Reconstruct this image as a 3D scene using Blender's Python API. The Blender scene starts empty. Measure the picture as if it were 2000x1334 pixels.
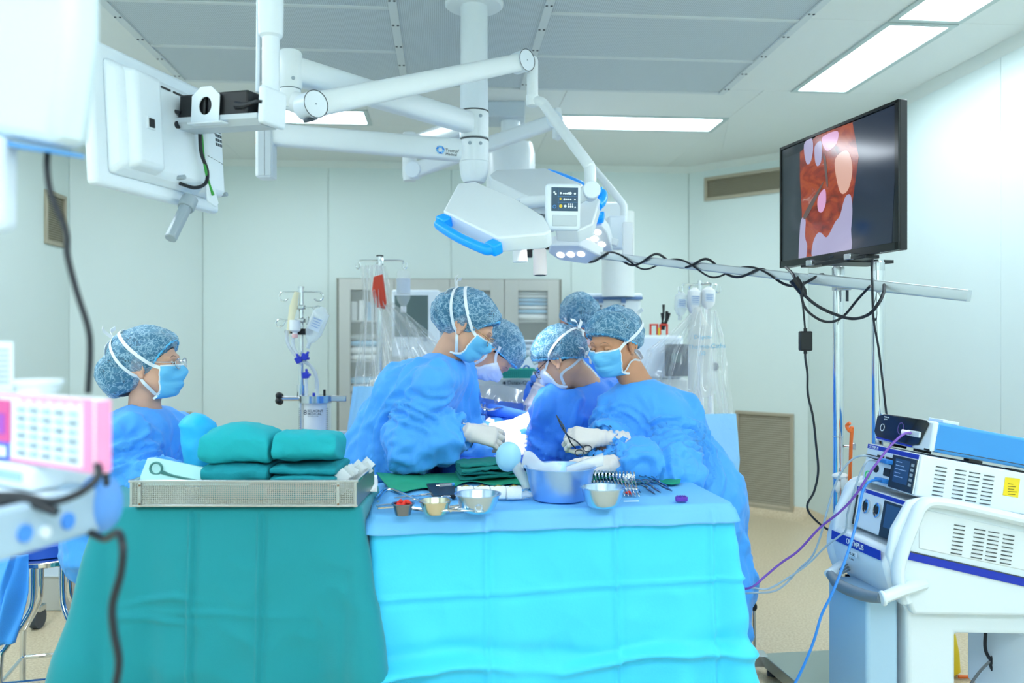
import bpy, bmesh, math, random
import numpy as np
from mathutils import Vector, Matrix, noise
random.seed(7)
SC = bpy.context.scene
COL = SC.collection
# ------------------------------------------------------------------ camera, world, exposure
CAMH, FPX, DK = 1.4, 1650.0, 1.1
cd = bpy.data.cameras.new('camera'); cam = bpy.data.objects.new('camera', cd); COL.objects.link(cam)
cam.location = (0, 0, CAMH); cam.rotation_euler = (math.pi/2, 0, 0)
cd.sensor_width = 36; cd.lens = FPX/2000*36
cd.clip_start = 0.05; cd.clip_end = 60
cd.dof.use_dof = True; cd.dof.focus_distance = 3.0; cd.dof.aperture_fstop = 2.1
SC.camera = cam
w = bpy.data.worlds.new('world'); SC.world = w; w.use_nodes = True
w.node_tree.nodes['Background'].inputs[0].default_value = (0.8, 0.9, 0.95, 1)
w.node_tree.nodes['Background'].inputs[1].default_value = 0.3
SC.view_settings.view_transform = 'Standard'; SC.view_settings.look = 'None'
SC.view_settings.gamma = 1; SC.view_settings.use_curve_mapping = False
SC.view_settings.exposure = 0.68
SC.cycles.transparent_max_bounces = 24
SC.cycles.max_bounces = 8
SC.cycles.diffuse_bounces = 5
LIGHT_E = 11.0          # ceiling panel emission
SURG_W = 38.0           # surgical lamp power
# ------------------------------------------------------------------ coordinates
def V(*a): return Vector(a)
def P(px, py, d):       # point seen at (px,py), d = depth / 1.1
    return Vector(((px-1000)*d/1500, DK*d, CAMH + (667-py)*d/1500))
def ray(px, py): return Vector(((px-1000)/FPX, 1.0, (667-py)/FPX))
def onp(px, py, c, n):  # where the line of sight meets a real plane
    r = ray(px, py); o = Vector((0, 0, CAMH))
    return o + r*((c-o).dot(n)/r.dot(n))
YAW = math.atan(132/FPX); CY, SY = math.cos(YAW), math.sin(YAW)
def R(u, v, z): return Vector((u*CY - v*SY, u*SY + v*CY, z))
RU, RV, UP = R(1, 0, 0), R(0, 1, 0), V(0, 0, 1)
# ------------------------------------------------------------------ materials
def lin(h):
    h = h.lstrip('#'); c = [int(h[i:i+2], 16)/255 for i in (0, 2, 4)]
    return tuple((x/12.92 if x <= .04045 else ((x+.055)/1.055)**2.4) for x in c) + (1,)
MATS = {}
def mat(name, col, rough=.5, metal=0, bump=0, bscale=60, emit=0, var=0, vscale=8, trans=0, alpha=1, spec=.5, coat=0, sheen=0, sss=0, ior=1.45):
    if name in MATS: return MATS[name]
    m = bpy.data.materials.new(name); m.use_nodes = True; MATS[name] = m
    nt = m.node_tree; b = nt.nodes['Principled BSDF']; I = b.inputs
    c = lin(col) if isinstance(col, str) else col
    I['Base Color'].default_value = c; I['Roughness'].default_value = rough; I['Metallic'].default_value = metal
    I['Specular IOR Level'].default_value = spec; I['Coat Weight'].default_value = coat; I['IOR'].default_value = ior
    I['Transmission Weight'].default_value = trans; I['Alpha'].default_value = alpha
    I['Sheen Weight'].default_value = sheen
    if sss:
        I['Subsurface Weight'].default_value = sss; I['Subsurface Radius'].default_value = (.01, .004, .002)
    if emit:
        I['Emission Color'].default_value = c; I['Emission Strength'].default_value = emit
    tc = nt.nodes.new('ShaderNodeTexCoord')
    if var:
        n = nt.nodes.new('ShaderNodeTexNoise'); n.inputs['Scale'].default_value = vscale; n.inputs['Detail'].default_value = 5
        nt.links.new(tc.outputs['Object'], n.inputs['Vector'])
        mx = nt.nodes.new('ShaderNodeMix'); mx.data_type = 'RGBA'
        mx.inputs[6].default_value = tuple(min(1, x*(1-var)) for x in c[:3])+(1,)
        mx.inputs[7].default_value = tuple(min(1, x*(1+var)) for x in c[:3])+(1,)
        nt.links.new(n.outputs['Fac'], mx.inputs[0]); nt.links.new(mx.outputs[2], I['Base Color'])
    if bump:
        n = nt.nodes.new('ShaderNodeTexNoise'); n.inputs['Scale'].default_value = bscale; n.inputs['Detail'].default_value = 4
        nt.links.new(tc.outputs['Object'], n.inputs['Vector'])
        bp = nt.nodes.new('ShaderNodeBump'); bp.inputs['Strength'].default_value = bump; bp.inputs['Distance'].default_value = .01
        nt.links.new(n.outputs['Fac'], bp.inputs['Height']); nt.links.new(bp.outputs['Normal'], I['Normal'])
    return m
def N(m, t, **kw):
    n = m.node_tree.nodes.new(t)
    for k, v in kw.items(): setattr(n, k, v)
    return n
# ------------------------------------------------------------------ mesh builder
ORG = {}
def basis(d, up=None):
    d = Vector(d).normalized(); u = Vector(up) if up is not None else (V(0,0,1) if abs(d.z) < .95 else V(0,1,0))
    x = u.cross(d)
    if x.length < 1e-6: x = V(1,0,0).cross(d)
    x.normalize(); y = d.cross(x); return x, y, d
def spline(pts, n=8, closed=False):
    pts = [Vector(p) for p in pts]; out = []; m = len(pts)
    rng = range(m if closed else m-1)
    for i in rng:
        p0 = pts[(i-1) % m] if (closed or i > 0) else pts[0]*2-pts[1]
        p1, p2 = pts[i], pts[(i+1) % m]
        p3 = pts[(i+2) % m] if (closed or i+2 < m) else pts[-1]*2-pts[-2]
        for k in range(n):
            t = k/n
            out.append(.5*((2*p1)+(p2-p0)*t+(2*p0-5*p1+4*p2-p3)*t*t+(3*p1-p0-3*p2+p3)*t**3))
    if not closed: out.append(pts[-1])
    return out
class MB:
    def __init__(s): s.v = []; s.f = []; s.mi = []; s.cur = 0
    def add(s, vs, fs):
        o = len(s.v); s.v += [tuple(x) for x in vs]; s.f += [tuple(i+o for i in f) for f in fs]; s.mi += [s.cur]*len(fs); return s
    def box(s, c, size, ax=None):
        c = Vector(c); X, Y, Z = ax if ax else (V(1,0,0), V(0,1,0), V(0,0,1))
        hx, hy, hz = [q/2 for q in size]
        vs = [c+X*(i*hx)+Y*(j*hy)+Z*(k*hz) for k in (-1, 1) for j in (-1, 1) for i in (-1, 1)]
        return s.add(vs, [(0,2,3,1),(4,5,7,6),(0,1,5,4),(2,6,7,3),(0,4,6,2),(1,3,7,5)])
    def cyl(s, a, b, r1, r2=None, n=16, caps=True):
        a, b = Vector(a), Vector(b); r2 = r1 if r2 is None else r2
        x, y, d = basis(b-a); vs = []
        for p, r in ((a, r1), (b, r2)):
            for i in range(n):
                t = 2*math.pi*i/n; vs.append(p+x*(r*math.cos(t))+y*(r*math.sin(t)))
        fs = [(i, (i+1) % n, n+(i+1) % n, n+i) for i in range(n)]
        if caps: fs += [tuple(range(n-1, -1, -1)), tuple(range(n, 2*n))]
        return s.add(vs, fs)
    def tube(s, pts, r, n=8, caps=True, closed=False, sm=0, flat=None, nrm=None):
        if sm: pts = spline(pts, sm, closed)
        pts = [Vector(p) for p in pts]; m = len(pts); vs = []
        rs = r if hasattr(r, '__len__') else [r]*m
        if len(rs) != m: rs = np.interp(np.linspace(0, 1, m), np.linspace(0, 1, len(rs)), rs)
        px = None
        for i, p in enumerate(pts):
            t = (pts[(i+1) % m]-pts[i-1]) if (closed or 0 < i < m-1) else (pts[1]-pts[0] if i == 0 else pts[-1]-pts[-2])
            if t.length < 1e-9: t = V(0,0,1)
            t.normalize()
            if nrm is not None:
                q = Vector(nrm[i] if isinstance(nrm, list) else nrm); y = (q-t*q.dot(t)).normalized(); x = y.cross(t)
            else:
                if px is None: x, y, _ = basis(t)
                else:
                    x = px-t*px.dot(t)
                    if x.length < 1e-6: x, y, _ = basis(t)
                    x.normalize(); y = t.cross(x)
            px = x
            for k in range(n):
                a = 2*math.pi*(k+.5)/n
                vs.append(p+x*(rs[i]*math.cos(a))+y*(rs[i]*(flat or 1)*math.sin(a)))
        fs = [(i*n+k, i*n+(k+1) % n, ((i+1) % m)*n+(k+1) % n, ((i+1) % m)*n+k) for i in range(m if closed else m-1) for k in range(n)]
        if caps and not closed: fs += [tuple(range(n-1, -1, -1)), tuple(range((m-1)*n, m*n))]
        return s.add(vs, fs)
    def lathe(s, prof, o=(0,0,0), n=24, ax=None, closed=False):
        o = Vector(o); X, Y, Z = ax if ax else (V(1,0,0), V(0,1,0), V(0,0,1)); vs = []; m = len(prof)
        for r, z in prof:
            for k in range(n):
                a = 2*math.pi*k/n; vs.append(o+X*(r*math.cos(a))+Y*(r*math.sin(a))+Z*z)
        fs = [(i*n+k, i*n+(k+1) % n, ((i+1) % m)*n+(k+1) % n, ((i+1) % m)*n+k) for i in range(m if closed else m-1) for k in range(n)]
        if not closed:
            if prof[0][0] > 1e-5: fs.append(tuple(range(n-1, -1, -1)))
            if prof[-1][0] > 1e-5: fs.append(tuple(range((m-1)*n, m*n)))
        return s.add(vs, fs)
    def prism(s, poly, vec):
        poly = [Vector(p) for p in poly]; vec = Vector(vec); n = len(poly)
        vs = poly+[p+vec for p in poly]
        return s.add(vs, [tuple(range(n-1, -1, -1)), tuple(range(n, 2*n))]+[(i, (i+1) % n, n+(i+1) % n, n+i) for i in range(n)])
    def loft(s, rings, caps=True, closed=True):
        n = len(rings[0]); vs = [p for r in rings for p in r]; fs = []
        for i in range(len(rings)-1):
            for k in range(n if closed else n-1):
                fs.append((i*n+k, i*n+(k+1) % n, (i+1)*n+(k+1) % n, (i+1)*n+k))
        if caps and closed: fs += [tuple(range(n-1, -1, -1)), tuple(range(len(vs)-n, len(vs)))]
        return s.add(vs, fs)
    def sphere(s, c, r, n=16, m=10, ax=None):
        c = Vector(c); X, Y, Z = ax if ax else (V(1,0,0), V(0,1,0), V(0,0,1))
        rx, ry, rz = r if hasattr(r, '__len__') else (r, r, r)
        vs = [c-Z*rz]
        for i in range(1, m):
            t = math.pi*i/m
            for k in range(n):
                a = 2*math.pi*k/n; vs.append(c+X*(rx*math.sin(t)*math.cos(a))+Y*(ry*math.sin(t)*math.sin(a))-Z*(rz*math.cos(t)))
        vs.append(c+Z*rz); fs = [(0, 1+(k+1) % n, 1+k) for k in range(n)]
        for i in range(m-2):
            fs += [(1+i*n+k, 1+i*n+(k+1) % n, 1+(i+1)*n+(k+1) % n, 1+(i+1)*n+k) for k in range(n)]
        L = len(vs)-1; b = 1+(m-2)*n
        fs += [(L, b+k, b+(k+1) % n) for k in range(n)]
        return s.add(vs, fs)
    def grid(s, rows):
        h, wd = len(rows), len(rows[0])
        return s.add([p for r in rows for p in r], [(i*wd+j, i*wd+j+1, (i+1)*wd+j+1, (i+1)*wd+j) for i in range(h-1) for j in range(wd-1)])
    def build(s, name, m, parent=None, bevel=0, seg=2, smooth=35, solid=0, sub=0, off=0):
        me = bpy.data.meshes.new(name); org = ORG.get(parent.name, V(0,0,0)) if parent else V(0,0,0)
        me.from_pydata([(x[0]-org[0], x[1]-org[1], x[2]-org[2]) for x in s.v], [], s.f)
        ms = m if isinstance(m, (list, tuple)) else [m]
        for q in ms: me.materials.append(q)
        if len(ms) > 1: me.polygons.foreach_set('material_index', s.mi)
        bm = bmesh.new(); bm.from_mesh(me); bmesh.ops.recalc_face_normals(bm, faces=bm.faces); bm.to_mesh(me); bm.free()
        if smooth:
            me.polygons.foreach_set('use_smooth', [True]*len(me.polygons))
            if smooth < 180: me.set_sharp_from_angle(angle=math.radians(smooth))
        o = bpy.data.objects.new(name, me); COL.objects.link(o)
        if parent: o.parent = parent
        ORG[o.name] = org
        if bevel:
            b = o.modifiers.new('bevel', 'BEVEL'); b.width = bevel; b.segments = seg; b.limit_method = 'ANGLE'; b.angle_limit = math.radians(40)
        if solid:
            b = o.modifiers.new('solid', 'SOLIDIFY'); b.thickness = solid; b.offset = off
        if sub:
            b = o.modifiers.new('sub', 'SUBSURF'); b.levels = sub; b.render_levels = sub
        return o
def tag(o, label, cat=None, group=None, kind=None):
    if label: o['label'] = label
    if cat: o['category'] = cat
    if group: o['group'] = group
    if kind: o['kind'] = kind
    return o
def thing(name, loc, label, cat, group=None):
    o = bpy.data.objects.new(name, None); COL.objects.link(o); o.empty_display_size = .05
    o.location = loc; ORG[o.name] = Vector(loc); return tag(o, label, cat, group)
def struct(o): o['kind'] = 'structure'; return o
def dup(root, loc, rz=None, label=None):
    r = root.copy(); COL.objects.link(r); r.location = loc; ORG[r.name] = Vector(loc)
    if rz is not None: r.rotation_euler = (root.rotation_euler[0], root.rotation_euler[1], rz)
    if label: r['label'] = label
    for ch in list(root.children):
        c = ch.copy(); COL.objects.link(c); c.parent = r
        for g in list(ch.children):
            e = g.copy(); COL.objects.link(e); e.parent = c
    return r
def text(body, size, loc, right, up, m, parent, name='lettering', align='LEFT', ext=.0004, sx=1, bold=0):
    cu = bpy.data.curves.new(name, 'FONT'); cu.body = body; cu.size = size; cu.align_x = align; cu.extrude = ext; cu.offset = bold
    t = bpy.data.objects.new('text_tmp', cu); me = bpy.data.meshes.new_from_object(t); me.name = name; me.materials.clear(); me.materials.append(m)
    bpy.data.objects.remove(t); bpy.data.curves.remove(cu); o = bpy.data.objects.new(name, me); COL.objects.link(o)
    r = Vector(right).normalized(); u = Vector(up); u = (u-r*u.dot(r)).normalized(); n = r.cross(u)
    org = ORG.get(parent.name, V(0,0,0)) if parent else V(0,0,0)
    o.parent = parent; M = Matrix((r*sx, u, n)).transposed().to_4x4(); M.translation = Vector(loc)-org; o.matrix_local = M
    ORG[o.name] = org; return o
# ------------------------------------------------------------------ distance fields -> one continuous skin
class Field:
    def __init__(s, lo, hi, h):
        s.h = h; s.lo = np.array(lo, float); s.n = np.ceil((np.array(hi)-s.lo)/h).astype(int)+1
        s.f = np.full(s.n, 1.0, np.float32)
    def sub(s, lo, hi):
        a = np.clip(np.floor((np.array(lo)-s.lo)/s.h).astype(int), 0, s.n-1); b = np.clip(np.ceil((np.array(hi)-s.lo)/s.h).astype(int)+1, 1, s.n)
        if np.any(b <= a): return None, None
        g = np.meshgrid(*[s.lo[i]+s.h*np.arange(a[i], b[i]) for i in range(3)], indexing='ij')
        return tuple(slice(a[i], b[i]) for i in range(3)), np.stack(g, -1).astype(np.float32)
    def mix(s, sl, d, k, cut=False):
        f = s.f[sl]
        if cut:
            d = -d
            hh = np.maximum(k-np.abs(f-d), 0)/max(k, 1e-6); s.f[sl] = np.maximum(f, d)+hh*hh*k/4
        else:
            hh = np.maximum(k-np.abs(f-d), 0)/max(k, 1e-6); s.f[sl] = np.minimum(f, d)-hh*hh*k/4
    def cone(s, a, b, ra, rb=None, k=.02, cut=False):
        rb = ra if rb is None else rb; a = np.array(a, np.float32); b = np.array(b, np.float32); m = max(ra, rb)+k+.03
        sl, p = s.sub(np.minimum(a, b)-m, np.maximum(a, b)+m)
        if sl is None: return s
        ab = b-a; t = np.clip(((p-a)@ab)/max(float(ab@ab), 1e-9), 0, 1)
        s.mix(sl, np.linalg.norm(p-a-t[..., None]*ab, axis=-1)-(ra+t*(rb-ra)), k, cut); return s
    def chain(s, pts, rs, k=.02):
        for i in range(len(pts)-1): s.cone(pts[i], pts[i+1], rs[i], rs[i+1], k)
        return s
    def ell(s, c, r, k=.02, ax=None, cut=False):
        c = np.array(c, np.float32); r = np.array(r, np.float32); m = float(r.max())+k+.03
        sl, p = s.sub(c-m, c+m)
        if sl is None: return s
        q = p-c
        if ax is not None: q = q@np.array([list(x) for x in ax], np.float32).T
        k0 = np.linalg.norm(q/r, axis=-1); k1 = np.maximum(np.linalg.norm(q/(r*r), axis=-1), 1e-6)
        s.mix(sl, k0*(k0-1)/k1, k, cut); return s
    def cutplane(s, p0, n, k=.01):   # removes the side n points to
        sl, p = s.sub(s.lo, s.lo+s.h*s.n); n = np.array(n, np.float32); n /= np.linalg.norm(n)
        s.mix(sl, -((p-np.array(p0, np.float32))@n), k, True); return s
    def mesh(s):
        f = s.f; h = s.h; ins = f < 0
        c = ins[:-1, :-1, :-1].astype(np.int8)
        for dx, dy, dz in [(0,0,1),(0,1,0),(0,1,1),(1,0,0),(1,0,1),(1,1,0),(1,1,1)]:
            c = c+ins[dx:ins.shape[0]-1+dx, dy:ins.shape[1]-1+dy, dz:ins.shape[2]-1+dz]
        act = (c > 0) & (c < 8); idx = np.argwhere(act); ids = np.full(act.shape, -1, np.int64); ids[act] = np.arange(len(idx))
        acc = np.zeros((len(idx), 3)); cnt = np.zeros(len(idx))
        C = [np.array(q) for q in [(0,0,0),(1,0,0),(0,1,0),(1,1,0),(0,0,1),(1,0,1),(0,1,1),(1,1,1)]]
        for a, b in [(0,1),(2,3),(4,5),(6,7),(0,2),(1,3),(4,6),(5,7),(0,4),(1,5),(2,6),(3,7)]:
            pa = idx+C[a]; pb = idx+C[b]; fa = f[pa[:,0],pa[:,1],pa[:,2]]; fb = f[pb[:,0],pb[:,1],pb[:,2]]
            x = (fa < 0) != (fb < 0); t = np.where(x, fa/np.where(x, fa-fb, 1), 0)
            acc[x] += (pa+(pb-pa)*t[:, None])[x]; cnt[x] += 1
        v = s.lo+h*(acc/np.maximum(cnt, 1)[:, None]); quads = []
        for ax in range(3):
            sl0 = [slice(None)]*3; sl1 = [slice(None)]*3; sl0[ax] = slice(0, -1); sl1[ax] = slice(1, None)
            e = ins[tuple(sl0)] != ins[tuple(sl1)]; ii = np.argwhere(e); o1, o2 = [q for q in range(3) if q != ax]
            ok = (ii[:, o1] > 0) & (ii[:, o2] > 0) & (ii[:, o1] < f.shape[o1]-1) & (ii[:, o2] < f.shape[o2]-1); ii = ii[ok]
            d1 = np.zeros(3, int); d1[o1] = 1; d2 = np.zeros(3, int); d2[o2] = 1
            g = lambda q: ids[q[:,0], q[:,1], q[:,2]]
            qd = np.stack([g(ii-d1-d2), g(ii-d2), g(ii), g(ii-d1)], 1)
            fl = ins[ii[:,0], ii[:,1], ii[:,2]]
            if ax == 1: fl = ~fl
            qd[~fl] = qd[~fl][:, ::-1]; quads.append(qd)
        q = np.concatenate(quads); q = q[(q >= 0).all(1)]
        return v, q
def normals_of(v, q):
    n = np.cross(v[q[:,2]]-v[q[:,0]], v[q[:,3]]-v[q[:,1]]); vn = np.zeros_like(v)
    for i in range(4): np.add.at(vn, q[:, i], n)
    return vn/np.maximum(np.linalg.norm(vn, axis=1), 1e-9)[:, None]
def relax(v, q, it=2, f=.5):
    e = np.concatenate([q[:, [0,1]], q[:, [1,2]], q[:, [2,3]], q[:, [3,0]]])
    for _ in range(it):
        a = np.zeros_like(v); c = np.zeros(len(v)); np.add.at(a, e[:,0], v[e[:,1]]); np.add.at(c, e[:,0], 1)
        np.add.at(a, e[:,1], v[e[:,0]]); np.add.at(c, e[:,1], 1); v = v*(1-f)+a/np.maximum(c, 1)[:, None]*f
    return v
def mesh_obj(name, v, q, m, parent=None, solid=0):
    org = ORG.get(parent.name, V(0,0,0)) if parent else V(0,0,0)
    me = bpy.data.meshes.new(name); v = np.asarray(v)-np.array(org)
    me.vertices.add(len(v)); me.vertices.foreach_set('co', v.astype(np.float32).ravel())
    q = np.asarray(q); me.loops.add(q.size); me.loops.foreach_set('vertex_index', q.astype(np.int32).ravel())
    me.polygons.add(len(q)); me.polygons.foreach_set('loop_start', np.arange(0, q.size, 4, dtype=np.int32))
    me.polygons.foreach_set('use_smooth', np.ones(len(q), bool)); me.update(calc_edges=True); me.validate()
    bm = bmesh.new(); bm.from_mesh(me); bmesh.ops.recalc_face_normals(bm, faces=bm.faces); bm.to_mesh(me); bm.free()
    me.materials.append(m); o = bpy.data.objects.new(name, me); COL.objects.link(o); o.parent = parent; ORG[o.name] = org
    if solid:
        b = o.modifiers.new('solid', 'SOLIDIFY'); b.thickness = solid; b.offset = 0
    return o
# ------------------------------------------------------------------ shared materials
WHITE = mat('white_enamel', '#e6eef2', .3, bump=.01)
WHITE2 = mat('white_plastic', '#e4eff8', .35)
GREY = mat('grey_plastic', '#9aa9b4', .4)
LGREY = mat('light_grey_paint', '#c3ced6', .4)
BLACK = mat('black_plastic', '#15181c', .4)
DGREY = mat('dark_grey_plastic', '#3b4652', .4)
STEEL = mat('brushed_steel', '#c8ccd0', .22, 1, bump=.02, bscale=200)
CHROME = mat('chrome', '#dadde0', .08, 1)
SATIN = mat('satin_steel', '#b4b3aa', .38, 1, var=.05, vscale=3)
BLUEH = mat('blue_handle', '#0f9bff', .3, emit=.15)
RUBBER = mat('cable_rubber', '#1b2028', .45)
SEAM = mat('dark_seam', '#4a5157', .5)
TXT = mat('dark_print', '#4b5660', .6)
WTXT = mat('white_print', '#e8f0f8', .6)
BLUETRIM = mat('blue_trim', '#1c3fb6', .4)
# ================================================================== the room
HC = 2.9
UL, UR, VB, VC, VF = -2.72, 2.83, 7.146, 6.38, -1.6
CLU, CRU = -1.987, 2.10
WALL = mat('wall_panel_paint', '#d9e8e5', .35, spec=.4, bump=.008, bscale=3)
m = mat('floor_terrazzo', '#d5c6aa', .35)
nt = m.node_tree; b_ = nt.nodes['Principled BSDF']; tc = [n for n in nt.nodes if n.type == 'TEX_COORD'][0]
vo = N(m, 'ShaderNodeTexVoronoi'); vo.inputs['Scale'].default_value = 130
nz = N(m, 'ShaderNodeTexNoise'); nz.inputs['Scale'].default_value = 90; nz.inputs['Detail'].default_value = 6
r1 = N(m, 'ShaderNodeValToRGB'); r1.color_ramp.elements[0].position = .08; r1.color_ramp.elements[1].position = .2
r1.color_ramp.elements[0].color = lin('#8f7c62'); r1.color_ramp.elements[1].color = lin('#dccdb0')
r2 = N(m, 'ShaderNodeValToRGB'); r2.color_ramp.elements[0].position = .35; r2.color_ramp.elements[1].position = .65
r2.color_ramp.elements[0].color = lin('#d0c0a2'); r2.color_ramp.elements[1].color = lin('#ffffff')
mx = N(m, 'ShaderNodeMix', data_type='RGBA', blend_type='MULTIPLY'); mx.inputs[0].default_value = .6
for a, b in ((tc.outputs['Object'], vo.inputs['Vector']), (tc.outputs['Object'], nz.inputs['Vector']), (vo.outputs['Distance'], r1.inputs[0]),
             (nz.outputs['Fac'], r2.inputs[0]), (r1.outputs[0], mx.inputs[6]), (r2.outputs[0], mx.inputs[7]), (mx.outputs[2], b_.inputs['Base Color'])):
    nt.links.new(a, b)
FLOOR = m
CEIL = mat('ceiling_paint', '#e6ebe8', .6)
TRIM = mat('cornice_white', '#e3ece8', .4)
rx = (RU, RV, UP)
plan = [(UL, VF), (UR, VF), (UR, VC), (CRU, VB), (CLU, VB), (UL, VC)]
T = .12
def outset(k):   # plan pushed outwards
    return [(UL-k, VF-k), (UR+k, VF-k), (UR+k, VC+k*.4), (CRU+k*.4, VB+k), (CLU-k*.4, VB+k), (UL-k, VC+k*.4)]
fl = MB().prism([R(u, v, 0) for u, v in outset(T)], (0, 0, -.1)).build('floor', FLOOR); struct(fl)
# walls: a backing slab and the clad panels that stand on it, joints left open
def wall(name, a, b, pw, z1=HC):
    A, B = R(*a, 0), R(*b, 0); d = (B-A).normalized(); L = (B-A).length; n = V(-d.y, d.x, 0)   # n points into the room
    o = MB().box((A+B)/2+V(0,0,z1/2)-n*(T/2+.012), (L+.1, T, z1), (d, n, UP)).build(name, SEAMW); struct(o)
    k = max(1, round(L/pw)); s = L/k
    for i in range(k):
        MB().box(A+d*(s*(i+.5))+V(0,0,z1/2)-n*.006, (s-.003, .012, z1-.004), (d, n, UP)).build('panel', WALL, o, bevel=.0015, seg=1)
    # cove trims
    t = MB().prism([A+V(0,0,z1-.05), A+V(0,0,z1-.001)+n*0, A+n*.05+V(0,0,z1-.001)], B-A).build('trim_%d' % wall.k, TRIM); struct(t)
    c = MB(); pr = [(0,0),(0,.1),(.008,.085),(.02,.05),(.045,.02),(.09,.004),(.1,0)]
    c.prism([A+n*x+V(0,0,z+.0005) for x, z in pr], B-A)
    bb = c.build('baseboard_'+name.split('_', 1)[1], FLOOR, smooth=60); struct(bb); wall.k += 1
    return o
wall.k = 1
SEAMW = mat('wall_joint', '#c6d8d5', .6)
wall('wall_back', (CRU, VB), (CLU, VB), 1.02)
wall('wall_back_left', (CLU, VB), (UL, VC), 1.06)
wall('wall_back_right', (UR, VC), (CRU, VB), 1.06)
wall('wall_left', (UL, VC), (UL, VF), 1.14)
wall('wall_right', (UR, VF), (UR, VC), 1.14)
wall('wall_front', (UL, VF), (UR, VF), 1.1)
# ceiling slab + painted panels + perforated air-flow panels
ce = MB().prism([R(u, v, HC+.02) for u, v in outset(T)], (0, 0, .1)).build('ceiling', CEIL); struct(ce)
LIGHTS = [(2.10, 2.39, 3.84, 4.88), (2.10, 2.39, 2.72, 3.76), (2.10, 2.39, 1.6, 2.64), (2.10, 2.39, .48, 1.52),
          (-2.15, -1.87, 3.84, 4.88), (-2.15, -1.87, 2.72, 3.76), (-2.15, -1.87, 1.6, 2.64), (-2.15, -1.87, .48, 1.52),
          (.764, 1.87, 5.56, 5.87), (-1.64, -.53, 5.56, 5.87), (.764, 1.87, -.6, -.29), (-1.64, -.53, -.6, -.29),
          (-1.64, -.53, -1.3, -1.0), (.764, 1.87, -1.3, -1.0), (-.45, .66, -.6, -.29), (-.45, .66, -1.3, -1.0)]  # this row: unseen panels added to brighten the drape and gown fronts
m = mat('perforated_aluminium', '#c5ced4', .45)
nt = m.node_tree; b_ = nt.nodes['Principled BSDF']; tc = [n for n in nt.nodes if n.type == 'TEX_COORD'][0]
mp = N(m, 'ShaderNodeMapping'); mp.inputs['Rotation'].default_value = (0, 0, -YAW); mp.inputs['Scale'].default_value = (110, 110, 0)
vo = N(m, 'ShaderNodeTexVoronoi'); vo.inputs['Scale'].default_value = 1; vo.inputs['Randomness'].default_value = 0
rp = N(m, 'ShaderNodeValToRGB'); rp.color_ramp.interpolation = 'EASE'
rp.color_ramp.elements[0].position = .2; rp.color_ramp.elements[1].position = .32
rp.color_ramp.elements[0].color = lin('#8c979c'); rp.color_ramp.elements[1].color = lin('#c9d4da')
for a, b in ((tc.outputs['Object'], mp.inputs['Vector']), (mp.outputs['Vector'], vo.inputs['Vector']), (vo.outputs['Distance'], rp.inputs[0]), (rp.outputs[0], b_.inputs['Base Color'])):
    nt.links.new(a, b)
PERF = m
ALU = mat('aluminium_strip', '#d3dbdc', .4, bump=.01)
us = [-1.5, -.23, .465, 1.67]; v_far = 4.99; v_near = v_far-7*.578
def cbox(u0, u1, v0, v1, z0, z1, mb=None):
    return (mb or MB()).box(R((u0+u1)/2, (v0+v1)/2, (z0+z1)/2), (u1-u0, v1-v0, z1-z0), rx)
for c in range(3):
    rows = [(v_near, v_far)] if c == 1 else [(v_far-(i+1)*.578, v_far-i*.578) for i in range(7)]
    for v0, v1 in rows:
        cbox(us[c]+.018, us[c+1]-.018, v0+.014, v1-.014, HC+.002, HC+.018).build('perforated_panel', PERF, ce)
    for i in range(8):
        if c != 1:
            cbox(us[c]+.02, us[c+1]-.02, v_far-i*.578-.014, v_far-i*.578+.014, HC-.004, HC+.014).build('panel_strip', ALU, ce, bevel=.002)
for u in us: cbox(u-.02, u+.02, v_near, v_far+.015, HC-.006, HC+.014).build('panel_strip', ALU, ce, bevel=.002)
sm_ = MB()
for u in us:
    for i in range(14):
        for q in (-.011, .011): sm_.cyl(R(u+q, v_far-.1-i*.289, HC-.009), R(u+q, v_far-.1-i*.289, HC-.005), .006, n=6)
o = sm_.build('panel_screws', SEAM, ce); o['kind'] = 'stuff'
# the painted part of the ceiling, as panels with fine joints
PC = []
for u0, u1 in ((UL, -2.17), (1.69, 2.07), (2.42, UR), (-1.85, -1.52)):
    vs = [VF, -.8, .45, 1.55, 2.68, 3.8, 4.91]
    PC += [(u0, u1, vs[i], vs[i+1]) for i in range(6)]
PC += [(-1.52, us[3]+.02, VF, -1.33), (-1.52, us[3]+.02, -.97, -.62), (-1.52, us[3]+.02, -.27, v_near-.015)]
for u0, u1, v0, v1 in PC: cbox(u0+.0015, u1-.0015, v0+.0015, v1-.0015, HC, HC+.02).build('panel', CEIL, ce)
# back band
def poly_c(pts): MB().prism([R(u, v, HC) for u, v in pts], (0, 0, .02)).build('panel', CEIL, ce)
e = .0015
poly_c([(UL, 4.912), (-1.66, 4.912), (-1.66, 5.53), (-2.2, VC+.55), (UL, VC)])
poly_c([(-1.657, 4.912), (-1.5, 4.912), (-1.5, 5.006), (-.5, 5.006), (-.5, 5.53), (-1.657, 5.53)])
poly_c([(-.497, 5.006), (.73, 5.006), (.73, 5.53), (-.497, 5.53)])
poly_c([(.733, 5.006), (1.69, 5.006), (1.69, 4.912), (1.9, 4.912), (1.9, 5.53), (.733, 5.53)])
poly_c([(1.903, 4.912), (UR, 4.912), (UR, VC), (2.3, VC+.55), (1.903, 5.53)])
poly_c([(-2.197, VC+.55), (-1.657, 5.533), (-1.657, 5.9), (-1.657, VB), (CLU, VB)])
poly_c([(-1.654, 5.9), (.73, 5.9), (.73, VB), (-1.654, VB)])
poly_c([(-.497, 5.533), (.73, 5.533), (.73, 5.897), (-.497, 5.897)])
poly_c([(.733, 5.9), (1.9, 5.9), (1.9, VB), (.733, VB)])
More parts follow.
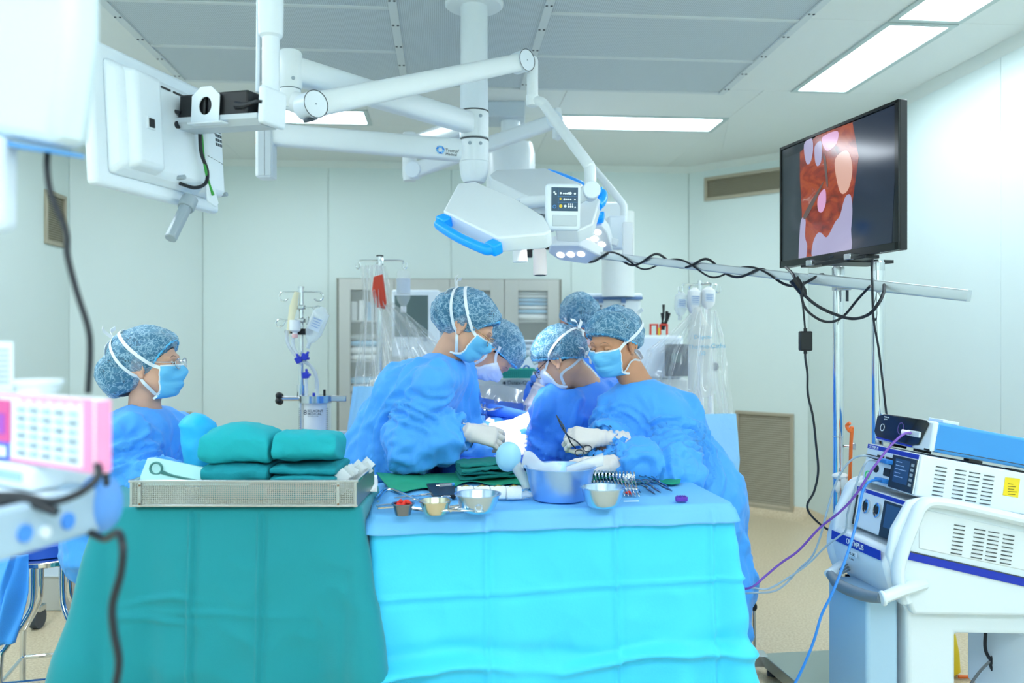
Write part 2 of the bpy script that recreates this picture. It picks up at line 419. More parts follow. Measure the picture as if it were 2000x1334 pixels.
poly_c([(1.903, 5.533), (2.297, VC+.55), (CRU, VB), (1.903, VB)])
# light fittings
LITE = mat('light_diffuser', '#e9f5ff', .5, emit=LIGHT_E)
FRM = mat('light_frame', '#b9c9c6', .4)
where = ['over the right side, second from the back', 'over the right side, nearest the frame top']
for i, (u0, u1, v0, v1) in enumerate(LIGHTS):
    lab = {0: 'long white ceiling light panel above the wall television', 1: 'white ceiling light panel cut by the top edge, nearer than the other right one',
           8: 'wide white ceiling light panel at the back right, beyond the lamp arms', 9: 'white ceiling light panel at the back left, behind the monitor arm'}.get(i,
           'white ceiling light panel out of view above the near part of the room')
    t = thing('ceiling_light', R((u0+u1)/2, (v0+v1)/2, HC-.002), lab, 'light', 'recessed ceiling light panels')
    f = MB(); k = .033
    for a in ((u0-k, u1+k, v0-k, v0), (u0-k, u1+k, v1, v1+k), (u0-k, u0, v0, v1), (u1, u1+k, v0, v1)): cbox(*a, HC-.008, HC+.018, f)
    f.build('frame', FRM, t, bevel=.002)
    cbox(u0, u1, v0, v1, HC-.001, HC+.012).build('diffuser', LITE, t)
# air grilles
GRB = mat('grille_bronze', '#b5ad99', .5, .35, bump=.02); GRD = mat('grille_dark', '#77735f', .6, .3)
def grille(a, d, n, wd, z0, z1, label, pitch, horiz=True, fine=None):
    t = thing('vent_grille', a+d*(wd/2)+V(0,0,z0), label, 'vent', 'metal air grilles in the walls')
    h = z1-z0; f = MB(); k = .028; ax = (d, n, UP)
    c0 = a+V(0,0,z0)
    f.box(c0+d*(wd/2)+UP*(k/2)+n*.01, (wd, .02, k), ax).box(c0+d*(wd/2)+UP*(h-k/2)+n*.01, (wd, .02, k), ax)
    f.box(c0+d*(k/2)+UP*(h/2)+n*.01, (k, .02, h-2*k), ax).box(c0+d*(wd-k/2)+UP*(h/2)+n*.01, (k, .02, h-2*k), ax)
    f.build('frame', GRB, t, bevel=.003)
    MB().box(c0+d*(wd/2)+UP*(h/2)+n*.002, (wd-2*k, .003, h-2*k), ax).build('back_plate', GRD, t)
    s = n*.007
    cnt = int((h-2*k)/pitch)
    sl = MB().box(V(0,0,0), (wd-2*k, .002, pitch*.62), (d, (n*.8+UP*.6).normalized(), (UP*.8-n*.6).normalized()))
    first = None
    for i in range(cnt):
        pos = c0+d*(wd/2)+UP*(k+pitch*(i+.5))+s-ORG[t.name]
        if first is None:
            first = sl; o = MB(); o.v, o.f, o.mi = sl.v, sl.f, sl.mi; g = o.build('slat', GRB); g.parent = t; g.location = pos; first = g
        else:
            g = first.copy(); COL.objects.link(g); g.location = pos
    return t
A, B = R(CRU, VB, 0), R(UR, VC, 0); dch = (B-A).normalized(); nch = V(-dch.y, dch.x, 0); nch = nch if nch.y < 0 else -nch; LC = (B-A).length
grille(A+dch*(LC*.42), dch, nch, LC*.47, .05, .83, 'tall metal return air grille low on the right angled wall', .018)
grille(A+dch*(LC*.15), dch, nch, LC*.75, 2.59, 2.79, 'long narrow metal air grille high on the wall behind the television', .014)
A2, B2 = R(CLU, VB, 0), R(UL, VC, 0); d2 = (B2-A2).normalized(); n2 = V(d2.y, -d2.x, 0); n2 = n2 if n2.y < 0 else -n2
grille(A2+d2*(LC*.1), d2, n2, LC*.47, .05, .83, 'metal return air grille low on the left angled wall behind the seated nurse', .018)
d3 = -RV
grille(R(UL, 6.3, 0), d3, RU, .31, 2.07, 2.44, 'small grey air grille high on the left wall beside the hanging cable', .016)
# ================================================================== ceiling column, arms, surgical lamps
def ring(c, X, Y, rx_, ry_=None, n=20, p=2.0):
    ry_ = rx_ if ry_ is None else ry_; out = []
    for k in range(n):
        a = 2*math.pi*(k+.5)/n; ca, sa = math.cos(a), math.sin(a)
        out.append(c+X*(rx_*math.copysign(abs(ca)**(2/p), ca))+Y*(ry_*math.copysign(abs(sa)**(2/p), sa)))
    return out
def arm(mb, a, b, w1, h1, w2=None, h2=None, p=4):    # a tapering box-section arm
    a, b = Vector(a), Vector(b); w2 = w2 or w1; h2 = h2 or h1; x, y, d = basis(b-a)
    return mb.loft([ring(a, x, y, w1/2, h1/2, p=p), ring(b, x, y, w2/2, h2/2, p=p)])
boom = thing('ceiling_column', P(926, 0, 3.4)*1+V(0,0,0), 'white ceiling column with stacked hubs carrying the lamp and monitor arms', 'column')
D0 = 3.4; ax_ = P(926, 250, D0); cx, cyy = ax_.x, ax_.y
zz = lambda py, d=D0: CAMH+(667-py)*d/1500
MB().cyl((cx, cyy, zz(222)), (cx, cyy, HC+.01), .06, n=32).build('column_tube', WHITE, boom)
MB().lathe([(.062, zz(258)), (.062, zz(160)), (.0605, zz(158))], (cx, cyy, 0), 32).build('sleeve', WHITE2, boom)
MB().lathe([(.0, HC-.02), (.12, HC-.02), (.13, HC-.012), (.13, HC)], (cx, cyy, 0), 32).build('ceiling_flange', WHITE, boom)
for y0, y1 in ((219, 272), (274.5, 318)):
    h = MB().lathe([(.06, zz(y1)), (.064, zz(y1)+.004), (.064, zz(y0)-.004), (.06, zz(y0))], (cx, cyy, 0), 32).build('hub', WHITE, boom)
    for q in (-.9, .35):
        dr = V(math.sin(q)*.7+.3, -1, 0).normalized()
        s = V(cx, cyy, (zz(y0)*.75+zz(y1)*.25))+dr*.063
        MB().cyl(s, s+dr*.003, .008, n=10).build('screw', GREY, h)
MB().lathe([(.0, zz(357)), (.045, zz(357)), (.056, zz(350)), (.063, zz(334)), (.066, zz(318))], (cx, cyy, 0), 32).build('hub_cap', WHITE, boom)
for y in (219, 273.5): MB().lathe([(.0605, zz(y)-.0025), (.0652, zz(y)-.0025), (.0652, zz(y)+.0025), (.0605, zz(y)+.0025)], (cx, cyy, 0), 32, closed=True).build('seam_ring', SEAM, boom)
# arm A : to the left, carries the monitor
aA = V(cx, cyy, zz(296)); bA = P(520, 262, 3.4)
mb = MB(); arm(mb, aA, bA, .075, .098, .07, .098); A_ = mb.build('swing_arm', WHITE, boom)
xA, yA, dA = basis(bA-aA)
q = onp(866, 293, aA+V(0,-.039,0), V(dA.y, -dA.x, 0))
nA = V(dA.y, -dA.x, 0).normalized(); nA = nA if nA.y < 0 else -nA
rA = -dA; base = aA+nA*.0385
def onA(px, py): return onp(px, py, base, nA)
text('Trumpf', .0195, onA(869.5, 296), rA, UP, TXT, A_); text('Medical', .0165, onA(870, 303), rA, UP, TXT, A_)
lg = MB(); cl_ = onA(860, 292.5)
for k in range(6):
    a0, a1 = math.radians(60*k+4), math.radians(60*k+56)
    pt = lambda a, r: cl_+rA*(r*math.cos(a))+UP*(r*math.sin(a))
    lg.cur = k % 2; lg.prism([pt(a0, .0105), pt(a0, .0195), pt(a1, .0195), pt(a1, .0105)], nA*.0012)
lg.build('logo', [mat('logo_blue', '#2b8ee6', .5), mat('logo_light_blue', '#69b9f5', .5)], A_)
mb = MB(); c = P(520, 298, 3.4)
mb.box(c, (.075, .09, .235)); mb.build('end_housing', WHITE, boom, bevel=.012, seg=3)
mb = MB().box(c+V(.006, -.046, -.005), (.056, .003, .21)); mb.build('end_cover', LGREY, boom, bevel=.001)
MB().box(c+V(.006, -.048, -.005), (.0015, .001, .21)).build('seam_ring', SEAM, boom)
MB().box(c+V(-.0385, -.02, .045), (.002, .022, .028)).build('warning_sticker', mat('orange_sticker', '#f0a020', .5), boom)
# arm B : up and left to the vertical joint, then the spring arm back to the right
jB = P(567, 136, 2.5); aB = V(cx, cyy, zz(243))
mb = MB(); arm(mb, aB, jB, .07, .092, .07, .088); mb.build('swing_arm', WHITE, boom)
mb = MB().lathe([(.0, zz(174, 2.5)), (.035, zz(174, 2.5)), (.038, zz(170, 2.5)), (.038, zz(106, 2.5)), (.034, zz(101, 2.5)), (0, zz(100, 2.5))], (jB.x, jB.y, 0), 28)
jj = mb.build('joint', WHITE, boom)
MB().cyl(jB+V(.018, -.0335, -.038), jB+V(.019, -.037, -.038), .006, n=10).build('screw', GREY, jj)
mb = MB().lathe([(.0, zz(176, 2.5)), (.034, zz(176, 2.5)), (.034, zz(194, 2.5)), (.03, zz(212, 2.5)), (0, zz(213, 2.5))], (jB.x, jB.y, 0), 28)
piv = P(606, 207, 2.47)
arm(mb, V(jB.x, jB.y, zz(196, 2.5)), piv+V(-.02, .02, .005), .06, .066, .06, .07, p=3); mb.build('elbow', WHITE, boom)
sB = P(1018, 121, 3.1)
sd = (sB-piv).normalized(); sn = V(sd.y, -sd.x, 0).normalized(); sn = sn if sn.y < 0 else -sn
mb = MB(); arm(mb, piv+sd*.01, sB, .06, .078, .056, .068, p=3.5); sp = mb.build('spring_arm', WHITE, boom)
for c, r in ((piv, .0435), (sB, .043)):
    MB().cyl(c+sn*.034, c-sn*.034, r, n=36).build('pivot_disc', WHITE2, sp, bevel=.003)
    MB().cyl(c+sn*.0345, c+sn*.0355, .003, n=8).build('pivot_pin', GREY, sp)
    MB().lathe([(r-.001, .0338), (r+.0012, .0338), (r+.0012, .0348), (r-.001, .0348)], c, 36, (basis(sn)[0], basis(sn)[1], basis(sn)[2]), closed=True).build('seam_ring', SEAM, sp)
MB().box(piv+V(.002, -.005, -.045), (.04, .03, .012), (sd, sn, sd.cross(sn))).build('end_stop', DGREY, sp, bevel=.003)
# drop joint of the lamp
jD = P(1040, 150, 3.13)
mb = MB().lathe([(0, zz(207, 3.13)), (.024, zz(207, 3.13)), (.027, zz(203, 3.13)), (.027, zz(187, 3.13)), (.0235, zz(186, 3.13)), (.0235, zz(118, 3.13)), (.018, zz(112, 3.13)), (0, zz(111, 3.13))], (jD.x, jD.y, 0), 24)
mb.build('drop_joint', WHITE, boom)
# the second spring arm, behind the column
jC = P(800, 330, 4.2); eC = P(1085, 236, 4.05); hC = V(cx, cyy, zz(238))
mb = MB(); arm(mb, V(cx, cyy, zz(240)), P(812, 280, 4.25), .075, .09, .07, .085); mb.build('swing_arm', WHITE, boom)
mb = MB().lathe([(0, zz(352, 4.2)), (.034, zz(352, 4.2)), (.04, zz(340, 4.2)), (.04, zz(262, 4.2)), (.036, zz(258, 4.2)), (0, zz(257, 4.2))], (P(800, 300, 4.22).x, P(800, 300, 4.22).y, 0), 24)
mb.build('elbow', WHITE, boom)
sd2 = (eC-jC).normalized(); sn2 = V(sd2.y, -sd2.x, 0).normalized(); sn2 = sn2 if sn2.y < 0 else -sn2
jC2 = jC+V(.03, -.03, -.015)
mb = MB(); arm(mb, jC2, eC, .06, .085, .06, .075, p=3.5); sp2 = mb.build('spring_arm', WHITE, boom)
for c in (jC2, eC): MB().cyl(c+sn2*.034, c-sn2*.034, .044, n=30).build('pivot_disc', WHITE2, sp2, bevel=.003)
mb = MB().lathe([(0, zz(272, 4.05)), (.022, zz(272, 4.05)), (.025, zz(269, 4.05)), (.025, zz(225, 4.05)), (.02, zz(212, 4.05)), (0, zz(211, 4.05))], (eC.x+.008, eC.y, 0), 20)
mb.build('drop_joint', WHITE, boom)
# ---- lamp with the control panel
lamp = thing('surgical_lamp', jD+V(0,0,-.1), 'large white surgical lamp with blue grips and a control panel, tilted over the patient', 'lamp')
k1 = P(1148, 322, 2.85); k2 = P(1155, 372, 2.8)
MB().tube([P(1036, 198, 3.13), P(1058, 200, 3.11), P(1075, 222, 3.08), P(1142, 312, 2.87), P(1152, 330, 2.85), P(1153, 372, 2.81)], [.02, .021, .021, .021, .022, .022], n=16, sm=7).build('yoke', WHITE, lamp)
f1 = V(.1, .62, -.78).normalized()
cJ = P(1154, 374, 2.8)
MB().cyl(cJ+V(0,-.04,0), cJ+V(0,.04,0), .032, n=28).build('yoke_joint', WHITE2, lamp, bevel=.004)
MB().cyl(cJ+V(-.01, 0, -.0), P(1125, 386, 2.8), .027, n=24).build('joint_arm', WHITE, lamp)
L1 = P(970, 425, 2.72)
back = -f1
def lamp_head(name, pts, d0, grips, par, rim=.055, inset=.03, nrm=None, fronts=True, back=back):
    n = nrm or back; pl = [onp(x, y, d0, n) for x, y in pts]
    c = sum(pl, V(0,0,0))/len(pl); body = MB()
    top = [c+(p-c)*.985+n*.006 for p in pl]; bot = [p-n*rim for p in pl]
    body.loft([top, pl, bot]); h = body.build(name, WHITE, par, bevel=.008, seg=3)
    if fronts:
        gl = [c+(p-c)*.92-n*(rim+.0015) for p in pl]
        MB().prism(gl, n*.006).build('lens_cover', GLASSY, h)
        lb = MB(); xs, ys, _ = basis(n); rr = max((p-c).length for p in pl)
        for i in range(-4, 5):
            for j in range(-4, 5):
                q = c+xs*(i*.05+(j % 2)*.025)+ys*(j*.044)
                ang = sum(1 for a in range(len(pl)) if (pl[(a+1) % len(pl)]-pl[a]).cross(q-pl[a]).dot(n) > 0)
                if ang in (0, len(pl)) and all(((q-pl[a])-(pl[(a+1) % len(pl)]-pl[a]).normalized()*(q-pl[a]).dot((pl[(a+1) % len(pl)]-pl[a]).normalized())).length > .03 for a in range(len(pl))):
                    lb.cyl(q-n*(rim+.001), q-n*(rim+.005), .017, .019, n=10)
        if lb.v: lb.build('light_lenses', LENS, h)['kind'] = 'stuff'
    for g in grips:
        a, b = [onp(x, y, d0, n) for x, y in g[:2]]; o = g[2]; out = (a+b)/2-c; out = (out-n*out.dot(n)).normalized()
        dn = -n*(rim*.45); t = (b-a)
        gp = [a+dn, a+dn+out*o, a+dn+out*(o+.012)+t*.06, (a+b)/2+dn+out*(o+.02), b+dn+out*(o+.012)-t*.06, b+dn+out*o, b+dn]
        MB().tube(gp, .0185, n=14, sm=5).build('grip', BLUEH, h)
        for e_ in (a, b): MB().box(e_+dn+out*.006, (.05, .04, .045), (t.normalized(), out, n)).build('grip_mount', BLUEH, h, bevel=.008)
    return h
GLASSY = mat('lamp_front_glass', '#dfe8ee', .1, spec=.8)
LENS = mat('lamp_lens', '#fff6ee', .15, emit=1.2)
lamp_head('lamp_wing', [(895, 360), (928, 356), (1011, 392), (1062, 424), (1077, 452), (1066, 459), (971, 467), (866, 414)], L1, [((868, 420), (966, 470), .022)], lamp)
L2 = P(1048, 365, 3.05)
f2 = V(.05, .35, -.93).normalized()
lamp_head('lamp_wing', [(955, 345), (968, 334), (1066, 331), (1138, 362), (1128, 380), (1075, 392), (1030, 386), (960, 352)], L2, [((1070, 331), (1138, 360), .02)], lamp, nrm=-f2)
L3 = P(1135, 425, 2.95)
lamp_head('lamp_wing', [(1095, 395), (1130, 372), (1160, 380), (1172, 392), (1158, 440), (1130, 452), (1085, 450)], L3, [((1170, 372), (1168, 392), .012)], lamp, rim=.05)
ctr = P(1045, 420, 2.95)
MB().lathe([(0, -.035), (.1, -.035), (.115, -.02), (.115, .02), (.1, .035), (0, .035)], ctr, 28, basis(back)).build('lamp_core', LGREY, lamp)
MB().tube([P(1020, 397, 2.84), P(1045, 394, 2.82), P(1072, 391, 2.8), P(1110, 388, 2.79)], .023, n=16, sm=4).build('lamp_arm', WHITE, lamp)
MB().tube([P(1010, 395, 2.86), P(1022, 397, 2.84)], [.016, .024], n=16).build('arm_collar', WHITE2, lamp)
# control panel
pn = V(.10, -1, -.04).normalized(); pc = P(1099, 405, 2.7)
pxr = UP.cross(-pn).normalized()*-1; pxr = pxr if pxr.x > 0 else -pxr; pyu = pn.cross(pxr); pyu = pyu if pyu.z > 0 else -pyu
wid, hei = .124, .164
mb = MB(); mb.box(pc, (wid, hei, .034), (pxr, pyu, pn)); pan = mb.build('control_panel', WHITE2, lamp, bevel=.014, seg=4)
sc_ = pc+pn*.0175
PX = lambda x, y, o=0.0: sc_+pxr*x+pyu*y+pn*o
MB().box(PX(.004, .026), (.094, .082, .002), (pxr, pyu, pn)).build('touch_screen', mat('panel_navy', '#31506a', .25), pan)
MB().box(PX(.004, -.048, -.002), (.088, .04, .006), (pxr, pyu, pn)).build('grip_recess', LGREY, pan, bevel=.003)
ic = MB(); 
for x, y, r in ((-.033, .05, .0035), (-.028, .044, .0035), (-.01, .047, .004), (.0, .046, .003), (.006, .046, .003), (.012, .046, .003), (.018, .047, .004), (.024, .047, .005), (.04, .046, .004),
                (.003, .026, .004), (.011, .026, .003), (.018, .026, .003), (.025, .026, .003), (.04, .026, .003), (.006, .002, .005), (.018, .0, .003), (.025, .0, .003), (.032, .0, .003), (.041, -.002, .003)):
    ic.cyl(PX(x, y, .001), PX(x, y, .0022), r, n=8)
for x in (.017, .024, .031): ic.box(PX(x, .008, .0016), (.002, .008, .001), (pxr, pyu, pn))
ic.build('panel_icons', WTXT, pan)['kind'] = 'stuff'
ic = MB()
for x, y, r in ((-.011, .027, .004), (-.01, .002, .006)): ic.cyl(PX(x, y, .001), PX(x, y, .0022), r, n=10)
ic.build('panel_icons', mat('panel_yellow', '#e8c840', .5), pan)['kind'] = 'stuff'
ic = MB().lathe([(.0045, 0), (.0062, 0), (.0062, .001), (.0045, .001)], PX(-.032, .0, .001), 14, (pxr, pyu, pn), closed=True)
for y in (.015, .036): ic.box(PX(.014, y, .0012), (.07, .0006, .0008), (pxr, pyu, pn))
ic.box(PX(-.019, .026, .0012), (.0006, .075, .0008), (pxr, pyu, pn)); ic.build('panel_icons', mat('panel_blue', '#4c9be8', .5), pan)['kind'] = 'stuff'
# sterile handles under the lamp
def ster(px, y0, y1, d, r, par, name, m):
    a = P(px, y0, d); b = P(px+1, y1, d)
    x, y, z = basis(b-a); L = (b-a).length
    return MB().lathe([(r*.7, 0), (r*.92, L*.08), (r*.95, L*.3), (r, L*.98), (r*.88, L), (r*.7, L*.97), (r*.66, L*.9), (0, L*.9)], a, 24, (x, y, z)).build(name, m, par)
PINKW = mat('warm_white_plastic', '#efe6e6', .35)
ster(1054, 484, 538, 2.95, .027, lamp, 'sterile_handle', PINKW)
MB().cyl(P(1055, 537.4, 2.94)+V(0,-.0,0), P(1055, 538.6, 2.94), .021, n=20).build('handle_bore', DGREY, lamp)
ster(1015, 486, 512, 3.05, .03, lamp, 'sterile_handle', WHITE)
# ---- the other lamp, seen from below
lamp2 = thing('surgical_lamp', eC+V(0,0,-.1), 'white surgical lamp behind the control panel, its clear lenses facing down', 'lamp')
MB().tube([eC+V(.008,0,-.09), P(1100, 262, 4.0), P(1155, 324, 3.9), P(1205, 384, 3.8), P(1218, 405, 3.78), P(1217, 440, 3.75)], .018, n=14, sm=7).build('yoke', WHITE, lamp2)
f3 = V(-.35, .15, -1).normalized(); f3 = V(-.2, -.5, -.8).normalized()
c3 = P(1150, 458, 3.6)
h3 = lamp_head('lamp_wing', [(1140, 430), (1178, 425), (1190, 440), (1200, 478), (1150, 468), (1130, 452)], P(1160, 450, 3.62), [((1150, 424), (1172, 420), .012)], lamp2, rim=.05, back=-f3)
h4 = lamp_head('lamp_wing', [(1078, 462), (1135, 462), (1180, 485), (1150, 500), (1095, 492), (1074, 478)], P(1130, 480, 3.6), [], lamp2, rim=.05, back=-f3)
MB().box(P(1205, 455, 3.66), (.09, .05, .16)).build('yoke_bracket', WHITE2, lamp2, bevel=.012)
MB().box(P(1226, 467, 3.6), (.05, .012, .16)).build('side_shield', mat('shield_plastic', '#eef2f4', .2, alpha=.55), lamp2, bevel=.004)
MB().box(P(1185, 470, 3.64), (.11, .04, .035), ((V(1,0,-.25)).normalized(), V(0,1,0), V(.25,0,1).normalized())).build('wing_bracket', WHITE, lamp2, bevel=.006)
def spot(name, loc, tgt, watts, par, ang=28):
    l = bpy.data.lights.new(name, 'SPOT'); l.energy = watts; l.spot_size = math.radians(ang); l.spot_blend = .5; l.shadow_soft_size = .08; l.color = (1, .97, .93)
    o = bpy.data.objects.new(name, l); COL.objects.link(o); o.parent = par; d = Vector(tgt)-Vector(loc)
    o.location = Vector(loc)-ORG[par.name]; o.rotation_euler = d.to_track_quat('-Z', 'Y').to_euler(); return o
FIELD = P(1012, 832, 3.3)
spot('lamp_light', ctr+f1*.12, FIELD, SURG_W, lamp); spot('lamp_light', P(1130, 505, 3.55), FIELD, SURG_W*.6, lamp2)
# ================================================================== monitor on its boom
mon = thing('display_monitor', P(530, 120, 2.2), 'white medical monitor seen from behind on a white drop pole, with a grey handle', 'monitor')
pl_ = P(529, 100, 2.2)
MB().lathe([(.0245, zz(64, 2.2)), (.0245, zz(205, 2.2))], (pl_.x, pl_.y, 0), 24).build('drop_pole', WHITE2, mon)
MB().lathe([(.0245, zz(75, 2.2)), (.033, zz(70, 2.2)), (.035, zz(62, 2.2)), (.035, zz(32, 2.2)), (.0355, zz(31, 2.2)), (.0355, zz(-70, 2.2)), (0, zz(-72, 2.2))], (pl_.x, pl_.y, 0), 24).build('pole_sleeve', WHITE2, mon)
MB().cyl((pl_.x, pl_.y, zz(-72, 2.2)), (pl_.x, pl_.y, HC), .03, n=20).build('upper_pole', WHITE2, mon)
MB().tube([P(505, -80, 2.24), P(504, 90, 2.24), P(503, 180, 2.24)], .006, n=8).build('cable_strip', WHITE2, mon)
# bracket tray: runs left and slightly away
t0 = P(530, 207, 2.17); t1 = P(322, 222, 2.32); td = (t1-t0); tl = td.length; td.normalize(); td2 = V(td.x, td.y, 0).normalized(); tn = V(td2.y, -td2.x, 0); tn = tn if tn.y < 0 else -tn
tu = td.cross(tn); tu = tu if tu.z > 0 else -tu
def TB(a, y, z): return t0+td*a+tn*y+tu*z
br = MB(); br.prism([TB(.02, .035, -.025), TB(.02, .035, -.04), TB(.02, .015, -.055), TB(.02, -.05, -.055), TB(.02, -.05, .04), TB(.02, -.044, .04), TB(.02, -.044, -.048), TB(.02, .012, -.048), TB(.02, .029, -.036), TB(.02, .029, -.025)], td*(tl-.02))
br.build('bracket_tray', LGREY, mon, bevel=.0015)
MB().box(TB(.0, -.005, -.004), (.022, .1, .105), (td, tn, tu)).build('end_plate', WHITE2, mon, bevel=.008, seg=3)
MB().box(TB(tl*.45, -.047, .03), (tl*.9, .006, .02), (td, tn, tu)).build('tray_lip', WHITE2, mon)
MB().box(TB(.17, -.04, -.005), (.29, .006, .08), (td, tn, tu)).build('tray_back', mat('navy_plastic', '#28333f', .5), mon)
for a, L in ((.135, .15), (.268, .10)):
    MB().box(TB(a, 0.0, .004), (L, .06, .078), (td, tn, tu)).build('power_adapter', BLACK, mon, bevel=.006)
cl = MB()
hole = [TB(.205, .038, .002)+td*(.024*math.cos(a))+tu*(.026*math.sin(a)) for a in np.linspace(0, 2*math.pi, 25)[:-1]]
out = []
for i, a in enumerate(np.linspace(0, 2*math.pi, 25)[:-1]):
    x, y = math.cos(a), math.sin(a); r = 1/max(abs(x)/.052, abs(y)/.055); qx, qy = x*r, y*r
    if qy > .03: qx = math.copysign(min(abs(qx), .052-(qy-.03)*1.3), qx)
    out.append(TB(.205, .038, .002)+td*qx+tu*(qy))
vs = hole+out+[p+tn*.004 for p in hole]+[p+tn*.004 for p in out]; n = 24; fs = []
for i in range(n):
    j = (i+1) % n; fs += [(i, j, n+j, n+i), (2*n+i, 3*n+i, 3*n+j, 2*n+j), (i, 2*n+i, 2*n+j, j), (n+i, n+j, 3*n+j, 3*n+i)]
cl.add(vs, fs); cl.build('clamp_plate', WHITE2, mon, bevel=.001)
MB().box(TB(.19, .045, -.05), (.13, .03, .006), (td, tn, tu)).build('clamp_foot', WHITE2, mon, bevel=.003)
MB().tube([TB(.10, .03, -.0), TB(.07, .032, -.002), TB(.04, .03, .004), TB(.012, .045, .002), TB(-.005, .045, .0)], [.012, .008, .006, .005, .005], n=8, sm=5).build('power_lead', RUBBER, mon)
# the monitor itself (plane from four corners)
Tl, Tr, Br, Bl = P(150, 55, 1.97), P(424, 185, 2.5), P(434, 412, 2.5), P(175, 350, 2.0)
Mx = (Tr-Tl); Mx.z = 0; Mx.normalize(); Mn = V(Mx.y, -Mx.x, 0); Mn = Mn if Mn.x > 0 else -Mn     # back faces the camera
b__ = math.radians(3.5); UPm = UP*math.cos(b__)-Mn*math.sin(b__); Mn = Mn*math.cos(b__)+UP*math.sin(b__)
mc = (Tl+Tr+Br+Bl)/4+Mx*.012+V(0,0,-.004); MW = .545; MH = .39
def MP(x, z, o=0.0): return mc+Mx*x+UPm*z+Mn*o
f = MB(); f.box(MP(0, 0, -.02), (MW, .035, MH), (Mx, Mn, UPm)); f.build('rear_frame', WHITE2, mon, bevel=.012, seg=3)
MB().box(MP(0, .005, -.039), (MW-.04, .004, MH-.05), (Mx, Mn, UPm)).build('screen', BLACK, mon)
def bulge(x0, x1, z0, z1, o, mt, name, tp=.03):
    b = MB(); r0 = [MP(x0, z0, -.003), MP(x1, z0, -.003), MP(x1, z1, -.003), MP(x0, z1, -.003)]
    r1_ = [MP(x0+tp, z0+tp, o), MP(x1-tp, z0+tp, o), MP(x1-tp, z1-tp, o), MP(x0+tp, z1-tp, o)]
    b.loft([r0, r1_]); return b.build(name, mt, mon, bevel=.014, seg=3)
bulge(-.235, .25, -.165, .16, .035, WHITE2, 'rear_shell')
bulge(-.2, -.05, -.15, .15, .062, WHITE2, 'rear_bulge', .02)
bulge(.135, .245, -.16, .12, .05, WHITE2, 'rear_bulge', .01)
s1 = MB()
for i in range(5): s1.box(MP(-.02+i*.055, .122, .0355), (.04, .004, .005), (Mx, Mn, UPm))
s1.build('vent_slots', BLACK, mon)['kind'] = 'stuff'
MB().box(MP(-.13, -.01, .063), (.034, .006, .034), (Mx, Mn, UPm)).build('switch_plate', WHITE2, mon, bevel=.002)
MB().box(MP(-.13, -.01, .067), (.02, .006, .024), (Mx, Mn, UPm)).build('power_switch', BLACK, mon, bevel=.001)
for x, z in ((.02, -.13), (.23, -.145)): MB().cyl(MP(x, z, .03), MP(x, z, .055), .007, n=10).build('bolt', GREY, mon)
lb = MB()
for i in range(9): lb.box(MP(.195+(i % 3)*.012, .035-(i//3)*.014, .0505), (.009, .001, .009), (Mx, Mn, UPm))
for i in range(4): lb.box(MP(.2, .06-.007*i, .0505), (.05-.005*i, .001, .002), (Mx, Mn, UPm))
for i in range(6): lb.box(MP(.15+i*.014, -.04-.002*i, .0505), (.009, .001, .0015), (Mx, Mn, UPm))
lb.build('printed_label', TXT, mon)['kind'] = 'stuff'
# handle: plate below the monitor and a grey grip
hp = MB(); hp.prism([MP(.12, -.13, .052), MP(.16, -.13, .052), MP(.17, -.185, .058), MP(.145, -.2, .065), MP(.115, -.185, .058)], Mn*.006)
hp.build('handle_plate', WHITE2, mon, bevel=.002)
ha, hb = P(369, 393, 2.3), P(333, 466, 2.22)
x, y, z = basis(hb-ha); L = (hb-ha).length
MB().lathe([(0, -.01), (.024, -.01), (.025, .025), (.023, .03), (0, .03)], ha, 20, (x, y, z)).build('handle_collar', GREY, mon)
MB().tube([ha, hb], .0185, n=7).build('grip', GREY, mon, bevel=.003)
MB().tube([MP(.095, .07, .06), MP(.1, .02, .058), MP(.105, -.04, .056), MP(.13, -.09, .056), MP(.12, -.13, .055), MP(.08, -.15, .045), MP(.03, -.145, .03)], .0055, n=8, sm=8).build('monitor_cable', RUBBER, mon)
MB().tube([MP(.09, .07, .06), MP(.108, .01, .058), MP(.115, -.05, .056), MP(.132, -.12, .056), MP(.14, -.165, .066)], .0042, n=8, sm=8).build('earth_wire', mat('green_wire', '#2f9a3a', .4), mon)
for x, z in ((.085, .1), (.125, .055)): MB().box(MP(x, z, .052), (.014, .012, .035), (Mx, Mn, UPm)).build('cable_lug', DGREY, mon, bevel=.004)
MB().tube([TB(.31, .03, -.01), TB(.345, .035, -.005), TB(.36, .035, -.03), TB(.34, .035, -.045), TB(.315, .03, -.045)], [.006, .006, .006, .011, .011], n=8, sm=5).build('power_lead', RUBBER, mon)
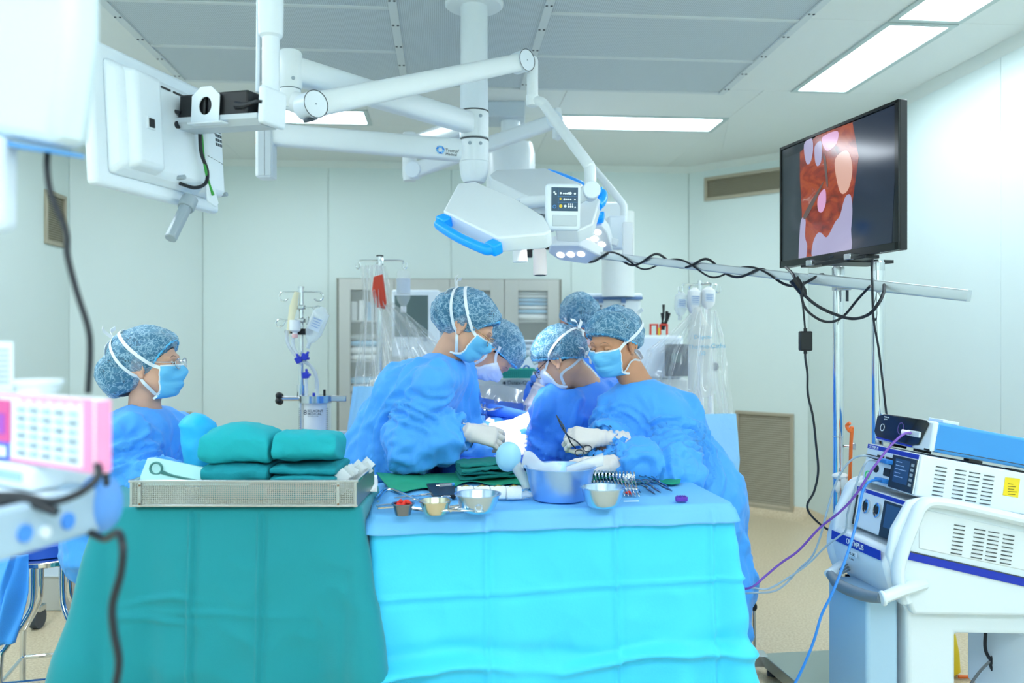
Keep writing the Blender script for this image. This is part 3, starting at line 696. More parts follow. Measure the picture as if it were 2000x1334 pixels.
# ================================================================== steel cabinet on the back wall
VC0 = VB-.40           # front plane
def CBp(px, py):       # point on the cabinet front
    return onp(px, py, R(0, VC0, 1), RV)
p0, p1 = CBp(657, 543), CBp(1097, 543); cu0 = p0.dot(RU); cu1 = p1.dot(RU); ctop = p0.z
cab = thing('steel_cabinet', R((cu0+cu1)/2, VC0+.18, 0), 'wide stainless steel cabinet with four glazed doors against the back wall', 'cabinet')
def cb(u0, u1, v0, v1, z0, z1, mb=None): return (mb or MB()).box(R((u0+u1)/2, (v0+v1)/2, (z0+z1)/2), (u1-u0, v1-v0, z1-z0), (RU, RV, UP))
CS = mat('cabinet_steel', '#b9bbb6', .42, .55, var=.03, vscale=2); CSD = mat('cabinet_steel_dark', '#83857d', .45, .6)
b = MB(); k = .02; vb = VB-.022
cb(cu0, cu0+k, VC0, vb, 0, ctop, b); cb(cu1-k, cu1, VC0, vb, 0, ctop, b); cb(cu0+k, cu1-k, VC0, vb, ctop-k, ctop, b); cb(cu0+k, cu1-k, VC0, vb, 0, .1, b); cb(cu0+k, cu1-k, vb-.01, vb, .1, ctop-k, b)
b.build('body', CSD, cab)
f = MB()
db = [662, 770, 878, 985, 1092]; us_ = [CBp(x, 600).dot(RU) for x in db]
wz1, wz0 = CBp(1000, 568).z, .35
shz = [CBp(1000, y).z for y in (626, 704, 782)]
GLS = mat('cabinet_glass', '#e8f2f0', .05, trans=.0, alpha=.16, spec=.6)
wins = [(685, 748), (793, 852), (900, 957), (1012, 1069)]
for i in range(4):
    u0, u1 = us_[i]+.002, us_[i+1]-.002; wa, wb = CBp(wins[i][0], 600).dot(RU), CBp(wins[i][1], 600).dot(RU)
    d = MB(); v0, v1 = VC0-.02, VC0-.001
    cb(u0, wa, v0, v1, .105, ctop-.006, d); cb(wb, u1, v0, v1, .105, ctop-.006, d); cb(wa, wb, v0, v1, wz1, ctop-.006, d); cb(wa, wb, v0, v1, .105, wz0, d)
    dr = d.build('door', CS, cab, bevel=.002)
    cb(wa-.002, wb+.002, VC0-.012, VC0-.008, wz0, wz1).build('glass', GLS, dr)
    hx = u1-.03 if i % 2 == 0 else u0+.03
    MB().tube([R(hx, VC0-.02, .9), R(hx, VC0-.045, .91), R(hx, VC0-.045, 1.04), R(hx, VC0-.02, 1.05)], .006, n=8).build('handle', CHROME, dr)
    for z in shz: cb(us_[i]+.01, us_[i+1]-.01, VC0+.02, vb-.012, z-.012, z).build('shelf', CS, cab)
# stock on the shelves: each packet a thing of its own
PK = [mat('pack_white', '#e4e8e8', .5, bump=.2, bscale=25), mat('pack_blue', '#7fb8da', .5, bump=.2, bscale=25), mat('pack_teal', '#5aa0c8', .5, bump=.2, bscale=25), mat('pack_grey', '#8e9698', .5, bump=.2, bscale=25)]
def pack(c, size, m, ax=(RU, RV, UP), name='folded_pack', n=5, amp=.004, parent=None, lip=True):
    mb = MB(); c = Vector(c); X, Y, Z = ax; hx, hy, hz = [q/2 for q in size]
    rings = []
    for i in range(9):
        t = i/8*2-1; a = (1-abs(t)**6)**.5 if abs(t) < 1 else .0; a = max(a, .55)
        rings.append([c+X*(t*hx)+p-c for p in ring(c, Y, Z, hy*(.8+.2*a), hz*a, n=16, p=4)])
    mb.loft(rings)
    rs = random.Random(int(abs(c.x*991+c.z*773+c.y*337)))
    mb.v = [tuple(Vector(v)+Vector((rs.uniform(-amp, amp), rs.uniform(-amp, amp), rs.uniform(-amp, amp)*.6))) for v in mb.v]
    return mb.build(name, m, parent, smooth=60)
def stack(u0, u1, z, items, who, v=VC0+.1):
    for j, (hgt, mi) in enumerate(items):
        o = pack(R((u0+u1)/2, v, z+hgt/2+.001), (u1-u0, .16, hgt*.96), PK[mi]); z += hgt
        cname = ['white', 'pale blue', 'blue', 'grey'][mi]; pos = ['lowest', 'second', 'third', 'fourth', 'fifth', 'sixth', 'seventh'][j]
        tag(o, '%s pack, %s from the bottom of the pile %s' % (cname, pos, who), 'pack', 'folded packs behind the cabinet glass')
wu = [(CBp(a, 600).dot(RU)-.02, CBp(b_, 600).dot(RU)+.02) for a, b_ in wins]
stack(*wu[3], shz[0], [(.055, 0), (.035, 1), (.03, 0), (.03, 2), (.03, 1), (.03, 0), (.028, 0)], 'on the right cabinet shelf')
stack(*wu[2], shz[0], [(.05, 1), (.05, 0), (.06, 2), (.06, 1)], 'in the third cabinet door')
stack(*wu[0], shz[1], [(.05, 0), (.06, 0), (.05, 1), (.05, 3)], 'on the left cabinet middle shelf')
stack(*wu[0], shz[2], [(.06, 0), (.07, 0), (.06, 1)], 'on the left cabinet lowest shelf')
stack(*wu[1], shz[1], [(.05, 0), (.06, 1), (.05, 0)], 'in the second cabinet door')
for j, x in enumerate((690, 705, 720, 737)):
    c = CBp(x, 600).dot(RU); o = cb(c-.022, c+.022, VC0+.06, VC0+.16, shz[0]+.001, shz[0]+.15+.01*(j % 2)).build('carton', [PK[0], PK[1]][j == 2], bevel=.002)
    tag(o, '%s upright carton on the top shelf of the left cabinet door' % ['first white', 'second white', 'pale blue', 'last white'][j], 'carton', 'upright cartons in the cabinet')
for j in range(3):
    c = wu[3][0]+.07+j*.075
    mb = MB().box(R(c, VC0+.1, shz[1]+.03+.01*j), (.07, .12, .06+.02*j), (RU, RV, UP)); mb.lathe([(.025, 0), (.03, .0), (.03, .008), (.025, .008)], R(c, VC0+.035, shz[1]+.03+.01*j), 14, (RU, UP, -RV), closed=True)
    tag(mb.build('instrument_box', [DGREY, BLACK, GREY][j], bevel=.004), ['dark grey', 'black', 'mid grey'][j]+' small instrument box on the lower shelf of the right cabinet door', 'box', 'dark boxes in the right cabinet')
# ================================================================== ceiling supply pendant
pd = thing('supply_pendant', P(1000, 200, 4.9), 'pale ceiling supply pendant with blue trim hanging behind the surgeons', 'pendant')
q = P(985, 180, 4.9); MB().box((q.x, q.y, HC-.05), (.26, .26, .1)).build('ceiling_box', LGREY, pd, bevel=.006)
MB().cyl((q.x+.04, q.y, HC-.1), (q.x+.04, q.y, zz(285, 4.9)), .062, n=24).build('drop_tube', WHITE, pd)
MB().lathe([(0, zz(400, 4.9)), (.14, zz(400, 4.9)), (.155, zz(385, 4.9)), (.155, zz(300, 4.9)), (.14, zz(282, 4.9)), (0, zz(281, 4.9))], (q.x+.04, q.y, 0), 32).build('bearing_hub', WHITE, pd)
e_ = P(1207, 430, 5.0); MB().box(((q.x+.04+e_.x)/2, (q.y+e_.y)/2, zz(415, 4.95)), (abs(e_.x-q.x-.04)+.1, .12, .12)).build('pendant_arm', WHITE, pd, bevel=.02)
MB().cyl(P(1207, 580, 5.0), P(1207, 415, 5.0), .105, n=28).build('column_tube', mat('pendant_cream', '#e6ebe8', .4), pd)
def bx(px0, py0, px1, py1, d, dep, name, m, par, bev=.004, fwd=0):
    a, b_ = P(px0, py0, d), P(px1, py1, d); c = (a+b_)/2; c.y += dep/2-fwd
    return MB().box(c, (abs(b_.x-a.x), dep, abs(a.z-b_.z)), None).build(name, m, par, bevel=bev)
bx(1135, 583, 1252, 760, 5.0, .26, 'pendant_body', mat('pendant_grey', '#d8e0e2', .4), pd, .02)
bx(1132, 573, 1254, 581, 5.0, .28, 'top_shelf', WHITE2, pd, .01, .01)
bx(1131, 580, 1255, 585, 5.0, .29, 'blue_rail', mat('rail_blue', '#5c7fae', .4), pd, .003, .012)
for x in (1173, 1217):
    r_ = bx(x-4.5, 584, x+4.5, 660, 5.0, .02, 'rail', mat('rail_grey', '#cfd8de', .4), pd, .002, .018)
    bx(x-4.5, 582, x+4.5, 592, 5.0, .02, 'rail_head', MATS['rail_blue'], pd, .002, .022)
    for k in range(3): MB().cyl(P(x, 598+8*k, 5.0)+V(0,-.024,0), P(x, 598+8*k, 5.0)+V(0,-.017,0), .008+.001*k, n=10).build('socket', DGREY, r_)
MB().tube([P(1185, 605, 4.93), P(1195, 602, 4.9), P(1205, 610, 4.88), P(1212, 625, 4.86), P(1214, 660, 4.86)], .012, n=8, sm=6).build('blue_hose', mat('hose_blue', '#3f6fae', .4), pd)
MB().tube([P(1182, 610, 4.93), P(1195, 610, 4.87), P(1200, 625, 4.84), P(1200, 660, 4.84)], .014, n=8, sm=6).build('white_hose', WHITE2, pd)
bx(1244, 634, 1250, 650, 4.6, .02, 'bottle', mat('blue_cap', '#3a9ade', .4), pd, .002)
# ================================================================== anaesthesia machine and its monitor
an = thing('anaesthesia_machine', P(930, 800, 4.6)*1, 'pale anaesthesia machine behind the left surgeon with a dark monitor on top', 'anaesthesia machine')
an.location.z = 0; ORG[an.name].z = 0
IV = mat('machine_ivory', '#d9dedb', .45)
def ab(px0, py0, px1, py1, d, dep, name, m=IV, bev=.01, fwd=0): return bx(px0, py0, px1, py1, d, dep, name, m, an, bev, fwd)
ab(880, 738, 1052, 800, 4.55, .5, 'top_housing'); ab(890, 800, 1045, 960, 4.6, .45, 'body', LGREY)
a = P(890, 960, 4.6); b_ = P(1045, 960, 4.6)
MB().box(((a.x+b_.x)/2, a.y+.22, .12), (b_.x-a.x+.04, .55, .08)).build('base', LGREY, an, bevel=.02)
for sx in (a.x+.04, b_.x-.04):
    for sy in (.02, .42):
        MB().cyl((sx-.015, a.y+sy, .04), (sx+.015, a.y+sy, .04), .04, n=16).build('caster', DGREY, an)
MB().box(((a.x+b_.x)/2, a.y+.22, (a.z+.16)/2), (b_.x-a.x-.02, .42, abs(a.z-.16)+.02)).build('lower_cabinet', IV, an, bevel=.01)
t_ = ab(1000, 664, 1052, 740, 4.7, .2, 'side_module', WHITE2, .01)
ab(1006, 668, 1040, 673, 4.7, .01, 'module_label', GREY, .001, .004); ab(1014, 679, 1034, 684, 4.7, .01, 'module_label', GREY, .001, .004)
MB().cyl(P(985, 748, 4.55)+V(0,-.006,0), P(985, 748, 4.55), .009, n=14).build('logo_dot', DGREY, an)
text('Datex-Ohmeda', .032, P(991, 751, 4.55)+V(0,-.004,0), (1,0,0), UP, TXT, an)
ms = ab(800, 700, 830, 800, 5.0, .06, 'monitor_stalk', LGREY)
ab(768, 800, 905, 960, 5.0, .3, 'monitor_cart', IV)
mo = ab(765, 566, 858, 698, 4.9, .08, 'monitor_housing', WHITE2, .012)
ab(771, 577, 836, 658, 4.9, .01, 'monitor_screen', mat('screen_off', '#5a6f70', .15), .001, .004)
for i in range(5): MB().cyl(P(780+i*12, 680, 4.9)+V(0,-.006,0), P(780+i*12, 680, 4.9), .008, n=10).build('button', LGREY, an)
MB().cyl(P(830, 663, 4.9)+V(0,-.02,0), P(830, 663, 4.9), .016, n=14).build('knob', GREY, an)
ab(838, 570, 868, 700, 4.98, .06, 'monitor_side', LGREY)
ab(722, 742, 800, 790, 5.0, .2, 'drawer_unit', IV)
MB().tube([P(1000, 735, 4.5), P(1020, 700, 4.48), P(1035, 690, 4.46), P(1048, 710, 4.44)], .018, n=10, sm=6).build('breathing_hose', mat('clear_hose', '#dfe8ea', .3), an)
# green basket on top
bk = thing('basket', P(1010, 738, 4.45), 'small green perforated plastic basket on the anaesthesia machine top', 'basket')
GRN = mat('basket_green', '#3fb89c', .45)
c = P(1010, 738, 4.45); mb = MB(); wq, hq, dq = .095, .052, .07
def rr(x, y, z): return [c+V(a*x, b_*y, z) for a, b_ in ((-1,-1),(1,-1),(1,1),(-1,1))]
mb.loft([rr(wq*.86, dq*.86, .0), rr(wq, dq, hq), rr(wq*.97, dq*.97, hq), rr(wq*.83, dq*.83, .004)]); mb.build('tub', GRN, bk, bevel=.002)
mb = MB()
for (sx, sy, lx, ly) in ((0,-1,wq,.004),(0,1,wq,.004),(-1,0,.004,dq),(1,0,.004,dq)):
    mb.box(c+V(sx*wq, sy*dq, hq), (max(2*lx, .012), max(2*ly, .012), .008))
mb.build('rim', GRN, bk, bevel=.002)
mb = MB()
for i in range(14):
    for j in range(3): mb.box(c+V(-wq*.78+i*wq*.12, -dq*(.88+.04*j)-.0015, .012+j*.012), (.005, .003, .006))
mb.build('holes', mat('basket_dark', '#1f7f6c', .6), bk)['kind'] = 'stuff'
for s in (-1, 1): MB().box(c+V(s*(wq+.012), 0, hq-.01), (.025, .05, .014)).build('handle', GRN, bk, bevel=.005)
MB().tube([c+V(.03,0,.05), c+V(.05,0,.07), c+V(.07,.01,.06), c+V(.06,.02,.045)], .005, n=6, sm=5).build('tourniquet', mat('hose_blue2', '#2f7fd0', .4), bk)
# heart-lung cart at the back right
hl = thing('perfusion_cart', P(1300, 660, 4.5), 'pale equipment cart behind the right plastic drape, clamps standing on its top', 'cart'); hl.location.z = 0; ORG[hl.name].z = 0
def hb_(*a, **k): return bx(*a[:7], a[7], hl, *a[8:])
hb_(1240, 655, 1335, 740, 4.5, .4, 'top_housing', WHITE2, .02); hb_(1235, 740, 1345, 800, 4.5, .4, 'control_box', IV, .01)
hb_(1300, 672, 1345, 735, 4.42, .03, 'dark_display', DGREY, .004); hb_(1312, 690, 1332, 708, 4.41, .01, 'display_glass', mat('screen_off', '#5a6f70', .15), .001)
a, b_ = P(1235, 800, 4.5), P(1345, 800, 4.5)
MB().box(((a.x+b_.x)/2, a.y+.2, (a.z+.1)/2), (b_.x-a.x, .38, a.z-.1)).build('body', IV, hl, bevel=.01)
MB().box(((a.x+b_.x)/2, a.y+.2, .09), (b_.x-a.x+.05, .45, .05)).build('base', LGREY, hl, bevel=.01)
for sx in (a.x, b_.x):
    for sy in (.02, .38): MB().cyl((sx-.015, a.y+sy, .035), (sx+.015, a.y+sy, .035), .035, n=14).build('caster', DGREY, hl)
RED = mat('clamp_red', '#e2452f', .4); YEL = mat('clip_yellow', '#e8c93a', .4)
for i, x in enumerate((1277, 1296)):
    t = thing('tube_holder', P(x, 655, 4.5), ['red tube holder bracket with a yellow clip, on the cart top', 'red tube holder bracket with black forceps, on the cart top'][i], 'holder', 'red holders on the back cart')
    c = P(x, 654, 4.55)
    mb = MB().box(c+V(-.02,0,.03), (.01,.02,.06)).box(c+V(.02,0,.03), (.01,.02,.06)).box(c+V(0,0,.06), (.05,.02,.01)); mb.build('bracket', RED, t, bevel=.001)
    if i == 0: MB().box(c+V(.028,-.012,.02), (.012,.012,.045)).build('clip', YEL, t, bevel=.001)
    else:
        for k, (dx, dz) in enumerate(((0, .15), (.02, .11), (.035, .1), (-.01, .1))):
            MB().tube([c+V(-.02+k*.008,0,.03), c+V(dx*.6,0,.03+dz*.5), c+V(dx,0,.03+dz)], [.006, .005, .009], n=8).build('forceps', BLACK, t)
MB().cyl(P(1250, 655, 4.5), P(1250, 640, 4.5), .02, n=14).build('bottle', WHITE2, hl); MB().cyl(P(1250, 640, 4.5), P(1250, 632, 4.5), .017, n=14).build('bottle_cap', MATS['blue_cap'], hl)
# ================================================================== IV poles
def hookarm(mb, c, dx, L, r=.004, big=.03, up=True):
    s = 1 if dx > 0 else -1
    pts = [c, c+V(s*L*.5, 0, 0), c+V(s*L, 0, 0)]
    for k in range(1, 10):
        a = math.pi/2-k*math.radians(27); pts.append(c+V(s*(L+big*math.cos(a)), 0, -big+big*math.sin(a)))
    mb.tube(pts, r, n=8)
def iv_base(t, x, y, r=.014):
    for k in range(5):
        a = 2*math.pi*k/5+.3; e = V(x+.27*math.cos(a), y+.27*math.sin(a), .075)
        MB().tube([V(x, y, .11), e], [.018, .013], n=8).build('foot', STEEL, t)
        MB().cyl(e+V(-.012, 0, -.04), e+V(.012, 0, -.04), .033, n=14).build('caster', DGREY, t)
def ivpole(px, ytop, d, name, label):
    c = P(px, ytop, d); t = thing(name, V(c.x, c.y, 0), label, 'IV pole'); 
    MB().cyl((c.x, c.y, .08), (c.x, c.y, c.z), .0125, n=16).build('pole', CHROME, t)
    MB().lathe([(0, .07), (.03, .07), (.03, .13), (.016, .15), (0, .15)], (c.x, c.y, 0), 16).build('base_hub', STEEL, t)
    iv_base(t, c.x, c.y); return t, c
t, c = ivpole(588, 563, 3.75, 'iv_pole', 'steel IV pole carrying the clear infuser reservoir, left of the cabinet')
MB().cyl(c, c+V(0,0,.008), .015, n=14).build('cap', STEEL, t)
mb = MB(); hookarm(mb, c+V(0,0,-.018), -1, .085, big=.022); hookarm(mb, c+V(0,0,-.018), 1, .085, big=.022); mb.build('hook_arms', CHROME, t)
for py, s, L in ((600, 1, .09), (626, -1, .1)):
    q = V(c.x, c.y-.015, zz(py, 3.75)); mb = MB().tube([q, q+V(s*(L-.03), 0, 0), q+V(s*L, 0, .005), q+V(s*(L+.02), 0, -.01), q+V(s*(L+.012), 0, -.028), q+V(s*(L-.012), 0, -.026), q+V(s*(L-.03), 0, 0)], .0038, n=8, sm=4)
    mb.build('side_hook', CHROME, t); MB().box(q+V(0,.01,0), (.038, .04, .022)).build('clamp', STEEL, t, bevel=.004)
    MB().box(q+V(.035*s*-1, 0, 0), (.012, .02, .04)).build('clamp_knob', STEEL, t, bevel=.003)
q = V(c.x, c.y, zz(648, 3.75)); MB().box(q+V(.01,0,0), (.05, .04, .03)).build('vial_clamp', BLACK, t, bevel=.006); MB().sphere(q+V(.045,-.005,0), (.017, .015, .022)).build('clamp_knob', BLACK, t)
MB().box(q+V(-.045,-.01,0), (.06,.03,.018)).build('vial_ring', BLACK, t, bevel=.004)
zr = zz(778, 3.75); rc = P(618, 778, 3.75); rc = V(rc.x, c.y-.02, zr)
MB().cyl((c.x, c.y, zz(780, 3.75)), (c.x, c.y, zz(752, 3.75)), .02, n=16).build('pole_socket', CHROME, t)
# infuser reservoir: a thing carried by the pole
inf = thing('infuser_reservoir', rc+V(0,0,-.2), 'clear cylindrical infuser reservoir with amber fluid in the bottom, clamped to the IV pole', 'reservoir')
RR = .076; zb = zz(858, 3.75)
CLR = mat('clear_plastic', '#eef4f6', .06, alpha=.22, spec=.6)
MB().lathe([(RR, zb), (RR, zr)], rc*1-V(0,0,rc.z), 36).build('outer_cylinder', CLR, inf)
FIL = mat('filter_white', '#eef1f4', .5, alpha=.9)
MB().lathe([(0, zb+.05), (RR*.72, zb+.05), (RR*.72, zr-.004), (0, zr-.004)], V(rc.x, rc.y, 0), 30).build('inner_filter', FIL, inf)
MB().lathe([(0, zb+.004), (RR*.96, zb+.004), (RR*.96, zb+.026), (0, zb+.026)], V(rc.x, rc.y, 0), 30).build('amber_fluid', mat('amber', '#b88a34', .2, alpha=.85), inf)
MB().lathe([(0, zb-.006), (RR*.98, zb-.006), (RR*1.02, zb), (RR*1.02, zb+.006), (0, zb+.006)], V(rc.x, rc.y, 0), 36).build('bottom_cap', WHITE2, inf)
MB().lathe([(0, zr-.018), (RR*1.04, zr-.018), (RR*1.04, zr+.016), (0, zr+.016)], V(rc.x, rc.y, 0), 36).build('lid_ring', STEEL, inf)
MB().box(rc+V(.04, -.0, .0), (.22, .02, .03)).build('clamp_bar', STEEL, inf, bevel=.004)
MB().tube([rc+V(-.19,0,0), rc+V(-.07,0,0)], .011, n=10).build('clamp_screw', STEEL, inf)
kb = MB()
for k in range(4): kb.sphere(rc+V(-.175, 0, 0)+V(0, .018*math.cos(k*math.pi/2+.6), .018*math.sin(k*math.pi/2+.6)), (.017, .018, .018), 10, 8)
kb.build('star_knob', BLACK, inf)
MB().tube([rc+V(.05,-.03,.015), rc+V(.05,-.03,.045)], .006, n=8).build('vent_stub', BLACK, inf)
MB().cyl(rc+V(0,-.03,.015), rc+V(0,-.03,.03), .008, n=10).build('port', mat('cap_navy', '#2536b8', .4), inf)
lt = rc+V(-.022, -RR*.78-.012, -.06)
text('BELMONT', .0165, lt+V(0,0,0), (1,0,0), UP, TXT, inf, bold=.0003); text('MEDICAL', .0165, lt+V(0,0,-.0135), (1,0,0), UP, TXT, inf, bold=.0003); text('TECHNOLOGIES', .0072, lt+V(0,0,-.022), (1,0,0), UP, TXT, inf)
lg = MB()
for k, (y, r) in enumerate(((0, .0075), (-.0095, .0075))): lg.lathe([(r*.5, 0), (r, 0), (r, .001), (r*.5, .001)], lt+V(-.0105, 0, .0035+y), 14, (V(1,0,0), UP, V(0,-1,0)), closed=True)
lg.build('logo', TXT, inf)
tk = MB()
for s in (-1, 1):
    for k in range(13): tk.box(rc+V(s*RR*.86, -RR*.55, -.045-k*.009), (.009, .002, .002))
tk.build('scale_marks', TXT, inf)['kind'] = 'stuff'
CLT = mat('clear_tube', '#dfe8ee', .1, alpha=.5); NAVY = MATS['cap_navy']
tb = lambda pts, nm='tubing': MB().tube([P(x, y, 3.68) for x, y in pts], .0085, n=8, sm=7).build(nm, CLT, inf)
tb([(560, 645), (562, 670), (575, 692), (592, 705), (612, 722), (619, 745), (619, 778)]); tb([(572, 655), (574, 680), (590, 700), (606, 715), (617, 735), (618, 760)])
tb([(600, 690), (590, 705), (585, 712)]); tb([(598, 735), (598, 755), (599, 778)])
for x, y, a in ((583, 703, .5), (595, 697, -.4), (597, 733, .1)):
    q = P(x, y, 3.66); X = V(math.cos(a), 0, math.sin(a)); Z = V(-math.sin(a), 0, math.cos(a))
    mb = MB().box(q, (.03, .02, .03), (X, V(0,1,0), Z)).box(q+Z*.02+X*.006, (.01, .018, .02), (X, V(0,1,0), Z)).box(q+X*.017, (.014, .02, .012), (X, V(0,1,0), Z)); mb.build('tube_clamp', NAVY, inf, bevel=.003)
# bags and vial on pole 1
def bag(pts, d, name, label, m, wid=.05, th=.016, txt=None):
    a, b_ = P(*pts[0], d), P(*pts[1], d); z = (b_-a).normalized(); X = z.cross(V(0,1,0)).normalized(); L = (b_-a).length; t = thing(name, a, label, 'drip')
    prof = [(0, .25), (.06, .55), (.12, .95), (.3, 1), (.62, .98), (.8, .6), (.87, .25), (.88, .16), (.96, .16), (1, .1)]
    MB().loft([ring(a+z*(L*s), X, V(0,1,0), wid*r, th*max(r, .4), n=18, p=2.6) for s, r in prof]).build('bag', m, t)
    MB().box(a+z*(L*.42)+V(0,-th*1.02,0), (wid*1.3, .001, L*.3), (X, V(0,1,0), z)).build('print_label', mat('bag_print', '#d6e2ee', .5, alpha=.75), t)
    mb = MB()
    for k in range(4): mb.box(a+z*(L*(.3+.06*k))+V(0,-th*1.02-.0012,0), (wid*(1.0-.15*(k % 2)), .0006, .0022), (X, V(0,1,0), z))
    mb.build('printed_lines', mat('print_blue', '#4878b8', .5), t)['kind'] = 'stuff'
    MB().cyl(a+z*(L*.86), a+z*L, .011, n=12).build('cap', m, t); return t
BAGM = mat('saline_plastic', '#e6eff2', .1, alpha=.42, spec=.6); BAGW = mat('milky_plastic', '#f0f3f4', .35, alpha=.85)
bag([(632, 600), (600, 680)], 3.7, 'saline_bag', 'clear saline bag hanging tilted on the IV pole with the reservoir', BAGM, .042, .018)
MB()
o = MB().tube([P(580, 570, 3.72), P(573, 600, 3.72), P(565, 640, 3.7), P(560, 662, 3.69)], [.012, .02, .012, .006], n=10, sm=5, flat=.5).build('drip_bag', mat('amber_bag', '#ece6c4', .3, alpha=.75)); tag(o, 'nearly empty yellowish bag hanging from the left pole hook', 'drip')
vt = thing('drug_vial', P(576, 640, 3.68), 'small inverted white vial with pink stopper held in the black pole clamp', 'vial')
a = P(576, 625, 3.68); MB().lathe([(0, 0), (.024, 0), (.026, -.005), (.026, -.05), (.012, -.06), (.012, -.068), (0, -.068)], a, 20).build('glass', BAGW, vt); MB().lathe([(0, -.068), (.014, -.066), (.014, -.085), (0, -.087)], a, 16).build('stopper', mat('pink_stopper', '#e8b6b4', .5), vt)
# pole 2 behind the left plastic drape
t, c = ivpole(742, 501, 4.2, 'iv_pole', 'tall steel IV pole in front of the cabinet, wrapped in clear plastic sheeting')
MB().cyl(c, c+V(0,0,.006), .02, n=14).build('cap', BLACK, t)
mb = MB(); q = c+V(0,0,-.022)
for s, L in ((-1, .105), (1, .12)): mb.tube([q, q+V(s*L,0,0), q+V(s*(L+.005),0,-.02), q+V(s*(L+.005),0,-.035), q+V(s*(L+.015),0,-.045), q+V(s*(L+.025),0,-.035), q+V(s*(L+.025),0,-.012)], .0042, n=8, sm=4)
for s in (-1, 1): mb.tube([q, q+V(.03*s,-.1*s,0), q+V(.032*s,-.11*s,-.03), q+V(.035*s,-.125*s,-.03), q+V(.036*s,-.125*s,0)], .0042, n=8, sm=3)
mb.build('hook_arms', CHROME, t)
rt = thing('infusion_bottle', P(788, 528, 4.15), 'clear upside-down infusion bottle hanging from the right hook of the tall IV pole', 'bottle')
a = P(788, 526, 4.15); MB().lathe([(0, 0), (.025, -.004), (.034, -.015), (.037, -.03), (.037, -.15), (.034, -.165), (.014, -.2), (.014, -.225), (0, -.226)], a, 24).build('bottle', CLR, rt)
MB().lathe([(0, -.2), (.0155, -.2), (.0155, -.232), (0, -.233)], a, 16).build('cap', BAGW, rt); MB().lathe([(.0375, -.05), (.0375, -.13)], a, 20).build('print_label', MATS['bag_print'], rt)
MB().tube([a+V(0,0,.02), a+V(.006,0,.01), a], .003, n=6).build('hanger', CLR, rt)
o = MB().prism([P(729, 540, 3.92), P(747, 535, 3.92), P(754, 590, 3.92), P(752, 604, 3.92), P(734, 600, 3.92), P(726, 572, 3.92)], (0,.03,0)).build('blood_bag', mat('blood_red', '#c8381f', .3), bevel=.006); tag(o, 'dark red blood bag hanging behind the tall IV pole', 'bag')
# pole 3 at the right
t, c = ivpole(1367, 548, 4.0, 'iv_pole', 'steel IV pole at the right with three white bottles, behind the clear drape')
mb = MB(); q = c+V(0,0,-.02)
for s, L in ((-1, .085), (1, .08)): mb.tube([q, q+V(s*L,0,0), q+V(s*(L+.005),0,-.02), q+V(s*(L+.006),0,-.035), q+V(s*(L+.016),0,-.045), q+V(s*(L+.026),0,-.035), q+V(s*(L+.026),0,-.012)], .004, n=8, sm=4)
for s in (-1, 1): mb.tube([q, q+V(.03*s,-.09*s,0), q+V(.032*s,-.1*s,-.03), q+V(.035*s,-.115*s,-.03), q+V(.036*s,-.115*s,0)], .004, n=8, sm=3)
mb.build('hook_arms', CHROME, t)
bag([(1331, 570), (1328, 625)], 3.95, 'saline_bottle', 'translucent bottle on the left hook of the right IV pole', BAGM, .032, .03)
bag([(1357, 562), (1354, 622)], 3.92, 'saline_bottle', 'milky plastic bottle hanging in the middle of the right IV pole', BAGW, .035, .033)
bag([(1384, 560), (1382, 612)], 3.9, 'saline_bottle', 'white bottle with a torn tab on the right hook of the right IV pole', BAGW, .034, .03)
MB()
o = MB().sphere(P(1397, 716, 3.85), (.018, .02, .022)).build('pole_clamp_knob', DGREY); tag(o, 'dark round clamp knob on the right IV pole behind the plastic', 'knob')
# tall liner bag with printing
lbg = thing('suction_bag', P(1365, 690, 3.75), 'long cloudy plastic liner bag with blue print, hanging under the right IV pole', 'bag')
MB().loft([ring(P(x, y, 3.75), V(1,0,0), V(0,1,0), w_*3.75/1500, .03, n=18, p=2.5) for x, y, w_ in ((1362, 600, 5), (1363, 625, 14), (1366, 640, 22), (1368, 700, 24), (1370, 740, 26), (1370, 770, 26), (1370, 776, 12))]).build('liner', mat('cloudy_film', '#ecece6', .3, alpha=.5), lbg)
TEAL_T = mat('teal_print', '#5f9fc0', .5)
text('Dispos-', .028, P(1355, 662, 3.66), (1,0,.02), UP, TEAL_T, lbg, 'printed_word'); text('Thermo-Caths', .03, P(1344, 682, 3.66), (1,0,.04), UP, TEAL_T, lbg, 'printed_word'); text('250', .026, P(1362, 694, 3.66), (1,0,.04), UP, TEAL_T, lbg, 'printed_word')
for i, (x, w_, h_) in enumerate(((1350, 12, 40), (1368, 14, 42), (1388, 12, 38))):
    o = MB().lathe([(0, 0), (w_*.0025*.5, 0), (w_*.0025*.5, h_*.0024), (w_*.001, h_*.0024+.01), (0, h_*.0024+.01)], P(x, 808, 3.9), 16).build('drug_bottle', BAGW); tag(o, ['white drug bottle at the left', 'white drug bottle in the middle', 'white drug bottle at the right'][i]+' behind the base of the clear right drape', 'bottle', 'bottles behind the right drape')
sh = thing('equipment_shelf', P(1368, 812, 3.9), 'low steel shelf behind the right drape holding the drug bottles', 'shelf')
a = P(1368, 809.5, 3.9); MB().box(a+V(0,.03,-.01), (.2, .2, .015)).build('top', STEEL, sh)
for sx in (-.09, .09):
    for sy in (-.05, .11): MB().cyl((a.x+sx, a.y+sy, 0), (a.x+sx, a.y+sy, a.z-.01), .01, n=10).build('leg', STEEL, sh)
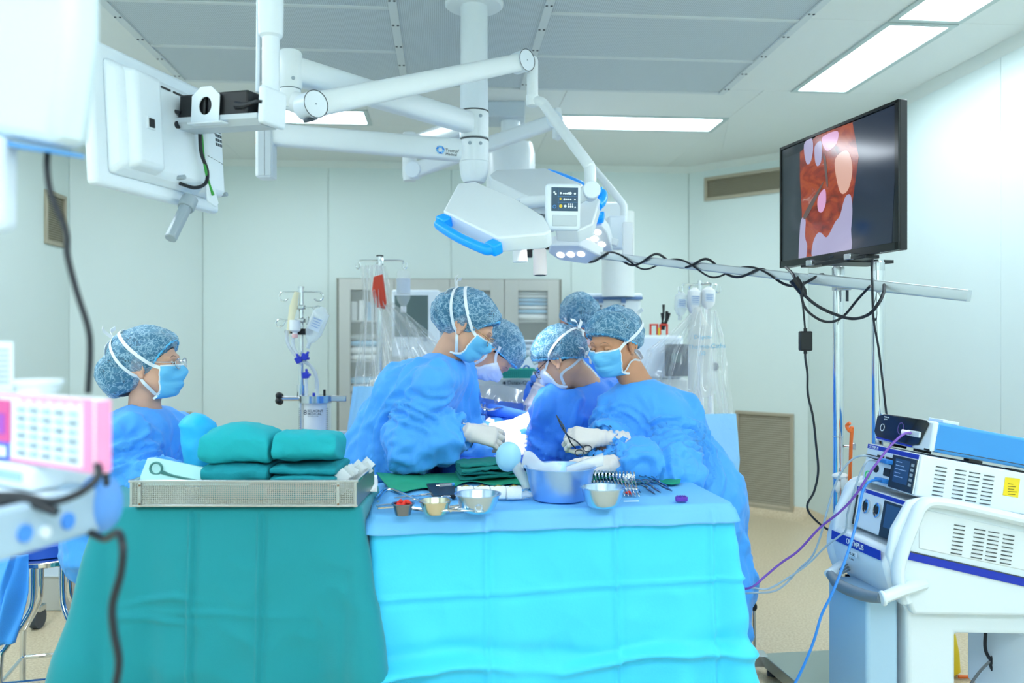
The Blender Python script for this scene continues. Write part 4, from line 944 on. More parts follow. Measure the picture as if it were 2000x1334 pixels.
# ================================================================== clear plastic anaesthesia drapes with blue skirts
FILM = bpy.data.materials.new('clear_film'); FILM.use_nodes = True; nt = FILM.node_tree; nt.nodes.clear()
o_ = nt.nodes.new('ShaderNodeOutputMaterial'); tr = nt.nodes.new('ShaderNodeBsdfTransparent'); gl = nt.nodes.new('ShaderNodeBsdfGlossy'); df = nt.nodes.new('ShaderNodeBsdfTranslucent'); dd = nt.nodes.new('ShaderNodeBsdfDiffuse')
gl.inputs['Roughness'].default_value = .12; tr.inputs[0].default_value = (.97, .98, .98, 1); dd.inputs[0].default_value = (.9, .93, .94, 1); df.inputs[0].default_value = (.9, .93, .94, 1)
fr = nt.nodes.new('ShaderNodeLayerWeight'); fr.inputs[0].default_value = .35; m1 = nt.nodes.new('ShaderNodeMixShader'); m2 = nt.nodes.new('ShaderNodeMixShader'); ad = nt.nodes.new('ShaderNodeMixShader'); ad.inputs[0].default_value = .5
mr = nt.nodes.new('ShaderNodeMapRange'); mr.inputs['To Min'].default_value = .11; mr.inputs['To Max'].default_value = .52
L = nt.links.new; L(dd.outputs[0], ad.inputs[1]); L(df.outputs[0], ad.inputs[2]); L(fr.outputs['Facing'], mr.inputs['Value']); L(mr.outputs[0], m1.inputs[0]); L(tr.outputs[0], m1.inputs[1]); L(ad.outputs[0], m1.inputs[2])
m2.inputs[0].default_value = .09; L(m1.outputs[0], m2.inputs[1]); L(gl.outputs[0], m2.inputs[2]); L(m2.outputs[0], o_.inputs[0])
DRB = mat('drape_light_blue', '#8cc4ee', .65, bump=.15, bscale=40)
def sheet(quad, nu, nv, fold):   # quad: list of rows of control points (>=2 rows), bilinear, then folds
    rows = []
    for j in range(nv+1):
        s = j/nv*(len(quad)-1); a = min(int(s), len(quad)-2); f_ = s-a; row = []
        for i in range(nu+1):
            t = i/nu*(len(quad[0])-1); b_ = min(int(t), len(quad[0])-2); g = t-b_
            p = (quad[a][b_]*(1-g)+quad[a][b_+1]*g)*(1-f_)+(quad[a+1][b_]*(1-g)+quad[a+1][b_+1]*g)*f_
            row.append(p+fold(i/nu, j/nv, p))
        rows.append(row)
    return MB().grid(rows)
def folds(n, amp, ph=0, y0=0, y1=1, sharp=1):
    def f(u, v, p):
        w_ = math.sin(u*n*6.283+ph+1.3*math.sin(v*3+ph))+.5*math.sin(u*n*2.3*6.283+v*4+ph*2)
        w_ = math.copysign(abs(w_)**sharp, w_)
        a = amp*(y0+(y1-y0)*v); return V(.25*a*math.sin(u*n*9+ph), -a*w_, 0)
    return f
dl = thing('plastic_drape', P(740, 760, 3.8), 'clear plastic drape gathered on the tall left IV pole, over a blue skirt', 'drape')
sheet([[P(706, 520, 4.15), P(733, 517, 4.05), P(752, 520, 4.15)], [P(710, 600, 4.0), P(735, 600, 3.85), P(765, 590, 4.0)], [P(697, 690, 3.85), P(740, 690, 3.7), P(840, 650, 3.85)], [P(690, 755, 3.75), P(745, 755, 3.6), P(880, 700, 3.7)]], 90, 60, folds(5, .045, .4, .8, .35, .7)).build('clear_sheet', FILM, dl, smooth=180)
sheet([[P(752, 590, 3.95), P(790, 615, 3.9), P(830, 655, 3.85)], [P(730, 700, 3.7), P(800, 730, 3.75), P(890, 690, 3.75)], [P(735, 790, 3.65), P(800, 800, 3.7), P(900, 730, 3.7)]], 60, 40, folds(4, .03, 2, .5, 1)).build('clear_fold', FILM, dl, smooth=180)
sheet([[P(690, 754, 3.75), P(745, 754, 3.6), P(850, 745, 3.7)], [P(676, 850, 3.7), P(745, 850, 3.55), P(860, 850, 3.6)], [P(668, 1000, 3.65), P(745, 1000, 3.5), P(870, 1000, 3.55)]], 60, 40, folds(3, .02, 1, .3, 1)).build('blue_skirt', DRB, dl, smooth=180)
dr_ = thing('plastic_drape', P(1390, 700, 3.7), 'clear plastic drape at the right IV pole over a pale blue skirt', 'drape')
sheet([[P(1352, 612, 3.85), P(1366, 600, 3.75), P(1400, 608, 3.85)], [P(1260, 685, 3.7), P(1360, 690, 3.6), P(1414, 660, 3.8)], [P(1235, 760, 3.65), P(1350, 760, 3.5), P(1422, 740, 3.75)], [P(1260, 812, 3.55), P(1360, 812, 3.45), P(1434, 808, 3.7)]], 90, 60, folds(4, .035, 1.4, .9, .3, .7)).build('clear_sheet', FILM, dr_, smooth=180)
sheet([[P(1260, 810, 3.55), P(1345, 809, 3.4), P(1437, 808, 3.6)], [P(1280, 900, 3.5), P(1360, 900, 3.35), P(1446, 900, 3.55)], [P(1300, 990, 3.45), P(1370, 992, 3.3), P(1438, 1010, 3.5)], [P(1300, 1130, 3.45), P(1370, 1130, 3.3), P(1432, 1130, 3.5)]], 60, 40, folds(1.5, .03, 2.2, .3, 1)).build('blue_skirt', DRB, dr_, smooth=180)
# ================================================================== operating table and draped patient
OPB = mat('drape_op_blue', '#2f6fd6', .7, bump=.2, bscale=50)
ot = thing('operating_table', V(P(1000, 900, 3.3).x, P(1000, 900, 3.45).y, 0), 'operating table under the draped patient, between the surgeons', 'table')
oc = ORG[ot.name]; oa = V(.18, 1, 0).normalized(); ob = V(oa.y, -oa.x, 0)
MB().box(oc+V(0,0,.06), (.4, .8, .12), (ob, oa, UP)).build('base', STEEL, ot, bevel=.03); MB().box(oc+V(0,0,.4), (.22, .3, .6), (ob, oa, UP)).build('column', STEEL, ot, bevel=.02)
MB().box(oc+V(0,.2,.74), (.5, 1.7, .08), (ob, oa, UP)).build('mattress', BLACK, ot, bevel=.03)
pt = thing('draped_patient', oc+V(0,.2,.78), 'patient lying under dark blue surgical drapes, lit by the lamp', 'person')
rows = []
for j in range(41):
    s = j/40*2-1; row = []
    for i in range(41):
        t = i/40*2-1; h = .94-.07*abs(t)**3+.05*math.exp(-(s*3-.6)**2)+.015*noise.noise(V(t*5, s*7, 1))
        x = t*.42; z = h
        if abs(t) > .72: q = (abs(t)-.72)/.28; z = h-.5*q**1.3; x = math.copysign(.3+.05*q+.01*math.sin(s*30), t)
        row.append(oc+V(0,.2,0)+ob*x+oa*(s*.75)+V(0,0,z))
    rows.append(row)
body = MB()
body.loft([ring(oc+V(0,.2,.86)+oa*s, ob, UP, w_, h_, n=20) for s, w_, h_ in ((-.75, .03, .03), (-.7, .09, .05), (-.3, .16, .07), (0, .17, .08), (.35, .18, .075), (.45, .09, .06), (.5, .06, .055), (.58, .08, .07), (.68, .05, .05), (.72, .01, .01))]).build('body', mat('skin_patient', '#c99a7c', .5), pt)
MB().grid(rows).build('surgical_drape', OPB, pt, smooth=180)
# white lit drapes and retractor around the wound
o = sheet([[P(955, 828, 3.25), P(1000, 820, 3.3), P(1042, 800, 3.4)], [P(950, 870, 3.15), P(1000, 860, 3.2), P(1040, 850, 3.25)], [P(975, 905, 3.08), P(1005, 900, 3.1), P(1030, 900, 3.12)]], 30, 24, folds(2, .012, .3)).build('wound_sheet', mat('white_cloth', '#eee9e2', .7, bump=.1)); tag(o, 'white wound sheet glaring under the lamp between the surgeons', 'cloth')
o.modifiers.new('solid', 'SOLIDIFY').thickness = .004
rtr = thing('retractor', P(938, 798, 3.4), 'steel ring retractor clamp beside the blue patient drape', 'clamp')
q = P(938, 798, 3.4)
for k in range(3): MB().cyl(q+V(-.012+.014*k, 0, -.004*k), q+V(-.004+.014*k, 0, -.004*k), .026, n=18).build('ring', CHROME, rtr)
MB().tube([q+V(-.03,0,.01), q+V(.04,0,-.005), q+V(.1,.02,.0)], .006, n=8).build('bar', CHROME, rtr)
MB().tube([q+V(0,0,-.01), q+V(0.01,.02,-.08)], .008, n=8).build('post', CHROME, rtr)
# rolled blue drape edge and sheet over the anaesthesia screen between the two surgeons
o = sheet([[P(925, 775, 3.75), P(985, 785, 3.7), P(1050, 790, 3.75)], [P(930, 815, 3.55), P(985, 815, 3.5), P(1050, 825, 3.55)], [P(925, 870, 3.4), P(985, 880, 3.35), P(1050, 890, 3.4)]], 40, 30, folds(1.5, .02, .7)).build('blue_screen_drape', OPB, None, smooth=180, solid=.004); tag(o, 'dark blue drape sloping down behind the white wound sheet', 'drape')
o = MB().tube([P(955, 800, 3.45), P(985, 805, 3.43), P(1020, 812, 3.42), P(1050, 818, 3.4)], [.03, .026, .024, .02], n=12, sm=5).build('rolled_drape', OPB); tag(o, 'rolled dark blue drape edge beside the ring retractor', 'drape')
o = sheet([[P(925, 752, 3.85), P(985, 752, 3.8), P(1045, 770, 3.85)], [P(925, 785, 3.72), P(985, 790, 3.68), P(1045, 798, 3.72)]], 60, 30, folds(3, .02, .3)).build('clear_sheet', FILM, None, smooth=180); tag(o, 'crumpled clear plastic sheet in front of the anaesthesia machine', 'sheet')

ph = thing('push_handle', V(P(664, 855, 3.85).x, P(664, 855, 3.85).y, 0), 'white plastic frame handle on a thin post, left of the blue drape skirt', 'handle')
q = P(664, 855, 3.85); mb = MB()
for dx, dz, w_, h_ in ((0, .027, .09, .014), (0, -.027, .09, .014), (-.038, 0, .014, .068), (.038, 0, .014, .068)): mb.box(q+V(dx, 0, dz), (w_, .02, h_))
mb.build('frame', WHITE2, ph, bevel=.004); MB().cyl((q.x+.038, q.y+.01, 0), (q.x+.038, q.y+.01, q.z-.03), .01, n=10).build('post', LGREY, ph); MB().cyl((q.x+.038, q.y+.01, 0), (q.x+.038, q.y+.01, .02), .09, n=20).build('foot_plate', LGREY, ph)
# ================================================================== draped tables
def nz3(p, s, o=0): return noise.noise(Vector((p[0]*s+o, p[1]*s+o*1.7, p[2]*s-o)))
def drape(name, quad, z, drop, flare, fold, mtl, parent, rad=.03, npt=560, rows=92, topn=.002, solid=.003):
    q = [Vector((p.x, p.y, z)) for p in quad]; per = []
    for i in range(4):      # rounded plan
        a, b, c = q[i-1], q[i], q[(i+1) % 4]
        d1 = (a-b).normalized(); d2 = (c-b).normalized()
        for k in range(9):
            t = k/8; p = (b+d1*rad)*(1-t)**2+b*2*t*(1-t)+(b+d2*rad)*t*t; per.append(p)
    L = [0]
    for i in range(len(per)): L.append(L[-1]+(per[(i+1) % len(per)]-per[i]).length)
    pts = []; cen = sum(q, V(0,0,0))/4; nrm = []
    for k in range(npt):
        s = k/npt*L[-1]
        i = max(j for j in range(len(per)) if L[j] <= s); f = (s-L[i])/max(L[i+1]-L[i], 1e-9)
        pts.append(per[i].lerp(per[(i+1) % len(per)], f))
    for k in range(npt):
        t = pts[(k+4) % npt]-pts[k-4]; n = V(t.y, -t.x, 0).normalized(); nrm.append(n if n.dot(pts[k]-cen) > 0 else -n)
    rings = []
    for s in np.linspace(.02, 1, 14)[:-1]:
        rings.append([cen+(p-cen)*s+V(0, 0, topn*nz3(p*s, 9)) for p in pts])
    r_ = .012
    for a in np.linspace(0, math.pi/2, 5): rings.append([p+nrm[k]*(r_*math.sin(a)-r_*.5)+V(0,0,r_*(math.cos(a)-1)) for k, p in enumerate(pts)])
    for j in range(1, rows+1):
        v = j/rows; rg = []
        for k, p in enumerate(pts):
            n = nrm[k]; o = flare(p, n, v)+fold(p, n, v)
            rg.append(p+n*(r_*.5+o)+V(0, 0, -r_-(drop-r_)*v))
        rings.append(rg)
    return MB().loft(rings, caps=False).build(name, mtl, parent, smooth=180, solid=solid, off=-1)
def gauss(x, w): return math.exp(-(x/w)**2)
def table_frame(name, quad, z, label):
    q = [Vector((p.x, p.y, 0)) for p in quad]; c = sum(q, V(0,0,0))/4; t = thing(name, c, label, 'table')
    s = [c+(p-c)*.96 for p in q]
    MB().prism([p+V(0,0,z-.03) for p in s], (0,0,.025)).build('table_top', STEEL, t)
    for p in s:
        p = c+(p-c)*.9; MB().cyl(p+V(0,0,.06), p+V(0,0,z-.03), .014, n=12).build('leg', STEEL, t); MB().cyl(p+V(-.012,0,.03), p+V(.012,0,.03), .03, n=12).build('caster', DGREY, t)
    MB().prism([c+(p-c)*.88+V(0,0,.28) for p in q], (0,0,.015)).build('lower_shelf', STEEL, t); return t
BQ = [P(725, 1003, 2.2), P(1432, 985, 2.36), P(1330, 934, 2.82), P(735, 945, 2.7)]; BZ = .9
GQ = [P(190, 990, 2.18), P(703, 990, 2.18), P(738, 943, 2.55), P(240, 943, 2.55)]; GZ = .93
CYAN = mat('drape_cyan', '#40d2ff', .6, bump=.06, bscale=180, sheen=.15); TOPB = mat('sheet_blue', '#6dbdfa', .65, bump=.08, bscale=160)
TEAL = mat('drape_teal', '#0d8f9b', .8, bump=.12, bscale=260, var=.06, vscale=5, sheen=.2); GREEN = mat('cloth_green', '#159a78', .8, bump=.12, bscale=260)
table_frame('instrument_table', BQ, BZ-.006, 'steel instrument table under the cyan drape'); table_frame('instrument_table', GQ, GZ-.006, 'steel instrument table under the green drape')
# cyan drape
fd = (BQ[1]-BQ[0]); fd.z = 0; fl_ = fd.length; fd.normalize(); fn = V(fd.y, -fd.x, 0)
def bl_flare(p, n, v):
    s = (p-BQ[0]).dot(fd)/fl_; front = max(0, n.dot(fn)); right = max(0, n.dot(fd)); left = max(0, -n.dot(fd))
    c = max(0, front*right*2)
    return v*(.05*front+.0*right)+v*c*.09-left*.0*v
def bl_fold(p, n, v):
    s = (p-BQ[0]).dot(fd)/fl_; front = max(0, n.dot(fn)); side = 1-front; f = 0
    vc = .30-.02*s
    f += .009*gauss(v-vc, .007)-.004*gauss(v-vc-.022, .014)                         # horizontal fold line
    for x in (.30, .655, .93): f += .009*gauss(s-x, .006)*front-.005*gauss(s-x-.018, .012)*front
    f += front*(.07*max(0, v-.15)*gauss(s-.33-.1*v, .08)-.06*max(0, v-.2)*gauss(s-.52, .14)+.09*max(0, v-.3)*gauss(s-.90+.1*v, .05)+.06*max(0, v-.35)*gauss(s-.06-.16*v, .04))
    f += front*.06*gauss(v-.62+.07*abs(math.sin(s*5.2+.5)), .022)*(.6+.4*math.sin(s*9+1))+front*.03*max(0, v-.45)*abs(math.sin(s*11+v*3))-front*.012*gauss(v-.53+.035*math.sin(s*6.3+.4), .03)       # bunching near the hem
    f += front*.02*max(0, v-.62)*math.sin(s*23+v*9)
    f += side*.03*v*math.sin((p.y+p.x*.4)*26)
    f += .03*v*(.25-abs(nz3(p+V(0, 0, -v*.8), 4.5, 3)))+.012*(.2-abs(nz3(p+V(0, 0, -v*.8), 9, 1)))*min(1, v*3)
    return f
bt = thing('table_drape', sum(BQ, V(0,0,0))/4, 'cyan blue surgical drape over the front instrument table', 'drape')
bt.location.z = BZ; ORG[bt.name].z = BZ
drape('drape', BQ, BZ, .76, bl_flare, bl_fold, CYAN, bt)
drape('top_sheet', [c for c in BQ], BZ+.004, .055, lambda p, n, v: .016*v, lambda p, n, v: .006+.004*v*math.sin(p.x*31)+bl_fold(p, n, v*.09), TOPB, bt, rows=6, solid=.002)
# green drape
gd = (GQ[1]-GQ[0]); gd.z = 0; gl_ = gd.length; gd.normalize(); gn = V(gd.y, -gd.x, 0)
def gr_flare(p, n, v):
    front = max(0, n.dot(gn)); right = max(0, n.dot(gd)); left = max(0, -n.dot(gd))
    return v*(.04*front+.12*right+.12*left)+v*(front*left*2)*.10+v*front*right*2*.06
def gr_fold(p, n, v):
    s = (p-GQ[0]).dot(gd)/gl_; front = max(0, n.dot(gn)); side = 1-front; f = 0
    f += front*(.03*v*gauss(s-.08, .06)-.035*v*gauss(s-.2, .05)+.03*v*gauss(s-.95, .06)-.02*v*gauss(s-.84, .06))
    for x in (.36, .62): f += .008*gauss(s-x, .007)*front-.005*gauss(s-x-.018, .012)*front
    f += front*.006*gauss(v-.37+.012*math.sin(s*5), .008)*gauss(s-.45, .3)+front*.010*gauss(v-.30-.16*abs(s-.3), .009)*gauss(s-.25, .13)+front*.010*gauss(v-.37-.10*(s-.1), .009)*gauss(s-.22, .14)
    f += side*.03*v*math.sin((p.y+p.x*.3)*24+1)
    f += .034*v*(.25-abs(nz3(p+V(0, 0, -v*.8), 4.5, 8)))+.010*(.2-abs(nz3(p+V(0, 0, -v*.8), 10, 5)))*min(1, v*3)
    return f
gt = thing('table_drape', sum(GQ, V(0,0,0))/4, 'teal green cloth drape over the left instrument table under the steel tray', 'drape'); gt.location.z = GZ; ORG[gt.name].z = GZ
drape('drape', GQ, GZ, .80, gr_flare, gr_fold, TEAL, gt)
def on_z(px, py, z): return onp(px, py, V(0,0,z), UP)
TB_ = BZ+.0085; GT_ = GZ+.006
def t_(px, py): return on_z(px, py, TB_)
def dist(p): return p.y/DK
# green cloth along the back of the table
rows = []
for j in range(25):
    row = []
    for i in range(81):
        a = on_z(735+i*7.5, 926+2*math.sin(i*.13), TB_+.002); b = on_z(760+i*7.1, 956-.20*i+5*math.sin(i*.19)+4*math.sin(i*.5), TB_+.002)
        p = a.lerp(b, j/24); p.z = TB_+.004+.006*max(0, nz3(p, 9, 2))+.004*math.sin(i*.3)*math.sin(j*.26) ; p.z = max(p.z, TB_+.002); row.append(p)
    rows.append(row)
o = MB().grid(rows).build('green_sheet', GREEN, None, smooth=180, solid=.003, off=1); tag(o, 'green cloth laid along the back of the blue instrument table', 'cloth')
# folded cloth bundle
def bundle(c, size, X, Y, label, mt, layers=3, cat='cloth', group=None, name='folded_cloth', seed=0, puff=.5):
    c = Vector(c); hx, hy, h = size[0]/2, size[1]/2, size[2]; t = thing(name, c, label, cat, group); Z = X.cross(Y)
    Z = Z if Z.z > 0 else -Z; lh = h/layers; rs = random.Random(seed)
    for L in range(layers):
        rings = []; nr = 64; kx = 1-.04*rs.random(); oy = .012*rs.uniform(-1, 1)
        for i in range(nr+1):
            s = i/nr*2-1; e = (1-abs(s)**8)**.5 if abs(s) < 1 else 0; e = .72+.28*e; rg = []
            for k in range(72):
                a = 2*math.pi*(k+.5)/72; ca, sa = math.cos(a), math.sin(a)
                y = hy*math.copysign(abs(ca)**.35, ca)*(.97+.03*e)+oy; z = lh*.5*math.copysign(abs(sa)**.6, sa)*e
                p = c+X*(hx*s*kx)+Y*y+Z*(lh*(L+.5)+z)
                w_ = nz3(p, 12, seed+L)*.009+(.4-2*abs(nz3(p, 15, seed+L+3)))*.004+(.4-2*abs(nz3(p, 34, seed)))*.0022
                if L == layers-1 and sa > 0: w_ += puff*.02*(1-(y/hy)**2)*(1-s*s)*sa
                p = p+Z*w_+X*(nz3(p, 12, seed+5)*.008)+Y*((.4-2*abs(nz3(p, 18, seed+8)))*.004*abs(ca))
                if p.z < c.z: p.z = c.z
                rg.append(p)
            rings.append(rg)
        MB().loft(rings).build('fold', mt, t, smooth=60)
    return t
X0, Y0 = gd, V(-gd.y, gd.x, 0)
DT = mat('cloth_dark_green', '#0b7a74', .85, bump=.15, bscale=260)
c = on_z(950, 938, TB_+.012); bundle(c+V(0,.09,0), (.21, .16, .055), fd, V(-fd.y, fd.x, 0), 'dark green folded towels stacked on the green cloth behind the gauze', DT, 4, seed=3, puff=.1)
# ------------------------------------------------------------------ bowls
BSTEEL = mat('bowl_steel', '#bdd0e6', .24, 1, bump=.01, bscale=30); BOWLG = mat('bowl_gold_steel', '#d9d2bf', .2, 1)  # bowl_steel is tinted with the blue that the bowls would reflect
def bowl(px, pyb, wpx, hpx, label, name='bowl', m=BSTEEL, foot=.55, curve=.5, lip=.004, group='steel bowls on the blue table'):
    c = t_(px, pyb); s = dist(c)/1500; R_ = wpx*s/2; c = c+V(0, R_*foot*1.1, 0); H = hpx*s*.92
    t = thing(name, c, label, 'bowl', group); n = 9; pr = [(0, 0.0), (R_*foot, 0)]
    for i in range(1, n+1):
        u = i/n; pr.append((R_*(foot+(1-foot)*(u**curve)), H*u))
    pr += [(R_+lip, H+.001), (R_+lip, H+.0035), (R_-.001, H+.003)]
    for i in range(n-1, 0, -1):
        u = i/n; pr.append((R_*(foot+(1-foot)*(u**curve))-.0015, H*u+.001))
    pr += [(R_*foot-.001, .002), (0, .002)]
    MB().lathe(pr, c, 40).build('shell', m, t, smooth=50); return t, c, R_, H
t, c, R_, H = bowl(785, 1009, 40, 23, 'small dark steel cup filled with red sponge pieces, front left of the blue table', 'cup', mat('dark_steel', '#7d8492', .25, 1), .75, 1)
REDS = mat('red_sponge', '#e8382c', .7, bump=.4, bscale=90)
rs = random.Random(4)
for i in range(14):
    a = rs.random()*6.28; r = R_*.75*math.sqrt(rs.random()); q = c+V(r*math.cos(a), r*math.sin(a), H*.93+.006*rs.random()*2)
    x, y, z = basis(V(rs.uniform(-1, 1), rs.uniform(-1, 1), rs.uniform(.2, 1)))
    o = MB().sphere(q, (.009, .006, .005), 8, 6, (x, y, z)).build('sponge_piece', REDS); tag(o, 'red sponge piece heaped in the small dark cup', 'sponge', 'red sponges in the cup')
bowl(848, 1008, 62, 27, 'small steel bowl with a golden sheen between the red cup and the wider bowl', m=BOWLG, foot=.68, curve=.8)
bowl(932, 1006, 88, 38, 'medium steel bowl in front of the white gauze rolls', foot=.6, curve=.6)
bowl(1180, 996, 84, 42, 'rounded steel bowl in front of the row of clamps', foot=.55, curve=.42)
t, cb_, RB, HB = bowl(1097, 984, 140, 68, 'large round steel basin with plastic packaging in it, centre of the blue table', 'basin', mat('basin_steel_blue_reflection', '#9dc2f0', .36, .9), .78, .9, .006)  # basin steel coloured blue to stand in for reflected drape and scrubs
# plastic packaging in the basin
PLAS = mat('pouch_plastic', '#f2f7f8', .2, alpha=.5, spec=.7)
def lump(c, size, axes, m, name, label, cat, amp=.15, seed=0, group=None, n=24):
    mb = MB().sphere(c, size, n, n*2//3, axes); C_ = Vector(c)
    mb.v = [tuple(C_+(Vector(v)-C_)*(1+amp*nz3((Vector(v)-C_)/max(size), 2.2, seed)+.4*amp*nz3((Vector(v)-C_)/max(size), 5, seed))) for v in mb.v]
    o = mb.build(name, m, None, smooth=180); return tag(o, label, cat, group)
top = cb_+V(0,0,HB)
pk = thing('plastic_pouch', top, 'long crumpled clear pouch leaning in the big basin beside the pale blue cap', 'pouch')
a, b_ = P(1020, 900, 2.45), top+V(.0, .0, -.015)
MB().loft([ring(a.lerp(b_, t_0)+V(0,0,.01*math.sin(t_0*9)), V(.25,0,.97), V(0,1,0), .03-.012*t_0, .012, n=16, p=3) for t_0 in np.linspace(0, 1, 10)]).build('film', PLAS, pk)
MB().loft([ring(top+V(.02,.0,-.01).lerp(V(.13,0,.02), 0)+V(.115*t_0, .0, .035*t_0), V(0,0,1), V(0,1,0), .012+.008*t_0, .02, n=14, p=3) for t_0 in np.linspace(0, 1, 6)]).build('film_flap', PLAS, pk)
# pale cyan handle cover (balloon shaped)
hcv = thing('light_handle_cover', P(993, 893, 2.45), 'pale cyan round plastic cap standing above the left rim of the basin', 'cover')
mb = MB().sphere(P(993, 892, 2.45), (.041, .036, .05), 28, 18, basis(V(.12, -.3, 1))); mb.build('cap', mat('pale_cyan_plastic', '#9fd6ef', .35, sss=.0), hcv, smooth=180)
MB().tube([P(1005, 905, 2.45), P(1022, 935, 2.45), P(1028, 955, 2.44)], [.02, .016, .012], n=12, sm=4).build('sleeve', PLAS, hcv)
# black tray with a syringe
q = t_(862, 962); ty = thing('black_tray', q, 'small black tray on the green cloth holding a syringe', 'tray')
MB().prism([t_(845, 976)+V(0,0,.0), t_(890, 974), t_(888, 949), t_(833, 951)], (0,0,.012)).build('tray', BLACK, ty, bevel=.003)
sy = thing('syringe', t_(870, 958)+V(0,0,.02), 'small clear syringe with blue cap lying on the black tray', 'syringe')
a, b_ = t_(858, 960)+V(0,0,.02), t_(882, 958)+V(0,0,.02); MB().cyl(a, b_, .0055, n=12).build('barrel', CLR, sy); MB().cyl(b_, b_+(b_-a)*.2, .006, n=12).build('cap', MATS['blue_cap'], sy); MB().cyl(a, a-(b_-a)*.25, .002, n=8).build('needle', CHROME, sy)
# gauze rolls
GZ_ = mat('gauze_white', '#f0f2f2', .8, bump=.3, bscale=120)
for i, x in enumerate((908, 940, 972, 1003)):
    c = t_(x, 978)+V(0,.03,.02); g = thing('gauze_roll', c-V(0,0,.02), ['white gauze roll behind the medium bowl, first from the black tray', 'white gauze roll, second from the black tray', 'white gauze roll, third from the black tray', 'white gauze roll next to the big basin'][i], 'gauze', 'white gauze rolls')
    mb = MB().loft([ring(c+fd*s, V(-fd.y, fd.x, 0), UP, .024*k, .02*k, n=20, p=3) for s, k in ((-.024, .9), (-.021, 1), (0, 1.02), (.021, 1), (.024, .9))]); mb.build('roll', GZ_, g)
    MB().tube([c+fd*(-.012)+V(0,-.01,.0205), c+V(0.0,.004,.0225), c+fd*.012+V(0,-.006,.0205)], .0016, n=6).build('pin', mat('brass', '#c9b46a', .3, .9), g)
lump(t_(1022, 975)+V(0,.01,.012), (.03, .02, .012), basis(V(0,0,1)), PLAS, 'clear_pouch', 'crumpled clear pouch squeezed between the gauze and the basin', 'pouch', .3, 2)
# hemostats
def hemostat(name, label, group, L=.15):
    t = thing(name, V(0,0,0), label, 'clamp', group)
    for s in (-1, 1):
        mb = MB(); mb.tube([V(s*.004, L*.02, 0), V(s*.003, L*.3, 0), V(-s*.001, L*.42, 0), V(-s*.003, L*.6, s*.0015), V(-s*.010, L*.85, s*.0015)], [.0014, .0024, .003, .0026, .0022], n=6, sm=3)
        cc = V(-s*.019, L*.95, s*.0015); mb.tube([cc+V(.0105*math.cos(a), .013*math.sin(a), 0) for a in np.linspace(0, 2*math.pi, 17)[:-1]], .002, n=6, closed=True)
        mb.build('half', CHROME, t)
    MB().cyl(V(0, L*.42, -.004), V(0, L*.42, .004), .0035, n=8).build('pivot', STEEL, t); return t
h0 = hemostat('clamp', 'locking clamp nearest the big basin in the row of steel clamps', 'row of steel clamps')
def place(o, tip, back, roll=math.pi/2):   # +Y axis of the instrument from tip to rings
    d = (back-tip).normalized(); x, y, z = basis(d, UP); M = Matrix((x, d, x.cross(d))).transposed().to_4x4() @ Matrix.Rotation(roll, 4, 'Y'); o.rotation_euler = M.to_euler(); o.location = tip; ORG[o.name] = tip.copy()
NM = ['nearest the big basin', 'second from the basin', 'third from the basin', 'fourth from the basin', 'fifth from the basin', 'sixth from the basin', 'seventh from the basin', 'seventh from the right', 'sixth from the right', 'fifth from the right', 'fourth from the right', 'third from the right', 'second from the right', 'at the right end']
for i in range(14):
    o = h0 if i == 0 else dup(h0, V(0,0,0)); o['label'] = 'steel clamp in the leaning row on the green roll, %s' % NM[i]
    tip = t_(1158+i*7.0, 967+.3*i)+V(0,0,.004); back = on_z(1142+i*6.6, 915, TB_+.05)
    place(o, tip, tip+(back-tip).normalized()*.15)
o = MB().tube([on_z(1145, 918, TB_+.024), on_z(1180, 916, TB_+.026), on_z(1222, 917, TB_+.024)], [.018, .02, .018], n=14, sm=5).build('towel_roll', DT); tag(o, 'rolled dark green towel propping up the row of clamps', 'towel')
for i, (x, y) in enumerate(((1203, 953), (1228, 966))):
    q = t_(x, y)+V(0,0,.006); o = MB().sphere(q, (.012, .009, .006), 10, 8).build('sponge_piece', REDS); tag(o, ['red sponge piece among the clamp shanks', 'red sponge piece at the tip of the last clamp'][i], 'sponge')
lump(t_(1229, 945)+V(0,.01,.016), (.014, .012, .018), basis(UP), GZ_, 'gauze_swab', 'white gauze swab standing right of the clamps', 'gauze', .3, 5)
# scissors
def scissors(name, label, L=.17):
    t = thing(name, V(0,0,0), label, 'scissors', 'scissors at the right of the table')
    for s in (-1, 1):
        mb = MB(); mb.prism([V(s*.0005, 0, s*.001), V(s*.006, L*.2, s*.001), V(s*.005, L*.45, s*.001), V(-s*.004, L*.45, s*.001)], V(0,0,.0016))
        mb.tube([V(0, L*.42, s*.001), V(-s*.006, L*.6, s*.001), V(-s*.011, L*.82, s*.001)], [.003, .0028, .0024], n=6, sm=3)
        cc = V(-s*.021, L*.93, s*.001); mb.tube([cc+V(.011*math.cos(a), .014*math.sin(a), 0) for a in np.linspace(0, 2*math.pi, 17)[:-1]], .002, n=6, closed=True)
        mb.build('blade', SCM, t)
    MB().cyl(V(0, L*.42, -.003), V(0, L*.42, .004), .003, n=8).build('pivot', STEEL, t); return t
SCM = mat('scissor_steel', '#8b97a8', .2, 1)
s0 = None
for i, (a, b_) in enumerate((((1252, 964), (1222, 936)), ((1280, 968), (1244, 938)), ((1291, 966), (1253, 936)), ((1313, 964), (1262, 934)), ((1306, 958), (1278, 936)))):
    lab = 'steel scissors pointing to the front at the right table end, ' + ['nearest the gauze swab', 'second from the swab', 'third from the swab', 'outermost', 'fourth from the swab'][i]
    o = scissors('scissors', lab) if s0 is None else dup(s0, V(0,0,0), None, lab); s0 = s0 or o
    tip = t_(*a)+V(0,0,.003+.002*i); back = on_z(*b_, TB_+.02); place(o, tip, tip+(back-tip).normalized()*.17, 0)
